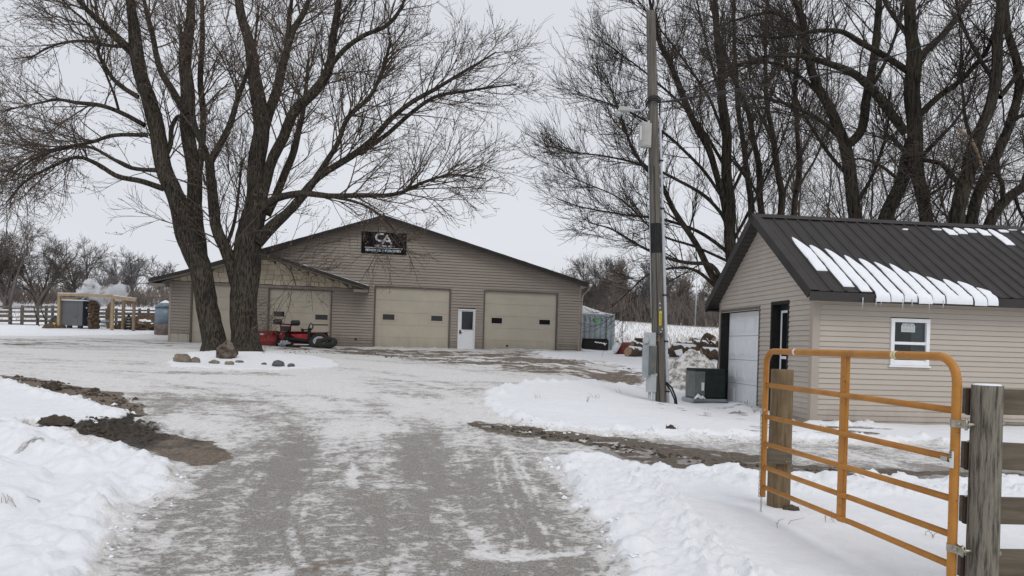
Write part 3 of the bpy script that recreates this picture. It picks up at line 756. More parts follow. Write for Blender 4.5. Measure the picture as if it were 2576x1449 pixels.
# main roof slopes, rakes, soffits
for (p, q, nm) in ((tipL, apx, 'L'), (apx, tipR, 'R')):
    b = MB(); b.prism([(p[0], yo, p[1]), (q[0], yo, q[1]), (q[0], yo, q[1] - .07), (p[0], yo, p[1] - .07)], (0, 15.9, 0)); b.build('roof_slope', m_roof, barn)
    b = MB(); b.prism([(p[0], yo - .03, p[1] - .004), (q[0], yo - .03, q[1] - .004), (q[0], yo - .03, q[1] - T), (p[0], yo - .03, p[1] - T)], (0, .028, 0)); b.build('rake_board', m_fascia, barn)
    b = MB(); b.prism([(p[0], yo, p[1] - T + .02), (q[0], yo, q[1] - T + .02), (q[0], yo, q[1] - T + .045), (p[0], yo, p[1] - T + .045)], (0, -yo + .0, 0)); b.build('soffit', m_soffit, barn)
    b = MB(); b.prism([(p[0], yo - .05, p[1] + .012), (q[0], yo - .05, q[1] + .012), (q[0], yo - .05, q[1] - .085), (p[0], yo - .05, p[1] - .085)], (0, .018, 0)); b.build('drip_edge', m_roof, barn)
    # thin line of snow along the roof edge
    b = MB(); k = 24; s0, s1 = (.35, .98) if nm == 'R' else (.55, .9)
    for i in range(k):
        t0 = s0 + (s1 - s0) * i / k; t1 = s0 + (s1 - s0) * (i + 1) / k
        A = np.array(p) * (1 - t0) + np.array(q) * t0; C_ = np.array(p) * (1 - t1) + np.array(q) * t1
        hh = .028 + .014 * math.sin(i * 1.7)
        b.prism([(A[0], yo + .05, A[1] + .002), (C_[0], yo + .05, C_[1] + .002), (C_[0], yo + .05, C_[1] + hh), (A[0], yo + .05, A[1] + hh)], (0, 1.6, 0))
    o = b.build('roof_snow', m_frost, barn); o['kind'] = 'stuff'
b = MB(); b.tube([(apx[0], yo - .04, apx[1] + .02), (apx[0], 15.4, apx[1] + .02)], .07, 6); b.build('ridge_cap', m_roof, barn)
b = MB(); b.tube([(BW + .42, .2 - .6, tipR[1] - .10), (BW + .42, 15.4, tipR[1] - .10)], .075, 8); b.build('gutter', m_white, barn)
b = MB(); b.tube([(BW + .40, -.36, tipR[1] - .16), (BW + .34, -.2, tipR[1] - .34), (BW + .10, -.08, tipR[1] - .62), (BW + .06, -.06, tipR[1] - .9), (BW + .06, -.06, .1)], .042, 8); b.build('downspout', m_trim, barn)
# cross gable roof: the right slope falls in front of the wall, the left one lies along the main rake
cl = (-.62, cax[1] - (cax[1] - tipL[1]) / (cax[0] - tipL[0]) * (cax[0] + .62))
for (p, q) in ((cax, ctr), ((tipL[0] - .02, tipL[1] + .02), cax)):
    b = MB(); b.prism([(p[0], -.82, p[1]), (q[0], -.82, q[1]), (q[0], -.82, q[1] - .06), (p[0], -.82, p[1] - .06)], (0, .80 if p is cax else 1.2, 0)); b.build('gable_roof_slope', m_roof, barn)
    b = MB(); b.prism([(p[0], -.85, p[1] - .005), (q[0], -.85, q[1] - .005), (q[0], -.85, q[1] - .16), (p[0], -.85, p[1] - .16)], (0, .028, 0)); b.build('gable_rake', m_fascia, barn)
    b = MB(); b.prism([(p[0], -.818, p[1] - .17), (q[0], -.818, q[1] - .17), (q[0], -.818, q[1] - .20), (p[0], -.818, p[1] - .20)], (0, .76, 0)); b.build('gable_soffit', m_soffit, barn)
b = MB()
for i in range(20):
    t0, t1 = .35 + i * .0325, .35 + (i + 1) * .0325
    A = np.array(cax) * (1 - t0) + np.array(ctr) * t0; C_ = np.array(cax) * (1 - t1) + np.array(ctr) * t1; hh = .03 + .012 * math.sin(i * 2.1)
    b.prism([(A[0], -.78, A[1] + .002), (C_[0], -.78, C_[1] + .002), (C_[0], -.78, C_[1] + hh), (A[0], -.78, A[1] + hh)], (0, .7, 0))
o = b.build('roof_snow', m_frost, barn); o['kind'] = 'stuff'
b = MB(); b.box(aShR + .03, ctr[0] - .06, -.80, -.03, ctr[1] - .30, ctr[1] - .175); b.build('eave_return', m_soffit, barn)
b = MB(); b.box(tipL[0] + .06, -.03, -.80, 0, tipL[1] - .30, tipL[1] - .19); b.build('eave_return', m_soffit, barn)

def overhead_door(root, a0, a1, h0, h1, n, wins, nm='garage_door'):
    fr = .075
    d = MB()
    d.box(a0 - fr + .02, a0 + .02, -.034, .12, h0, h1 + fr - .02); d.box(a1 - .02, a1 + fr - .02, -.034, .12, h0, h1 + fr - .02)
    d.box(a0 + .021, a1 - .021, -.034, .12, h1 - .02, h1 + fr - .02)
    door = d.build(nm, m_jamb, root)
    ph_ = (h1 - .022 - h0) / n
    for i in range(n):
        z0 = h0 + i * ph_; b = MB()
        b.box(a0 + .024, a1 - .024, .055, .10, z0 + .003, z0 + ph_ - .003)
        b.build('door_panel', m_door, door, bevel=.005)
    for (c, hc, ww, wh) in wins:
        b = MB(); f = .055
        b.box(c - ww / 2 - f, c + ww / 2 + f, .035, .056, hc - wh / 2 - f, hc - wh / 2); b.box(c - ww / 2 - f, c + ww / 2 + f, .035, .056, hc + wh / 2, hc + wh / 2 + f)
        b.box(c - ww / 2 - f, c - ww / 2, .035, .056, hc - wh / 2, hc + wh / 2); b.box(c + ww / 2, c + ww / 2 + f, .035, .056, hc - wh / 2, hc + wh / 2)
        b.build('window_frame', m_door, door)
        b = MB(); b.box(c - ww / 2, c + ww / 2, .046, .0545, hc - wh / 2, hc + wh / 2); b.build('pane', m_glassd, door)
    return door
win_px = [[(507, 781, 535, 792)], [(688, 783, 715, 797), (793, 791, 824, 805)], [(963, 790, 992, 805), (1085, 794, 1113, 808)], [(1237, 799, 1263, 814), (1357, 804, 1384, 817)]]
for k, (op, px) in enumerate(zip(ops, win_px)):
    ws = []
    for (x0, y0, x1, y1) in px:
        A0 = FB.hit(x0, y0); A1 = FB.hit(x1, y1); ws.append(((A0[0] + A1[0]) / 2, (A0[1] + A1[1]) / 2, A1[0] - A0[0], A0[1] - A1[1]))
    dr_ = overhead_door(barn, op[0], op[1], -.08, op[3], 5, ws)
    if k == 3:
        c = FB.hit(1276, 870); b = MB(); b.tube([(c[0], .02, c[1]), (c[0], .056, c[1])], .055, 10); b.build('door_port', m_black, dr_)
# entry door
pf = MB(); f = .055
pf.box(pa0, pa0 + f, -.04, .1, -.02, ph); pf.box(pa1 - f, pa1, -.04, .1, -.02, ph); pf.box(pa0 + f, pa1 - f, -.04, .1, ph - f, ph)
ed = pf.build('entry_door', m_white, barn)
wa0, wz1 = FB.hit(1162, 783); wa1, wz0 = FB.hit(1189, 830)
b = MB(); b.box(pa0 + f + .004, pa1 - f - .004, .02, .06, .01, ph - f - .004); b.build('door_leaf', m_doorw, ed, bevel=.004)
b = MB(); g = .035
b.box(wa0 - g, wa1 + g, .004, .021, wz0 - g, wz0); b.box(wa0 - g, wa1 + g, .004, .021, wz1, wz1 + g); b.box(wa0 - g, wa0, .004, .021, wz0, wz1); b.box(wa1, wa1 + g, .004, .021, wz0, wz1)
b.build('glazing_frame', m_doorw, ed)
b = MB(); b.box(wa0, wa1, .010, .0185, wz0, wz1); b.build('pane', m_glassd, ed)
kx, kz = FB.hit(1157, 835); b = MB(); b.box(kx - .03, kx + .05, -.01, .02, kz - .09, kz + .09); b.tube([(kx, -.04, kz - .03), (kx + .11, -.04, kz - .03)], .016, 6); b.build('handle', m_black, ed)
c = FB.hit(895, 853); b = MB(); b.tube([(c[0], -.06, c[1]), (c[0], .0, c[1])], .06, 10); b.build('wall_vent', m_black, barn)

# ------------------------------------------------------------------ business sign
s0 = FB.hit(910, 582); s1 = FB.hit(1022, 642)
sgn_ = thing('business_sign', 'black CENTRAL AG sign with silver CA logo high on the barn gable', 'sign', tuple(FB.O + FB.d * s0[0] + np.array([0, 0, s1[1]]) - FB.n * .03), bphi)
SW, SH = s1[0] - s0[0], s0[1] - s1[1]
b = MB(); b.box(0, SW, -.03, .008, 0, SH); b.build('panel', m_signk, sgn_, bevel=.004)
def stroke(bm, pts, wd, y0=-.037, y1=-.0305):
    """flat strip of width wd along pts (x,z), mitred"""
    p = np.array(pts, float); n = len(p); t = np.gradient(p, axis=0)
    seg = np.diff(p, axis=0); seg /= np.linalg.norm(seg, axis=1)[:, None]
    nn = np.stack([-seg[:, 1], seg[:, 0]], 1); Lf, Rt = [], []
    for i in range(n):
        if i == 0: m_ = nn[0]; k = 1
        elif i == n - 1: m_ = nn[-1]; k = 1
        else:
            m_ = nn[i - 1] + nn[i]; m_ /= np.linalg.norm(m_); k = 1 / max(.5, float(m_ @ nn[i]))
        Lf.append(p[i] + m_ * k * wd / 2); Rt.append(p[i] - m_ * k * wd / 2)
    for i in range(n - 1):
        bm.prism([(q[0], y0, q[1]) for q in (Lf[i], Lf[i + 1], Rt[i + 1], Rt[i])], (0, y1 - y0, 0))
sx = lambda x: (x - 315) / (1765 - 315) * SW
sz = lambda y, x=1040: (1 - (y - (315 + (x - 320) * .032)) / (800 - 10)) * SH
b = MB()
th = np.linspace(.5 * np.pi, 1.5 * np.pi, 12)
cxx, czz = sx(900), sz(525, 900); rx_, rz_ = sx(900) - sx(775), (sz(405, 900) - sz(650, 900)) / 2
Cpts = [(sx(1018), czz + rz_)] + [(cxx + rx_ * math.cos(t), czz + rz_ * math.sin(t)) for t in th] + [(sx(1010), czz - rz_)]
stroke(b, Cpts, .062 * SW / 2.2 * 1.0 + .03)
b.build('logo', m_signw, sgn_)
b = MB(); stroke(b, [(sx(975), sz(752, 975)), (sx(1130), sz(465, 1130)), (sx(1275), sz(762, 1275))], .062 * SW / 2.2 + .03); b.build('logo', m_signw, sgn_)
b = MB(); b.box(sx(1095), sx(1205), -.036, -.0302, czz - rz_ - .04, czz - rz_ + .04); b.build('logo', m_signw, sgn_)
text_part('lettering', 'CENTRAL AG', m_signw, sgn_, sx(742), sx(1300), sz(868, 1000), sz(800, 1000), -.034, bold=.035)
text_part('lettering', 'LLC', m_signw, sgn_, sx(1318), sx(1405), sz(862, 1300), sz(826, 1300), -.034)
text_part('lettering', 'FENCING & FORESTRY', m_signg, sgn_, sx(455), sx(1612), sz(1050, 1000), sz(965, 1000), -.034, bold=.045)
b = MB(); b.box(sx(425), sx(1640), -.035, -.0302, sz(922, 1000), sz(902, 1000)); b.build('dividing_line', m_signw, sgn_)

# ------------------------------------------------------------------ small garage on the right
gphi = 5.5 * D2R
G0 = np.array([5.80, 14.1, .10])
FG = Frame(G0, (math.cos(gphi), math.sin(gphi)))              # long wall facing the camera
FGy = Frame(G0, (-math.sin(gphi), math.cos(gphi)))             # gable wall
GW, GL = 4.75, 8.6
garage = thing('garage', 'small beige-sided garage with dark ribbed metal roof and snow sliding off it', 'garage', tuple(G0), gphi)
GINV = INV[garage.name]
pk = FGy.hit(1893, 541, .25); eR = FGy.hit(2016, 735, .25); eL = FGy.hit(1780, 766, .25)
zr = pk[1]; ym = GW / 2; ye = -.34
gs = (zr - (eR[1] + eL[1]) / 2) / (ym + .34)                     # slope of both roof planes
zroof = lambda y: zr - gs * abs(y - ym)
Hw = zroof(0) - .16
gL = lambda h: 0.0 if h < Hw else min(ym, (h - Hw) / gs)
gR = lambda h: GW - gL(h)
ztop = zr - .18
dg0, dgh0 = FGy.hit(1913, 774); dg1, dgh1 = FGy.hit(1816, 787); dgh = (dgh0 + dgh1) / 2
dp0, dph0 = FGy.hit(1986, 758); dp1, dph1 = FGy.hit(1944, 766); dph = (dph0 + dph1) / 2
w0, wh1 = FG.hit(2240, 800); w1, wh0 = FG.hit(2334, 921)
print('garage', pk, eR, eL, 'slope', gs, 'Hw', Hw, 'door', dg0, dg1, dgh, 'pdoor', dp0, dp1, dph, 'win', w0, w1, wh0, wh1)
b = MB(); b.box(.16, GL, .16, .24, -.3, Hw); b.build('long_wall', m_tan2, garage)
b = MB(); b.prism([(.30, .16, -.3), (.30, GW - .1, -.3), (.30, GW - .1, Hw), (.30, ym, ztop - .1), (.30, .16, Hw)], (.06, 0, 0)); b.build('gable_wall', m_dark, garage)
b = MB(); b.box(0, GL, GW - .08, GW, -.3, Hw); b.build('rear_wall', m_tan2, garage)
b = MB(); b.prism([(GL, 0, -.3), (GL, GW, -.3), (GL, GW, Hw), (GL, ym, ztop), (GL, 0, Hw)], (.08, 0, 0)); b.build('gable_wall', m_tan2, garage)
gops = [(dg0, dg1, -.5, dgh), (dp0, dp1, -.5, dph)]
fr = lambda hh: hh
siding(garage, m_tan2, -.2, ztop, .1016, lambda h: gL(h) + (.1 if h < Hw else .01), lambda h: gR(h) - (.05 if h < Hw else .01), gops, axis='y')
zf = Hw - .17
siding(garage, m_tan2, -.2, zf, .1016, lambda h: .12, lambda h: GL - .05, [(w0, w1, wh0, wh1)])
b = MB(); b.box(.12, GL - .05, -.016, .02, zf + .004, Hw - .005); b.build('frieze_board', m_trim, garage)
b = MB(); b.box(-.032, .115, -.032, -.004, -.2, Hw - .01); b.box(-.032, -.004, -.003, .095, -.2, Hw - .01); b.build('corner_trim', m_trim, garage)
b = MB(); b.box(-.032, -.004, GW - .055, GW + .01, -.2, Hw - .03); b.build('corner_trim', m_trim, garage)
# roof deck and ribbed panels
xr0, xr1 = -.26, GL + .2
def slope_pt(x, t, lift=0.0, side=1):
    """t: distance down the slope from the ridge; side 1 = the slope facing the camera"""
    cs = 1 / math.sqrt(1 + gs * gs); y = ym - side * t * cs; z = zr - gs * t * cs
    return np.array([x, y - side * lift * gs * cs * -1 * -1, z + lift * cs])
TS = (ym - ye) * math.sqrt(1 + gs * gs)
for side in (1, -1):
    b = MB(); A = slope_pt(xr0 + .01, .02, -.025, side); Bq = slope_pt(xr0 + .01, TS - .02, -.025, side); C_ = slope_pt(xr0 + .01, TS - .02, -.11, side); Dq = slope_pt(xr0 + .01, .02, -.11, side)
    b.prism([A, Bq, C_, Dq], (xr1 - xr0 - .02, 0, 0)); b.build('roof_deck', m_soffd, garage)
pitch = .28; npan = int((xr1 - xr0) / (pitch * 3)) + 1
prof = [(0, 0)]
for k in range(3):
    xc_ = (k + .5) * pitch; prof += [(xc_ - .10, .0), (xc_ - .085, .006), (xc_ - .07, 0), (xc_ - .032, 0), (xc_ - .012, .028), (xc_ + .012, .028), (xc_ + .032, 0), (xc_ + .07, 0), (xc_ + .085, .006), (xc_ + .10, 0)]
prof.append((3 * pitch + .004, .001))
prof0 = None
for side in (1, -1):
    first = None
    for i in range(npan):
        if first is None:
            b = MB(); V = []
            for (x, l) in prof:
                V += [slope_pt(x, .0, l, side), slope_pt(x, TS, l, side), slope_pt(x, TS, l - .012, side)]
            fs = []
            for j in range(len(prof) - 1):
                fs += [(3 * j, 3 * j + 1, 3 * j + 4, 3 * j + 3), (3 * j + 1, 3 * j + 2, 3 * j + 5, 3 * j + 4)]
            b.add(V, fs); first = b.build('roof_panel', m_roof, garage); first.location = (xr0, 0, 0); continue
        share(first, (xr0 + i * pitch * 3, 0, .0005 * (i % 2)), garage)
b = MB()
for side in (1, -1):
    q = [slope_pt(xr0 - .03, -.005, .034, side), slope_pt(xr0 - .03, .17, .034, side), slope_pt(xr0 - .03, .17, .028, side), slope_pt(xr0 - .03, -.005, .028, side)]
    b.prism(q, (xr1 - xr0 + .06, 0, 0))
b.build('ridge_cap', m_roof, garage)
for side in (1, -1):
    b = MB()
    b.prism([slope_pt(xr0 - .022, -.02, .037, side), slope_pt(xr0 - .022, TS + .02, .037, side), slope_pt(xr0 - .022, TS + .02, -.15, side), slope_pt(xr0 - .022, -.02, -.15, side)], (.02, 0, 0))
    b.prism([slope_pt(xr0 - .001, .17, .037, side), slope_pt(xr0 - .001, TS + .02, .037, side), slope_pt(xr0 - .001, TS + .02, .030, side), slope_pt(xr0 - .001, .17, .030, side)], (.13, 0, 0))
    b.build('rake_trim', m_roof, garage)
zt = zroof(ye); b = MB(); b.box(xr0 - .02, xr1, ye - .025, ye - .003, zt - .19, zt - .016); b.build('eave_fascia', m_fascia, garage)
b = MB(); b.box(xr0 + .0, xr1, ye, -.03, zt - .19, zt - .17); b.build('eave_soffit', m_trim, garage)
b = MB(); b.box(xr0 - .02, xr1, GW + .34 + .003, GW + .34 + .025, zt - .19, zt - .016); b.build('eave_fascia', m_fascia, garage)
# ribbed soffit under the rake, strip by strip
for side in (1, -1):
    n = 22
    for i in range(n):
        t0, t1 = TS * i / n + .008, TS * (i + 1) / n - .006; b = MB()
        b.prism([slope_pt(xr0, t0, -.135, side), slope_pt(xr0, t1, -.135, side), slope_pt(xr0, t1, -.115, side), slope_pt(xr0, t0, -.115, side)], (-xr0 + .0, 0, 0)); b.build('soffit_strip', m_soffd, garage)
b = MB(); b.box(xr0, .0, GW - .02, GW + .34, zt - .19, zt - .17); b.build('eave_return', m_soffd, garage)
# overhead door, raised panels
jm = MB()
jm.box(-.024, .20, dg1 - .02, dg1 + .03, -.1, dgh + .05); jm.box(-.024, .20, dg0 - .03, dg0 + .02, -.1, dgh + .05); jm.box(-.024, .20, dg0 + .021, dg1 - .021, dgh - .01, dgh + .05)
gd = jm.build('garage_door', m_jamb, garage)
b = MB(); b.box(-.02, .199, dg1 - .045, dg1 - .021, -.1, dgh - .011); b.build('door_stop', m_blackm, gd)
pz = (dgh - .02) / 4
for i in range(4):
    b = MB(); z0 = i * pz + .0
    b.box(.19, .23, dg0 + .02, dg1 - .05, z0 + .004, z0 + pz - .004)
    nw = 4; cw = (dg1 - .05 - dg0 - .02) / nw
    for j in range(nw):
        y0 = dg0 + .02 + j * cw
        b.box(.172, .192, y0 + .06, y0 + cw - .06, z0 + .10, z0 + pz - .10); b.box(.158, .174, y0 + .11, y0 + cw - .11, z0 + .15, z0 + pz - .15)
    b.build('door_panel', m_doorw, gd, bevel=.006)
# entry door with a long light
jm = MB(); jm.box(-.026, .22, dp1 - .03, dp1 + .03, -.05, dph + .04); jm.box(-.026, .22, dp0 - .03, dp0 + .02, -.05, dph + .04); jm.box(-.026, .22, dp0 + .021, dp1 - .031, dph - .03, dph + .04)
ped = jm.build('entry_door', m_blackm, garage)
b = MB(); b.box(.16, .20, dp0 + .02, dp1 - .03, .0, dph - .03); b.build('door_leaf', m_hvac, ped)
ly0, ly1, lz0, lz1 = dp0 + .12, dp1 - .16, .32, dph - .20; lm = (lz0 + lz1) / 2
b = MB(); f = .05
b.box(.142, .161, ly0 - f, ly1 + f, lz0 - f, lz0); b.box(.142, .161, ly0 - f, ly1 + f, lz1, lz1 + f); b.box(.142, .161, ly0 - f, ly0, lz0, lz1); b.box(.142, .161, ly1, ly1 + f, lz0, lz1); b.box(.142, .161, ly0, ly1, lm - .03, lm + .03)
b.build('light_frame', m_white, ped)
for (z0, z1) in ((lz0, lm - .03), (lm + .03, lz1)):
    b = MB(); b.box(.150, .158, ly0, ly1, z0, z1); b.build('pane', m_glassd, ped)
# window on the long wall
f = .075
wf_ = MB(); wf_.box(w0, w1, -.045, .10, wh1 - f, wh1); wf_.box(w0, w1, -.045, .10, wh0, wh0 + f); wf_.box(w0, w0 + f, -.045, .10, wh0 + f, wh1 - f); wf_.box(w1 - f, w1, -.045, .10, wh0 + f, wh1 - f)
win = wf_.build('window', m_white, garage, bevel=.006)
wm = wh0 + (wh1 - wh0) * .47
b = MB(); b.box(w0 + f, w1 - f, -.030, .03, wm - .025, wm + .03); b.build('meeting_rail', m_white, win, bevel=.004)
b = MB(); b.box(w0 + f, w1 - f, -.022, .02, wh0 + f, wh0 + f + .03); b.build('sash', m_white, win)
b = MB(); b.box(w0 - .03, w1 + .03, -.055, -.02, wh0 - .035, wh0 - .002); b.build('sill', m_white, win, bevel=.004)
for (z0, z1, y) in ((wh0 + f + .03, wm - .025, -.004), (wm + .03, wh1 - f, .010)):
    b = MB(); b.box(w0 + f, w1 - f, y, y + .005, z0, z1); b.build('pane', m_glass, win)
b = MB(); b.box(w0 + f, w1 - f, .12, .14, wh0 + f, wh1 - f); b.build('dark_room_backing', m_dark, win)  # near-black panel standing in for the unlit room behind the glass
bx0 = w0 + f + (w1 - w0 - 2 * f) * .63; zb = wh0 + f + .03
nsl = 30; dz = (wh1 - f - zb) / nsl; bm_ = None
for i in range(nsl):
    if bm_ is None:
        b = MB(); b.prism([(bx0, .062, 0), (bx0, .082, .012), (bx0, .083, .010), (bx0, .063, -.002)], (w1 - f - bx0 - .02, 0, 0)); bm_ = b.build('blind_slat', m_blind, win); bm_.location.z = zb
    else: share(bm_, (0, 0, zb + i * dz), win)
stx0, stz1 = FG.hit(2268, 813); stx1, stz0 = FG.hit(2302, 836)
b = MB(); b.prism([(stx0, .004, stz0), (stx1, .004, stz0), (stx1, .004, stz1 - .05), (stx1 - .03, .004, stz1), (stx0 + .03, .004, stz1), (stx0, .004, stz1 - .05)], (0, .004, 0)); stk = b.build('energy_label', m_sticker, win)
b = MB(); sw_ = stx1 - stx0
for k in range(4): b.box(stx0 + sw_ * (.12 + .22 * k), stx0 + sw_ * (.24 + .22 * k), .0005, .0035, stz0 + .10, stz0 + .15)
b.box(stx0 + sw_ * .42, stx0 + sw_ * .7, .0005, .0035, stz1 - .035, stz1 - .012)
for k in range(3): b.box(stx0 + .02, stx1 - .02, .0005, .0035, stz0 + .02 + k * .02, stz0 + .027 + k * .02)
o = b.build('printed_lines', m_labelg, win); o['kind'] = 'stuff'

# snow left on the roof, tongue by tongue between the ribs
gp0 = G0 + 0; 
gx_l = np.array([math.cos(gphi), math.sin(gphi), 0]); gy_l = np.array([-math.sin(gphi), math.cos(gphi), 0])
def roof_hit(px, py):
    r = ray(px, py); cs = 1 / math.sqrt(1 + gs * gs)
    nloc = np.array([0, -gs * cs, cs]); nw_ = nloc[0] * gx_l + nloc[1] * gy_l + nloc[2] * np.array([0, 0, 1])
    p0 = G0 + gy_l * ym + np.array([0, 0, zr]); t = np.dot(p0 - CAM, nw_) / np.dot(r, nw_); p = CAM + t * r - G0
    return float(p @ gx_l), (zr - float(p[2])) / (gs * cs)
cv = lambda cx_, cy_: ((2700 + cx_ / 1.61) / 1.584, (800 + cy_ / 1.61) / 1.584)
def tongue(xa, xb, t0, t1, lean, over=0.0, thick=.05, tipw=.35):
    """snow lying in one pan from t0 (upper tip) to t1 (lower end)"""
    n = 18; V = []; fs = []; rows_ = []
    sd_ = xa * 7.3
    for i in range(n + 1):
        s = i / n; t = t0 + (t1 - t0) * s
        k = min(1, (s / .38)) ** .6 if s < .38 else 1.0
        a0_ = xa + (xb - xa) * (lean * (1 - k)); a1_ = xa + (xb - xa) * (1 - (1 - lean) * (1 - k) * (1 - tipw * .3))
        if a1_ - a0_ < .02: a1_ = a0_ + .02
        j = 0; a0_ += .016 * math.sin(i * .55 + sd_) + .005 * math.sin(i * 2.1 + sd_); a1_ += .012 * math.sin(i * .6 + sd_ * 2) * (1 if s < .85 else .3); hgt = thick * min(1, .35 + s * 1.6) * (1 + .15 * math.sin(i * 1.9 + xa * 5))
        if over == 0 and s > .9: hgt *= .5
        ring = []
        for (fx, fh) in ((0, 0), (.06, .62), (.25, .95), (.55, 1.0), (.85, .85), (.97, .5), (1, 0)):
            ring.append(slope_pt(a0_ + (a1_ - a0_) * fx + j, t, .004 + hgt * fh))
        rows_.append(ring)
    if over > 0:
        for (dt, drop, sc_) in ((over * .6, .01, 1.0), (over, .06, .9), (over * 1.05, .13, .6)):
            base = rows_[n]; rr_ = []
            for q in base:
                qq = slope_pt(q[0], t1 + dt, 0); z_top = q[2] - (t1 - t1); off = (q - slope_pt(q[0], t1, 0)) * sc_
                rr_.append(qq + off + np.array([0, 0, -drop]))
            rows_.append(rr_)
    m_ = len(rows_[0]); V = np.array([q for r_ in rows_ for q in r_])
    for i in range(len(rows_) - 1):
        for j in range(m_ - 1): fs.append((i * m_ + j, (i + 1) * m_ + j, (i + 1) * m_ + j + 1, i * m_ + j + 1))
    fs.append([j for j in range(m_)]); fs.append([(len(rows_) - 1) * m_ + j for j in range(m_)][::-1])
    b = MB(); b.add(V, fs, True); return b.build('roof_snow', m_frost, garage)
tips = [(715, 235), (825, 285), (945, 310), (1050, 350), (1150, 372), (1250, 395), (1355, 405), (1485, 455), (1610, 490), (1705, 505), (1810, 520), (1940, 560)]
ends = [(900, 450), (1050, 548), (1190, 568)]
for k, tp in enumerate(tips):
    x_, t0 = roof_hit(*cv(*tp))
    kx_ = round((x_ - xr0) / pitch - .5); xa = xr0 + (kx_ + .5) * pitch + .02
    xa = xr0 + (round((roof_hit(*cv(715, 235))[0] - xr0) / pitch - .5) + k + .5) * pitch + .03
    if k < 2: t1 = roof_hit(*cv(*ends[k]))[1]; ov = 0
    else: t1 = TS; ov = .07 if k > 2 else .0
    if k == 11: xb = xa + pitch * .8
    else: xb = xa + pitch - .014
    tongue(xa, xb, min(t0, t1 - .1), t1 + (0 if ov else .03 * math.sin(k * 2.2)), .12, ov * random.uniform(.5, 1.25), random.uniform(.016, .030), random.uniform(.2, .8))
k0 = round((roof_hit(*cv(1650, 188))[0] - xr0) / pitch - .5)
for k, (ta, tb) in enumerate([((1680, 186), (1700, 192)), ((1740, 180), (1805, 222)), ((1810, 175), (1870, 216)), ((1875, 168), (1935, 208)), ((1950, 168), (2030, 226)), ((2010, 160), (2190, 288)), ((2090, 160), (2162, 207)), ((2160, 150), (2222, 195)), ((2210, 150), (2300, 230)), ((2260, 150), (2360, 215))]):
    t0 = roof_hit(*cv(*ta))[1]; t1 = roof_hit(*cv(*tb))[1]
    xa = xr0 + (k0 + k + .5) * pitch + .03
    tongue(xa, xa + pitch - .04, max(.18, t0), t1, .2, 0, .03, 1.5)
x_, t_ = roof_hit(*cv(1458, 185)); tongue(x_ - .06, x_ + .1, t_ - .03, t_ + .03, .5, 0, .02)
ic_ = MB()
for (cx_, cy_, ln) in ((1185, 600, .13), (1270, 610, .08), (1302, 640, .05), (1440, 650, .12), (1500, 630, .06), (1610, 640, .12), (1700, 635, .06)):
    px_, py_ = cv(cx_, cy_); a_, h_ = FG.hit(px_, py_, -.37)
    ic_.tube([(a_, ye - .055, zt - .10), (a_, ye - .055, zt - .16 - ln * .5), (a_, ye - .055, zt - .2 - ln)], [.012, .008, .002], 5)
o = ic_.build('icicle_fringe', m_ice, garage); o['kind'] = 'stuff'

# ================================================================== FOREGROUND GATE AND FENCE
g2 = lambda cx_, cy_: ((2950 + cx_ / 1.457) / 1.584, (1300 + cy_ / 1.457) / 1.584)
pl_ = P(*g2(133, 600), 6.4); pr_ = P(*g2(1250, 600), 4.2)
FT = Frame((pl_[0], pl_[1], 0), (pr_ - pl_)[:2]); gaphi = math.atan2(FT.d[1], FT.d[0])
gbase = gz(pr_[0], pr_[1])
gate = thing('farm_gate', 'yellow tubular steel farm gate standing open beside the round wooden post', 'gate', (pl_[0], pl_[1], 0), gaphi)
H = lambda cx_, cy_: FT.hit(*g2(cx_, cy_))
aL = H(140, 600)[0]; aR = H(1250, 600)[0]
tL = H(160, 137)[1]; tR = H(1190, 187)[1]; bL = H(135, 985)[1]; bR = H(1212, 1405)[1]
lo_ = H(545, 1100)[1]
topz = (tL + tR) / 2
R0 = .0255
b = MB()
pts = [(aL, 0, bL - .01)]
for z in np.linspace(bL + .1, topz - .13, 6): pts.append((aL, 0, z))
for t in np.linspace(0, math.pi / 2, 7)[0:]: pts.append((aL + .12 - .12 * math.cos(t), 0, topz - .12 + .12 * math.sin(t)))
for a in np.linspace(aL + .2, aR - .2, 8): pts.append((a, 0, topz))
for t in np.linspace(math.pi / 2, 0, 8): pts.append((aR - .15 + .15 * math.cos(t), 0, topz - .15 + .15 * math.sin(t)))
for z in np.linspace(topz - .2, .07, 6): pts.append((aR, 0, z))
b.tube(pts, R0, 14); b.build('gate_frame', m_yel, gate)
abr = H(595, 700)[0]
b = MB()
b.box(abr - .034, abr + .030, -.014, -.010, H(545, 1115)[1], topz - .01); b.box(abr - .034, abr - .030, -.010, .02, H(545, 1115)[1], topz - .012); b.box(abr + .026, abr + .030, -.010, .02, H(545, 1115)[1], topz - .012)
b.build('centre_upright', m_yel, gate, bevel=.002)
for (yl, yb0, yb1, yr) in ((335, 395, 400, 495), (520, 612, 622, 775), (680, 798, 808, 1012), (820, 962, 973, 1222), (937, 1095, 1108, 1405)):
    zl = H(150, yl)[1]; zb = H(560, yb0)[1]; zb1 = H(580, yb1)[1]; zr_ = H(1235, yr)[1]
    z0_ = (zl + zb + zb1 + zr_) / 4
    b = MB(); b.tube([(aL + .015, .0, zl * .5 + z0_ * .5), (abr - .05, .0, z0_), (abr - .03, .002, z0_)], [.0205, .0205, .014], 10)
    b.tube([(abr - .012, -.024, z0_), (abr + .012, -.022, z0_), (abr + .05, -.006, z0_), (abr + .12, 0, z0_), (aR - .015, 0, zr_ * .5 + z0_ * .5)], [.012, .020, .0205, .0205, .0205], 10)
    b.build('bar', m_yel, gate)
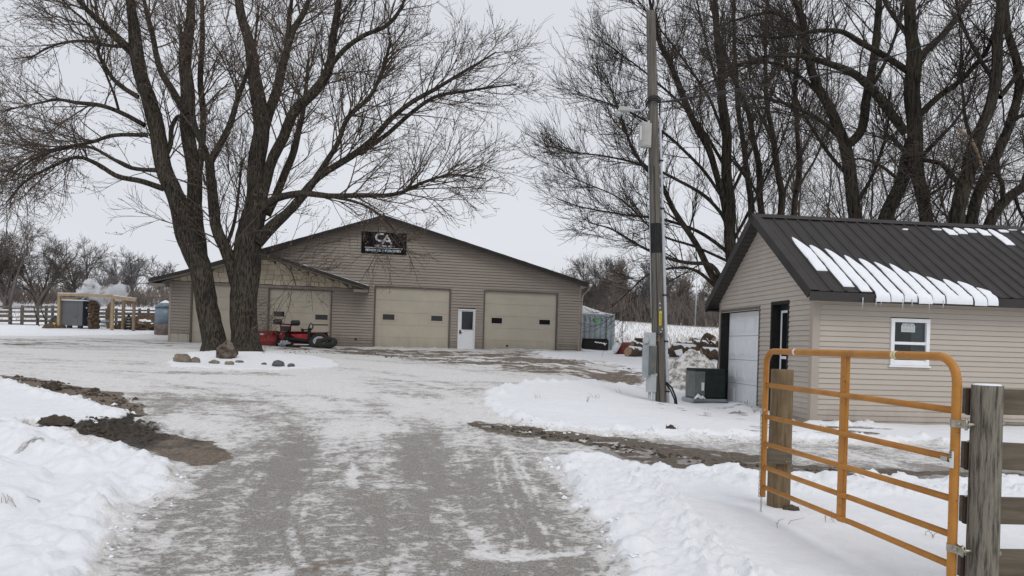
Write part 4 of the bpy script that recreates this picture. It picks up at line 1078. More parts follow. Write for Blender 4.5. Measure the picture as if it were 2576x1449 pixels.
# stickers
def wrap(px, py, wd, m, r, zoff=None, flip=False):
    a, z = H(px, py); b = MB()
    b.tube([(a - wd / 2, 0, z if zoff is None else zoff), (a + wd / 2, 0, z if zoff is None else zoff)], r, 14, caps=False); return b.build('wrap_label', m, gate)
wrap(322, 140, .028, m_label, R0 + .0012, topz); wrap(903, 175, .045, m_label, R0 + .0012, topz)
o = wrap(903, 172, .020, m_labely, R0 + .0018, topz); o.scale = (1, 1, 1)
a_, z_ = H(1190, 765); b = MB(); zb_ = H(1235, 775)[1]
b = MB(); b.tube([(aR - .085, 0, z_ + .002), (aR - .035, 0, z_ + .001)], .0222, 12, caps=False); b.build('wrap_label', m_labelg, gate)
ax_, az1 = H(1243, 725); ax2, az0 = H(1279, 830)
b = MB(); n = 8
for i in range(n):
    t0 = -math.pi / 2 + .7 * (2 * i / n - 1); t1 = -math.pi / 2 + .7 * (2 * (i + 1) / n - 1); r_ = R0 + .0013
    b.add([(aR + r_ * math.cos(t0), r_ * math.sin(t0), az0), (aR + r_ * math.cos(t1), r_ * math.sin(t1), az0), (aR + r_ * math.cos(t1), r_ * math.sin(t1), az1), (aR + r_ * math.cos(t0), r_ * math.sin(t0), az1)], [(0, 1, 2, 3)], True)
b.build('sticker', m_label, gate)
b = MB(); r_ = R0 + .0022
for i in range(9):
    zz = az0 + .055 + .005 * i; t0, t1 = -math.pi / 2 - .5, -math.pi / 2 + .25
    th_ = .0028 if i % 3 else .004
    for k in range(3):
        ta = t0 + (t1 - t0) * k / 3; tb = t0 + (t1 - t0) * (k + 1) / 3
        b.add([(aR + r_ * math.cos(ta), r_ * math.sin(ta), zz), (aR + r_ * math.cos(tb), r_ * math.sin(tb), zz), (aR + r_ * math.cos(tb), r_ * math.sin(tb), zz + th_), (aR + r_ * math.cos(ta), r_ * math.sin(ta), zz + th_)], [(0, 1, 2, 3)])
o = b.build('barcode', m_black, gate); o['kind'] = 'stuff'
# hinges on the post side
pc = P(2477, 1200, 4.16); PR = .084
Ainv = INV[gate.name]; pcl = Ainv[:3, :3] @ np.array([pc[0], pc[1], 0]) + Ainv[:3, 3]
for (cx_, cy_) in ((1245, 562), (1232, 1285)):
    zz = H(cx_, cy_)[1]
    b = MB(); b.tube([(aR, 0, zz - .022), (aR, 0, zz + .022)], R0 + .004, 16, caps=False)
    b.box(aR + .018, aR + .085, -.016, -.011, zz - .022, zz + .022); b.box(aR + .018, aR + .085, .011, .016, zz - .022, zz + .022)
    b.build('hinge_strap', m_zinc, gate)
    b = MB(); b.tube([(aR + .045, -.03, zz), (aR + .045, .03, zz)], .009, 8); b.build('bolt', m_zinc, gate)
    b = MB(); q = np.array([[aR + .078, 0, zz - .032], [aR + .078, 0, zz + .032]]); b.tube(q, .0075, 8)
    dirv = pcl[:2] - np.array([aR + .078, 0]); L_ = np.linalg.norm(dirv); dirv /= L_
    for dz in (-.0, ):
        b.tube([(aR + .078, 0, zz + dz), (aR + .078 + dirv[0] * (L_ - .04), dirv[1] * (L_ - .04), zz + dz)], .010, 8)
    b.build('hinge_pin', m_zinc, gate)
# chain on the latch side
def chain_link(R_, r_, L_):
    b = MB(); p = []
    for t in np.linspace(0, 2 * math.pi, 13)[:-1]: p.append((R_ * math.cos(t), 0, R_ * math.sin(t) + (L_ if math.sin(t) > 0 else -L_)))
    p.append(p[0]); b.tube(p, r_, 5, caps=False); return b
cl0 = None
c0 = H(150, 505); c1 = H(126, 1098)
nlk = 26
for i in range(nlk):
    t = i / (nlk - 1); z = c0[1] + (c1[1] - c0[1]) * t; a = aL - .002 + .010 * math.sin(t * 3); y_ = -.034 if z > bL - .02 else -.012
    if cl0 is None: o = cl0 = chain_link(.008, .0028, .0085).build('chain_link', m_zinc, gate)
    else: o = share(cl0, None, gate)
    o.location = (a, y_, z); o.rotation_euler = (0, 0, (i % 2) * math.pi / 2 + .3)
b = MB(); b.tube([(aL - .02, -.02, c0[1] - .03), (aL + .03, -.035, c0[1] + .01), (aL + .045, -.02, c0[1] + .04)], .006, 6); b.build('chain_hook', m_zinc, gate)

# round hinge post
def rough_post(name, m, parent, p, r, z0, z1, sides=28, rows_=46, amp=.035, seed=0, taper=.06, flat=None):
    th = np.linspace(0, 2 * np.pi, sides, endpoint=False); zs = np.linspace(z0, z1, rows_)
    TH, ZS = np.meshgrid(th, zs)
    rr = r * (1 - taper * (ZS - z0) / (z1 - z0)) * (1 + amp * fbm(TH * 2.2 + seed, ZS * 1.3 + seed, 3) + amp * .6 * perlin(TH * 5 + seed, ZS * .6))
    if flat is not None:
        sq = 1 / np.maximum(np.abs(np.cos(TH - flat)), np.abs(np.sin(TH - flat))); rr = rr * np.minimum(sq, 1.28) * .86
    V = np.stack([p[0] + rr * np.cos(TH), p[1] + rr * np.sin(TH), ZS], -1).reshape(-1, 3)
    fs = [(i * sides + j, i * sides + (j + 1) % sides, (i + 1) * sides + (j + 1) % sides, (i + 1) * sides + j) for i in range(rows_ - 1) for j in range(sides)]
    b = MB(); b.add(V, fs, True); b.f.append([(rows_ - 1) * sides + j for j in range(sides)]); b.sm.append(False)
    return b.build(name, m, parent, world=True)
fence = thing('board_fence', 'brown board fence hung on a thick weathered round post, bottom right', 'fence', (pc[0], pc[1], gz(pc[0], pc[1])))
ptop = P(2477, 969, 4.16)[2]
rough_post('post', m_post, fence, pc, PR, gz(pc[0], pc[1]) - .3, ptop, seed=4)
b = MB(); n = 20; rr = PR * .9
V = [(pc[0] + rr * .98 * math.cos(t), pc[1] + rr * .98 * math.sin(t), ptop - .003) for t in np.linspace(0, 2 * np.pi, n, endpoint=False)] + [(pc[0] + rr * .85 * math.cos(t), pc[1] + rr * .85 * math.sin(t), ptop + .007) for t in np.linspace(0, 2 * np.pi, n, endpoint=False)] + [(pc[0], pc[1], ptop + .009)]
b.add(V, [(i, (i + 1) % n, n + (i + 1) % n, n + i) for i in range(n)] + [(n + i, n + (i + 1) % n, 2 * n) for i in range(n)], True); b.build('snow_cap', m_frost, fence, world=True)
p6 = lambda cx_, cy_: ((3680 + cx_ / 1.8225) / 1.584, (1500 + cy_ / 1.8225) / 1.584)
yb = pc[1] + PR + .004; x2 = pc[0] + 2.5
for k, (ya, ybm, xe) in enumerate(((96, 284, 298), (485, 680, 287), (880, 1070, 274), (1262, 1460, 262))):
    z1 = P(*p6(640, ya), yb)[2]; z0 = P(*p6(640, ybm), yb)[2]; x0 = P(*p6(xe + 12, ya), yb)[0]
    b = MB(); nseg = 14; V = []; xs = np.linspace(x0, x2 + .1, nseg)
    for i, x in enumerate(xs):
        j0 = .004 * math.sin(x * 3 + k) + .003 * math.sin(x * 11 + k * 2)
        for (yy, zz) in ((yb, z0 + j0), (yb + .038, z0 + j0), (yb + .038, z1 + j0 * .6), (yb, z1 + j0 * .6)): V.append((x, yy, zz))
    fs = [(4 * i + j, 4 * i + (j + 1) % 4, 4 * i + 4 + (j + 1) % 4, 4 * i + 4 + j) for i in range(nseg - 1) for j in range(4)] + [(0, 3, 2, 1), (4 * nseg - 4, 4 * nseg - 3, 4 * nseg - 2, 4 * nseg - 1)]
    b.add(V, fs); brd = b.build('board', m_board, fence, world=True, bevel=.004)
    b = MB(); b.box(x0 - .006, x0 + .075, yb - .034, yb - .003, z0 - .003, z1 + .002); b.build('board_end', m_boardend, fence, world=True, bevel=.004)
    if k in (1, 2):
        b = MB(); th = np.linspace(0, np.pi, 7)
        b.tube([(x0 + .05, yb - .035, z1 - .01), (x0 + .06, yb - .038, z1 - .05), (x0 + .065, yb - .036, z1 - .10)], [.012, .009, .003], 6); b.tube([(x0, yb - .02, z1 + .004), (x0 + .05, yb - .02, z1 + .008)], [.006, .010], 6)
        b.build('clinging_snow', m_frost, fence, world=True)
zb_ = P(*p6(640, 335), yb)[2]
b = MB(); b.tube([(pc[0] + PR * .9, pc[1], zb_), (x2, pc[1] + .02, zb_)], .010, 6); b.build('tension_rod', m_zinc, fence, world=True)
zb2 = P(*p6(640, 1258), yb)[2]
for z in (zb_, zb2):
    b = MB(); b.tube([(pc[0] + PR * .85, pc[1], z), (pc[0] + PR + .018, pc[1], z)], .014, 8); b.build('bolt_end', m_zinc, fence, world=True)
pc2 = np.array([x2, pc[1] + .0]); rough_post('post', m_post, fence, pc2, PR, gz(x2, pc[1]) - .3, ptop + .03, seed=9)
# latch post behind the gate
lp = P(1957, 1304, 6.62); lpt = P(1960, 929, 6.62)[2]
latch = thing('latch_post', 'short square-cut wooden post with a nailed block behind the yellow gate', 'post', (lp[0], lp[1], gz(lp[0], lp[1])))
rough_post('post', m_post2, latch, lp, .092, gz(lp[0], lp[1]) - .2, lpt, seed=21, taper=.04, flat=.25)
q0 = P(1931, 1128, 6.5); q1 = P(1991, 1168, 6.5)
b = MB(); b.box(q0[0], q1[0], lp[1] - .135, lp[1] - .092, q1[2], q0[2]); b.build('block', m_board, latch, world=True, bevel=.005)
b = MB()
for x_ in (.78, .90): b.tube([(q0[0] + (q1[0] - q0[0]) * x_, lp[1] - .139, q1[2] + .025), (q0[0] + (q1[0] - q0[0]) * x_, lp[1] - .13, q1[2] + .025)], .007, 6)
b.build('screw_heads', m_zinc, latch, world=True)['kind'] = 'stuff'

# ================================================================== UTILITY POLE
ZP = 17.0
pb = P(1659, 1020, ZP); pt = P(1637, 30, ZP); pgz = gz(pb[0], pb[1])
pole = thing('utility_pole', 'tall weathered wooden power pole carrying grey meter boxes and a conduit', 'utility pole', (pb[0], pb[1], pgz))
ax = lambda t: pb + (pt - pb) * t
b = MB(); n = 40; sd_ = 20; th = np.linspace(0, 2 * np.pi, sd_, endpoint=False); V = []
for i in range(n):
    t = -.03 + 1.03 * i / (n - 1); c = ax(t); r = .152 - .046 * t
    rr = r * (1 + .02 * np.array([float(perlin(np.array([x * 1.3 + 3]), np.array([i * .15]))[0]) for x in th]))
    V += [(c[0] + rr[j] * math.cos(th[j]), c[1] + rr[j] * math.sin(th[j]), c[2]) for j in range(sd_)]
b.add(V, [(i * sd_ + j, i * sd_ + (j + 1) % sd_, (i + 1) * sd_ + (j + 1) % sd_, (i + 1) * sd_ + j) for i in range(n - 1) for j in range(sd_)], True)
b.f.append([(n - 1) * sd_ + j for j in range(sd_)]); b.sm.append(False); b.build('post', m_pole, pole, world=True)
def tpole(py): return (1020 - py) / 990.0
prad = lambda t: .152 - .046 * t
t0, t1 = tpole(637), tpole(563)
b = MB(); b.tube([ax(t0), ax((t0 + t1) / 2), ax(t1)], [prad(t0) + .006, prad(t0) + .005, prad(t1) + .006], 20, caps=False); b.build('black_band', m_blackm, pole, world=True)
# conduit on the right side
b = MB(); pts = []
for py in (1022, 900, 800, 700, 600, 500, 400, 300): t = tpole(py); c = ax(t); pts.append((c[0] + prad(t) + .035, c[1] - .03, c[2]))
b.tube(pts, [.040] * 5 + [.03] * 3, 10); b.build('conduit', m_conduit, pole, world=True)
for py in (984, 858, 742, 405, 525):
    t = tpole(py); c = ax(t); b = MB(); b.box(c[0] + prad(t) - .03, c[0] + prad(t) + .08, c[1] - .085, c[1] - .03, c[2] - .016, c[2] + .016); b.build('conduit_strap', m_blackm, pole, world=True)
# ground wire, moulding strip
b = MB(); pts = []
for py in (1015, 850, 700, 560, 420): t = tpole(py); c = ax(t); pts.append((c[0] - .03, c[1] - prad(t) - .008, c[2]))
b.tube(pts, .008, 5); b.build('ground_wire', m_black, pole, world=True)
b = MB(); pts = []
for py in (800, 700, 560, 420, 395): t = tpole(py); c = ax(t); pts.append((c[0] - prad(t) - .012, c[1] - .05, c[2]))
b.tube(pts, .012, 6); b.build('riser_cable', m_greybox, pole, world=True)
t = tpole(801); c = ax(t); b = MB(); b.box(c[0] + .01, c[0] + .062, c[1] - prad(t) - .006, c[1] - prad(t) + .01, c[2] - .165, c[2] + .165); tagp = b.build('pole_tag', m_labely, pole, world=True)
b = MB()
for k in range(6): b.box(c[0] + .024, c[0] + .05, c[1] - prad(t) - .008, c[1] - prad(t) - .0062, c[2] - .14 + k * .045, c[2] - .118 + k * .045)
b.build('tag_digits', m_black, pole, world=True)['kind'] = 'stuff'
b = MB()
for (py, dx) in ((775, .035), (764, .035), (828, .07), (835, .04)):
    t = tpole(py); c = ax(t); b.tube([(c[0] + dx, c[1] - prad(t) - .008, c[2]), (c[0] + dx, c[1] - prad(t) + .01, c[2])], .014, 8)
b.build('tag_nail', m_label, pole, world=True)['kind'] = 'stuff'
t = tpole(852); c = ax(t); b = MB()
for k, pp in enumerate([[(-.05, 0, .06), (.0, 0, .08), (.03, 0, .05), (.0, 0, 0), (-.05, 0, -.05), (.05, 0, -.05)]]):
    b.tube([(c[0] - .03 + q[0], c[1] - prad(t) - .012, c[2] + q[2]) for q in pp], .009, 5)
b.build('pole_number', m_lumber, pole, world=True)
t = tpole(845); c = ax(t); b = MB(); b.tube([(c[0] - .09 + .03 * math.cos(x), c[1] - prad(t) - .02 - .01 * math.sin(x * 2), c[2] + .02 + .045 * math.sin(x)) for x in np.linspace(0, 6.28, 12)] + [(c[0] + .05 + .03 * math.cos(x), c[1] - prad(t) - .02, c[2] + .02 + .04 * math.sin(x)) for x in np.linspace(3.14, 9.4, 12)], .008, 5); b.build('wire_loop', m_black, pole, world=True)
# cables at the top: loops round the pole and the service drop
b = MB()
for k, (py, rr) in enumerate(((258, .06), (266, .04), (275, .05))):
    t = tpole(py); c = ax(t); pts = []
    for x in np.linspace(math.pi * 1.0, math.pi * 2.05, 12): pts.append((c[0] + (prad(t) + rr) * math.cos(x), c[1] + (prad(t) + rr) * math.sin(x), c[2] + .10 * abs(math.sin(x)) + .03 * k))
    pts.append((c[0] + prad(t) + .05, c[1] - .02, c[2] - .25)); b.tube(pts, .016, 6)
b.build('cable_loop', m_cable, pole, world=True)
b = MB(); e = P(1590, 300, ZP); t = tpole(270); c = ax(t)
b.tube([c + np.array([-.14, -.1, 0]), P(1618, 278, ZP - .2), P(1600, 292, ZP - .1), e + np.array([-.1, .1, -.12])], .012, 5); b.build('cable_tail', m_cable, pole, world=True)
b = MB(); t = tpole(258); c = ax(t)
A = c + np.array([.12, 0, 0]); E = P(2460, 66, 26.0)
for k in range(2):
    pts = []
    for x in np.linspace(0, 1, 14): q = A * (1 - x) + E * x; pts.append(q + np.array([0, 0, -1.3 * x * (1 - x) + k * .05 * math.sin(x * 9)]))
    b.tube(pts, .016, 5)
b.build('service_cable', m_cable, pole, world=True)
b = MB(); t = tpole(380); c = ax(t)
for k in range(3): b.tube([P(1628, 372, ZP - .15), P(1622 - 4 * k, 400, ZP - .16), P(1612 + 6 * k, 430 + 6 * k, ZP - .15), P(1632, 450, ZP - .12)], .010, 5)
b.build('cable_bundle', m_cable, pole, world=True)
b = MB(); b.tube([P(1676, 962, ZP - .1), P(1690, 975, ZP - .15), P(1700, 1000, ZP - .2), P(1704, 1028, ZP - .2)], .022, 6); b.tube([P(1676, 966, ZP - .05), P(1686, 980, ZP - .1), P(1697, 1005, ZP - .15), P(1699, 1028, ZP - .15)], .018, 6); b.build('ground_cable', m_cable, pole, world=True)

def wbox(name, m, parent, px0, py0, px1, py1, Z, depth, bevel=.008):
    A = P(px0, py0, Z); B_ = P(px1, py1, Z); b = MB(); b.box(min(A[0], B_[0]), max(A[0], B_[0]), A[1] - depth / 2, A[1] + depth / 2, min(A[2], B_[2]), max(A[2], B_[2]))
    return b.build(name, m, parent, world=True, bevel=bevel)
def rbox(name, m, parent, c, size, rz, bevel=.008):
    b = MB(); b.cbox(c, size, rot3(0, 0, rz)); return b.build(name, m, parent, world=True, bevel=bevel)
# yard light on its arm
c = P(1560, 276, ZP - .1)
yl = thing('yard_light', 'small white area lamp on an arm near the top of the pole', 'lamp', tuple(P(1632, 275, ZP)))
b = MB(); b.tube([P(1633, 276, ZP - .1), P(1600, 277, ZP - .1), P(1582, 277, ZP - .1)], .022, 8); b.build('arm', m_conduit, yl, world=True)
b = MB(); A = P(1552, 272, ZP - .1); B_ = P(1586, 279, ZP - .1)
b.prism([(A[0], A[1] - .09, A[2] - .08), (B_[0], A[1] - .06, B_[2] - .01), (B_[0], A[1] - .06, B_[2] + .07), (A[0] + .05, A[1] - .09, A[2] + .03)], (0, .17, 0)); b.build('housing', m_panelw, yl, world=True, bevel=.01)
b = MB(); b.tube([P(1556, 280, ZP - .1), P(1555, 292, ZP - .1)], [.075, .06], 10); b.build('lens', m_labelg, yl, world=True)
b = MB(); b.tube([P(1574, 270, ZP - .1), P(1574, 264, ZP - .1)], .04, 8); b.build('photocell', m_black, yl, world=True)
# pale equipment cabinet
eb = thing('equipment_cabinet', 'pale grey cabinet bolted high on the pole below the lamp', 'box', tuple(P(1624, 372, ZP - .2)))
c = P(1623, 340, ZP - .18); rbox('cabinet_body', m_panelw, eb, c, (.25, .16, .56), .55)
R_ = rot3(0, 0, .55); b = MB(); b.cbox(c + R_ @ np.array([-.13, 0, .03]), (.012, .045, .32), R_); b.build('label_plate', m_label, eb, world=True)
b = MB(); b.cbox(c + R_ @ np.array([.0, -.086, 0]), (.21, .012, .50), R_); b.build('cabinet_door', m_panelw, eb, world=True, bevel=.004)
b = MB(); b.tube([P(1632, 312, ZP - .1), P(1632, 304, ZP - .1)], .03, 8); b.build('cable_gland', m_conduit, eb, world=True)
# electric meter panel: meter socket, long panel, lower box, pipes
mp_ = thing('meter_panel', 'grey electric meter boxes and pipes on the side of the pole base', 'meter box', tuple(P(1630, 1010, ZP - .1)))
rbox('meter_socket', m_greylt, mp_, P(1635, 853, ZP - .22), (.24, .16, .30), .7)
b = MB(); cc = P(1627, 856, ZP - .34); d_ = rot3(0, 0, .7) @ np.array([-1, -.2, 0]); b.tube([cc, cc + d_ * .07], [.085, .07], 14); b.build('meter_dial', m_labelg, mp_, world=True)
rbox('breaker_panel', m_greybox, mp_, P(1633, 907, ZP - .24), (.30, .17, .72), .7)
R_ = rot3(0, 0, .7); c = P(1633, 907, ZP - .24); b = MB(); b.cbox(c + R_ @ np.array([.0, -.092, 0]), (.25, .014, .66), R_); b.build('panel_cover', m_hvacl, mp_, world=True, bevel=.004)
b = MB(); b.cbox(c + R_ @ np.array([-.157, 0, -.02]), (.012, .14, .74), R_); b.build('side_flange', m_greybox, mp_, world=True)
rbox('lower_box', m_greylt, mp_, P(1638, 962, ZP - .2), (.20, .15, .44), .7)
b = MB(); b.cbox(P(1638, 943, ZP - .2), (.23, .18, .03), rot3(0, 0, .7)); b.build('box_lid', m_greylt, mp_, world=True, bevel=.004)
for (px, m_) in ((1634, m_conduit), (1645, m_greylt)):
    b = MB(); b.tube([P(px, 978, ZP - .18), P(px, 1021, ZP - .18)], .035, 8); b.build('riser_pipe', m_, mp_, world=True)

# ================================================================== HVAC UNIT, SNOW HEAP, LOGS, CONTAINER
hz = P(1765, 1022, 18.0); hg = gz(hz[0], hz[1])
hv = thing('heat_pump_unit', 'dark green outdoor heating unit on a slab at the garage corner', 'heating unit', (hz[0] + .12, hz[1], hg), .12)
b = MB(); b.box(-.38, .5, -.05, .72, .0, .10); b.build('slab', m_greybox, hv, bevel=.01)
b = MB(); b.box(-.30, .46, .0, .66, .10, .84); b.build('cabinet', m_hvac, hv, bevel=.012)
b = MB(); b.box(-.05, .46, -.016, -.001, .14, .70); b.build('service_panel', m_hvac, hv, bevel=.006)
b = MB(); b.box(-.315, -.06, -.014, .0, .12, .77); b.box(-.315, -.301, .0, .64, .12, .77); b.build('side_cover', m_hvacl, hv, bevel=.006)
b = MB(); b.box(-.15, -.08, -.018, -.0145, .30, .50); b.build('rating_plate', m_label, hv)
b = MB(); b.box(.0, .16, -.021, -.0165, .50, .525); b.build('grip', m_black, hv)
b = MB(); b.tube([(-.36, -.10, .03), (.5, -.12, .02)], .025, 6); b.build('pipe', m_hvacl, hv)
b = MB(); b.tube([(.36, .3, .78), (.38, .3, .95), (.44, .32, 1.5)], .012, 5); b.build('aerial_lead', m_black, hv)
b = MB(); 
for (dx, r_) in ((-.25, .09), (-.14, .06)): 
    b.tube([(dx - r_, -.06, .1), (dx, -.07, .1 + r_ * .9), (dx + r_ * 1.4, -.05, .1)], [.02, r_ * .6, .02], 7)
b.build('settled_snow', m_frost, hv)

def lumpy(name, m, parent, c, rx, ry, rz_, seed, n=40, amp=.25, freq=2.0, world=True, half=True, smooth=True, rot=0):
    """irregular heap or boulder"""
    lat = np.linspace(0 if half else -np.pi / 2, np.pi / 2, n // 2); lon = np.linspace(0, 2 * np.pi, n, endpoint=False)
    LA, LO = np.meshgrid(lat, lon, indexing='ij')
    X = np.cos(LA) * np.cos(LO); Y = np.cos(LA) * np.sin(LO); Zs = np.sin(LA)
    k = 1 + amp * (fbm(X * freq + seed + Zs, Y * freq + seed * 1.7 - Zs, 4) + .5 * fbm(Zs * freq + seed * 3, X * freq, 3))
    X, Y, Zs = X * rx * k, Y * ry * k, Zs * rz_ * k
    V = np.stack([X * math.cos(rot) - Y * math.sin(rot), X * math.sin(rot) + Y * math.cos(rot), Zs], -1).reshape(-1, 3) + np.array(c)
    h_ = len(lat); fs = [(i * n + j, i * n + (j + 1) % n, (i + 1) * n + (j + 1) % n, (i + 1) * n + j) for i in range(h_ - 1) for j in range(n)]
    b = MB(); b.add(V, fs, smooth); return b.build(name, m, parent, world=world)
sp = P(1736, 985, 22.0); sg = gz(sp[0], sp[1])
n_ = 120; th = np.linspace(0, 2 * np.pi, n_, endpoint=False); rad = np.linspace(0, 1, 46); RR, TH = np.meshgrid(rad, th, indexing='ij')
X = sp[0] + .12 + RR * np.cos(TH) * 1.35; Y = sp[1] + .6 + RR * np.sin(TH) * 1.4
hh = 1.22 * (1 - RR ** 1.25) ** 1.0 * (1 + .2 * np.cos(TH - .3) * RR) + (1 - RR ** 4) * (.11 * fbm(X * 2.5, Y * 2.5, 4) + .09 * np.abs(fbm(X * 7, Y * 7, 3)))
V = np.stack([X, Y, np.where(RR > .97, sg - .15, sg + np.maximum(hh, -.1))], -1).reshape(-1, 3)
b = MB(); b.add(V, [(i * n_ + j, i * n_ + (j + 1) % n_, (i + 1) * n_ + (j + 1) % n_, (i + 1) * n_ + j) for i in range(45) for j in range(n_)], True)
o = b.build('snow_heap', m_dirtsnow); o['kind'] = 'structure'

def log(px0, py0, px1, py1, Z0, Z1, r, label, group='logs piled behind the yard', snow=True, endcol=True, tk=1.0):
    A = P(px0, py0, Z0); B_ = P(px1, py1, Z1); c = (A + B_) / 2
    L = thing('log', label, 'log', tuple(A), 0, group=group)
    b = MB(); n = 9; pts = [A + (B_ - A) * i / (n - 1) + np.array([0, 0, .02 * math.sin(i * 1.7 + px0)]) for i in range(n)]
    rs = [r * (1 - .12 * i / n + .05 * math.sin(i * 2.3 + py0)) for i in range(n)]
    b.tube(pts, rs, 12, caps=False); b.build('bark', m_logbark, L, world=True)
    for p_, q_, rr in ((pts[0], pts[1], rs[0]), (pts[-1], pts[-2], rs[-1])):
        d = (p_ - q_) / np.linalg.norm(p_ - q_); b = MB(); b.tube([p_ - d * .02, p_ + d * .004], rr * .96, 12); b.build('cut_end', m_logend, L, world=True)
    if snow:
        b = MB(); m_ = 16; V = []
        for i in range(m_):
            s = .04 + .92 * i / (m_ - 1); q = A + (B_ - A) * s; d = (B_ - A) / np.linalg.norm(B_ - A); sd_ = np.cross(d, [0, 0, 1.0]); sd_ /= np.linalg.norm(sd_)
            wv = .78 + .28 * float(perlin(np.array([i * .43 + px0]), np.array([py0 * .1]))[0])
            if i in (0, m_ - 1): wv *= .4
            for (fx, fz) in ((-.9, .42), (-.6, .86), (0, 1.12), (.6, .86), (.9, .42)):
                V.append(q + sd_ * r * fx * wv + np.array([0, 0, r * (fz if abs(fx) < .7 else fz * (.7 + .4 * wv)) * (1 if abs(fx) < .9 else 1)]) + np.array([0, 0, .015]))
        b.add(V, [(i * 5 + j, (i + 1) * 5 + j, (i + 1) * 5 + j + 1, i * 5 + j + 1) for i in range(m_ - 1) for j in range(4)], True); b.build('snow_cover', m_frost, L, world=True)
    return L
c7 = lambda cx_, cy_: ((2280 + cx_ / 4.441) / 1.584, (1180 + cy_ / 4.441) / 1.584)
def lg(x0, y0, x1, y1, Z0, Z1, r, label, **k): return log(*c7(x0, y0), *c7(x1, y1), Z0, Z1, r, label, **k)
lg(985, 985, 1230, 1010, 33.5, 34.2, .24, 'cut log with a pale sawn end left of the power pole', endcol=True)
lg(1060, 860, 1260, 900, 35.5, 35.8, .16, 'slanting brown log leaning over the red tank', snow=True)
lg(1740, 960, 2210, 990, 33.5, 33.2, .30, 'thick dark snow-capped log lying just right of the pole')
lg(1500, 930, 1760, 970, 34.5, 34.2, .20, 'dark log half hidden behind the pole')
lg(1860, 850, 2130, 855, 35.0, 35.4, .13, 'thin brown log at the left end of the pile')
lg(2090, 790, 2300, 800, 36.0, 36.2, .17, 'brown log with a rounded left end high on the pile')
lg(2360, 700, 2500, 760, 36.0, 35.6, .18, 'split reddish log sticking up at the top of the pile', snow=False)
lg(2130, 870, 2560, 900, 34.8, 34.8, .24, 'long brown log in the middle of the pile beside the garage')
lg(2300, 830, 2620, 850, 35.8, 35.8, .24, 'upper snow-covered log beside the garage eave')
lg(2290, 1015, 2640, 1040, 32.5, 32.5, .26, 'lowest log of the pile, nearest the dirty snow heap')
br = thing('broken_branch', 'bare forked branch lying across the log pile', 'branch', tuple(P(*c7(2320, 760), 34.0)))
for nm, pts in (('stem', [(2210, 960), (2260, 850), (2310, 720), (2330, 690)]), ('fork', [(2260, 850), (2180, 840), (2130, 800)]), ('fork', [(2320, 710), (2400, 800), (2540, 940)]), ('fork', [(2430, 800), (2500, 840), (2560, 900)])):
    b = MB(); b.tube([P(*c7(*q), 33.2) for q in pts], np.linspace(.05, .02, len(pts)), 6); b.build(nm, m_logbark, br, world=True)
sl_ = thing('snowy_slab', 'upright white snow-covered slab of wood standing before the thick log', 'wood slab', tuple(P(*c7(1890, 1050), 32.6)))
A = P(*c7(1860, 1050), 32.6); B_ = P(*c7(1935, 935), 32.6)
b = MB(); b.prism([(A[0], A[1], A[2]), (A[0] + .27, A[1], A[2]), (B_[0] + .03, A[1], B_[2]), (B_[0] - .3, A[1], B_[2] - .08)], (0, .16, 0)); b.build('snow_face', m_frost, sl_, world=True, bevel=.03)
# maroon tank behind
tk = thing('red_tank', 'maroon metal tank lying in the snow right of the shipping container', 'tank', tuple(P(*c7(940, 990), 36.0)))
b = MB(); A = P(*c7(812, 925), 36.0); B_ = P(*c7(1120, 925), 36.6); b.tube([A, A + (B_ - A) * .04, B_], [.34, .38, .38], 16); b.build('shell', m_maroon, tk, world=True)
b = MB(); b.tube([A - np.array([.22, 0, -.12]), A], [.2, .34], 14); b.build('snowy_end', m_frost, tk, world=True)
b = MB(); V = []; m_ = 10
for i in range(m_):
    q = A + (B_ - A) * (i / (m_ - 1))
    for a_ in (-.9, -.5, 0, .5, .9): V.append(q + np.array([0, -.40 * math.sin(a_) , .40 * math.cos(a_)]))
b.add(V, [(i * 5 + j, (i + 1) * 5 + j, (i + 1) * 5 + j + 1, i * 5 + j + 1) for i in range(m_ - 1) for j in range(4)], True); b.build('snow_cover', m_frost, tk, world=True)
b = MB(); A = P(*c7(1180, 840), 37); b.box(A[0] - .2, A[0] + .2, A[1] - .2, A[1] + .2, A[2] - .6, A[2] + .28); stp = tag(b.build('tree_stump', m_logbark, None, bevel=.05), 'small brown stump standing in the stubble beyond the red tank', 'stump')
del stp

# shipping container
cA = P(*c7(118, 1000), 39.4); cB = P(*c7(735, 1020), 39.4); cz1 = P(*c7(400, 318), 39.4)[2]; cz0 = gz(cB[0], cB[1]) - .05
ct = thing('shipping_container', 'blue-grey corrugated shipping container with snow on its roof beside the barn', 'container', (cA[0], cA[1], cz0))
W_ = cB[0] - cA[0]; hC = cz1 - cz0
x = -.9; V = []; fs = []; i = 0
xs = []; 
while x < W_ - .12: xs += [(x, 0), (x + .06, -.045), (x + .17, -.045), (x + .23, 0)]; x += .285
for (x, y_) in xs: V += [(x, y_, .1), (x, y_, hC - .08)]
fs = [(2 * i, 2 * i + 2, 2 * i + 3, 2 * i + 1) for i in range(len(xs) - 1)]
b = MB(); b.add(V, fs); b.box(-.9, W_ - .1, .01, 6, .1, hC - .09); b.build('corrugated_wall', m_cont, ct)
b = MB(); b.box(W_ - .12, W_, -.06, .06, 0, hC); b.box(-.9, W_ - .121, -.055, .05, hC - .09, hC); b.box(-.9, W_ - .121, -.055, .05, .0, .11); b.build('frame', m_cont, ct)
b = MB(); b.box(W_ - .12, W_ + .003, .061, 6.1, .0, hC - .002); b.build('end_wall', m_cont, ct)
lx = lambda cx_: P(*c7(cx_, 400), 39.4)[0] - cA[0]; lz = lambda cy_: P(*c7(450, cy_), 39.4)[2] - cz0
b = MB()
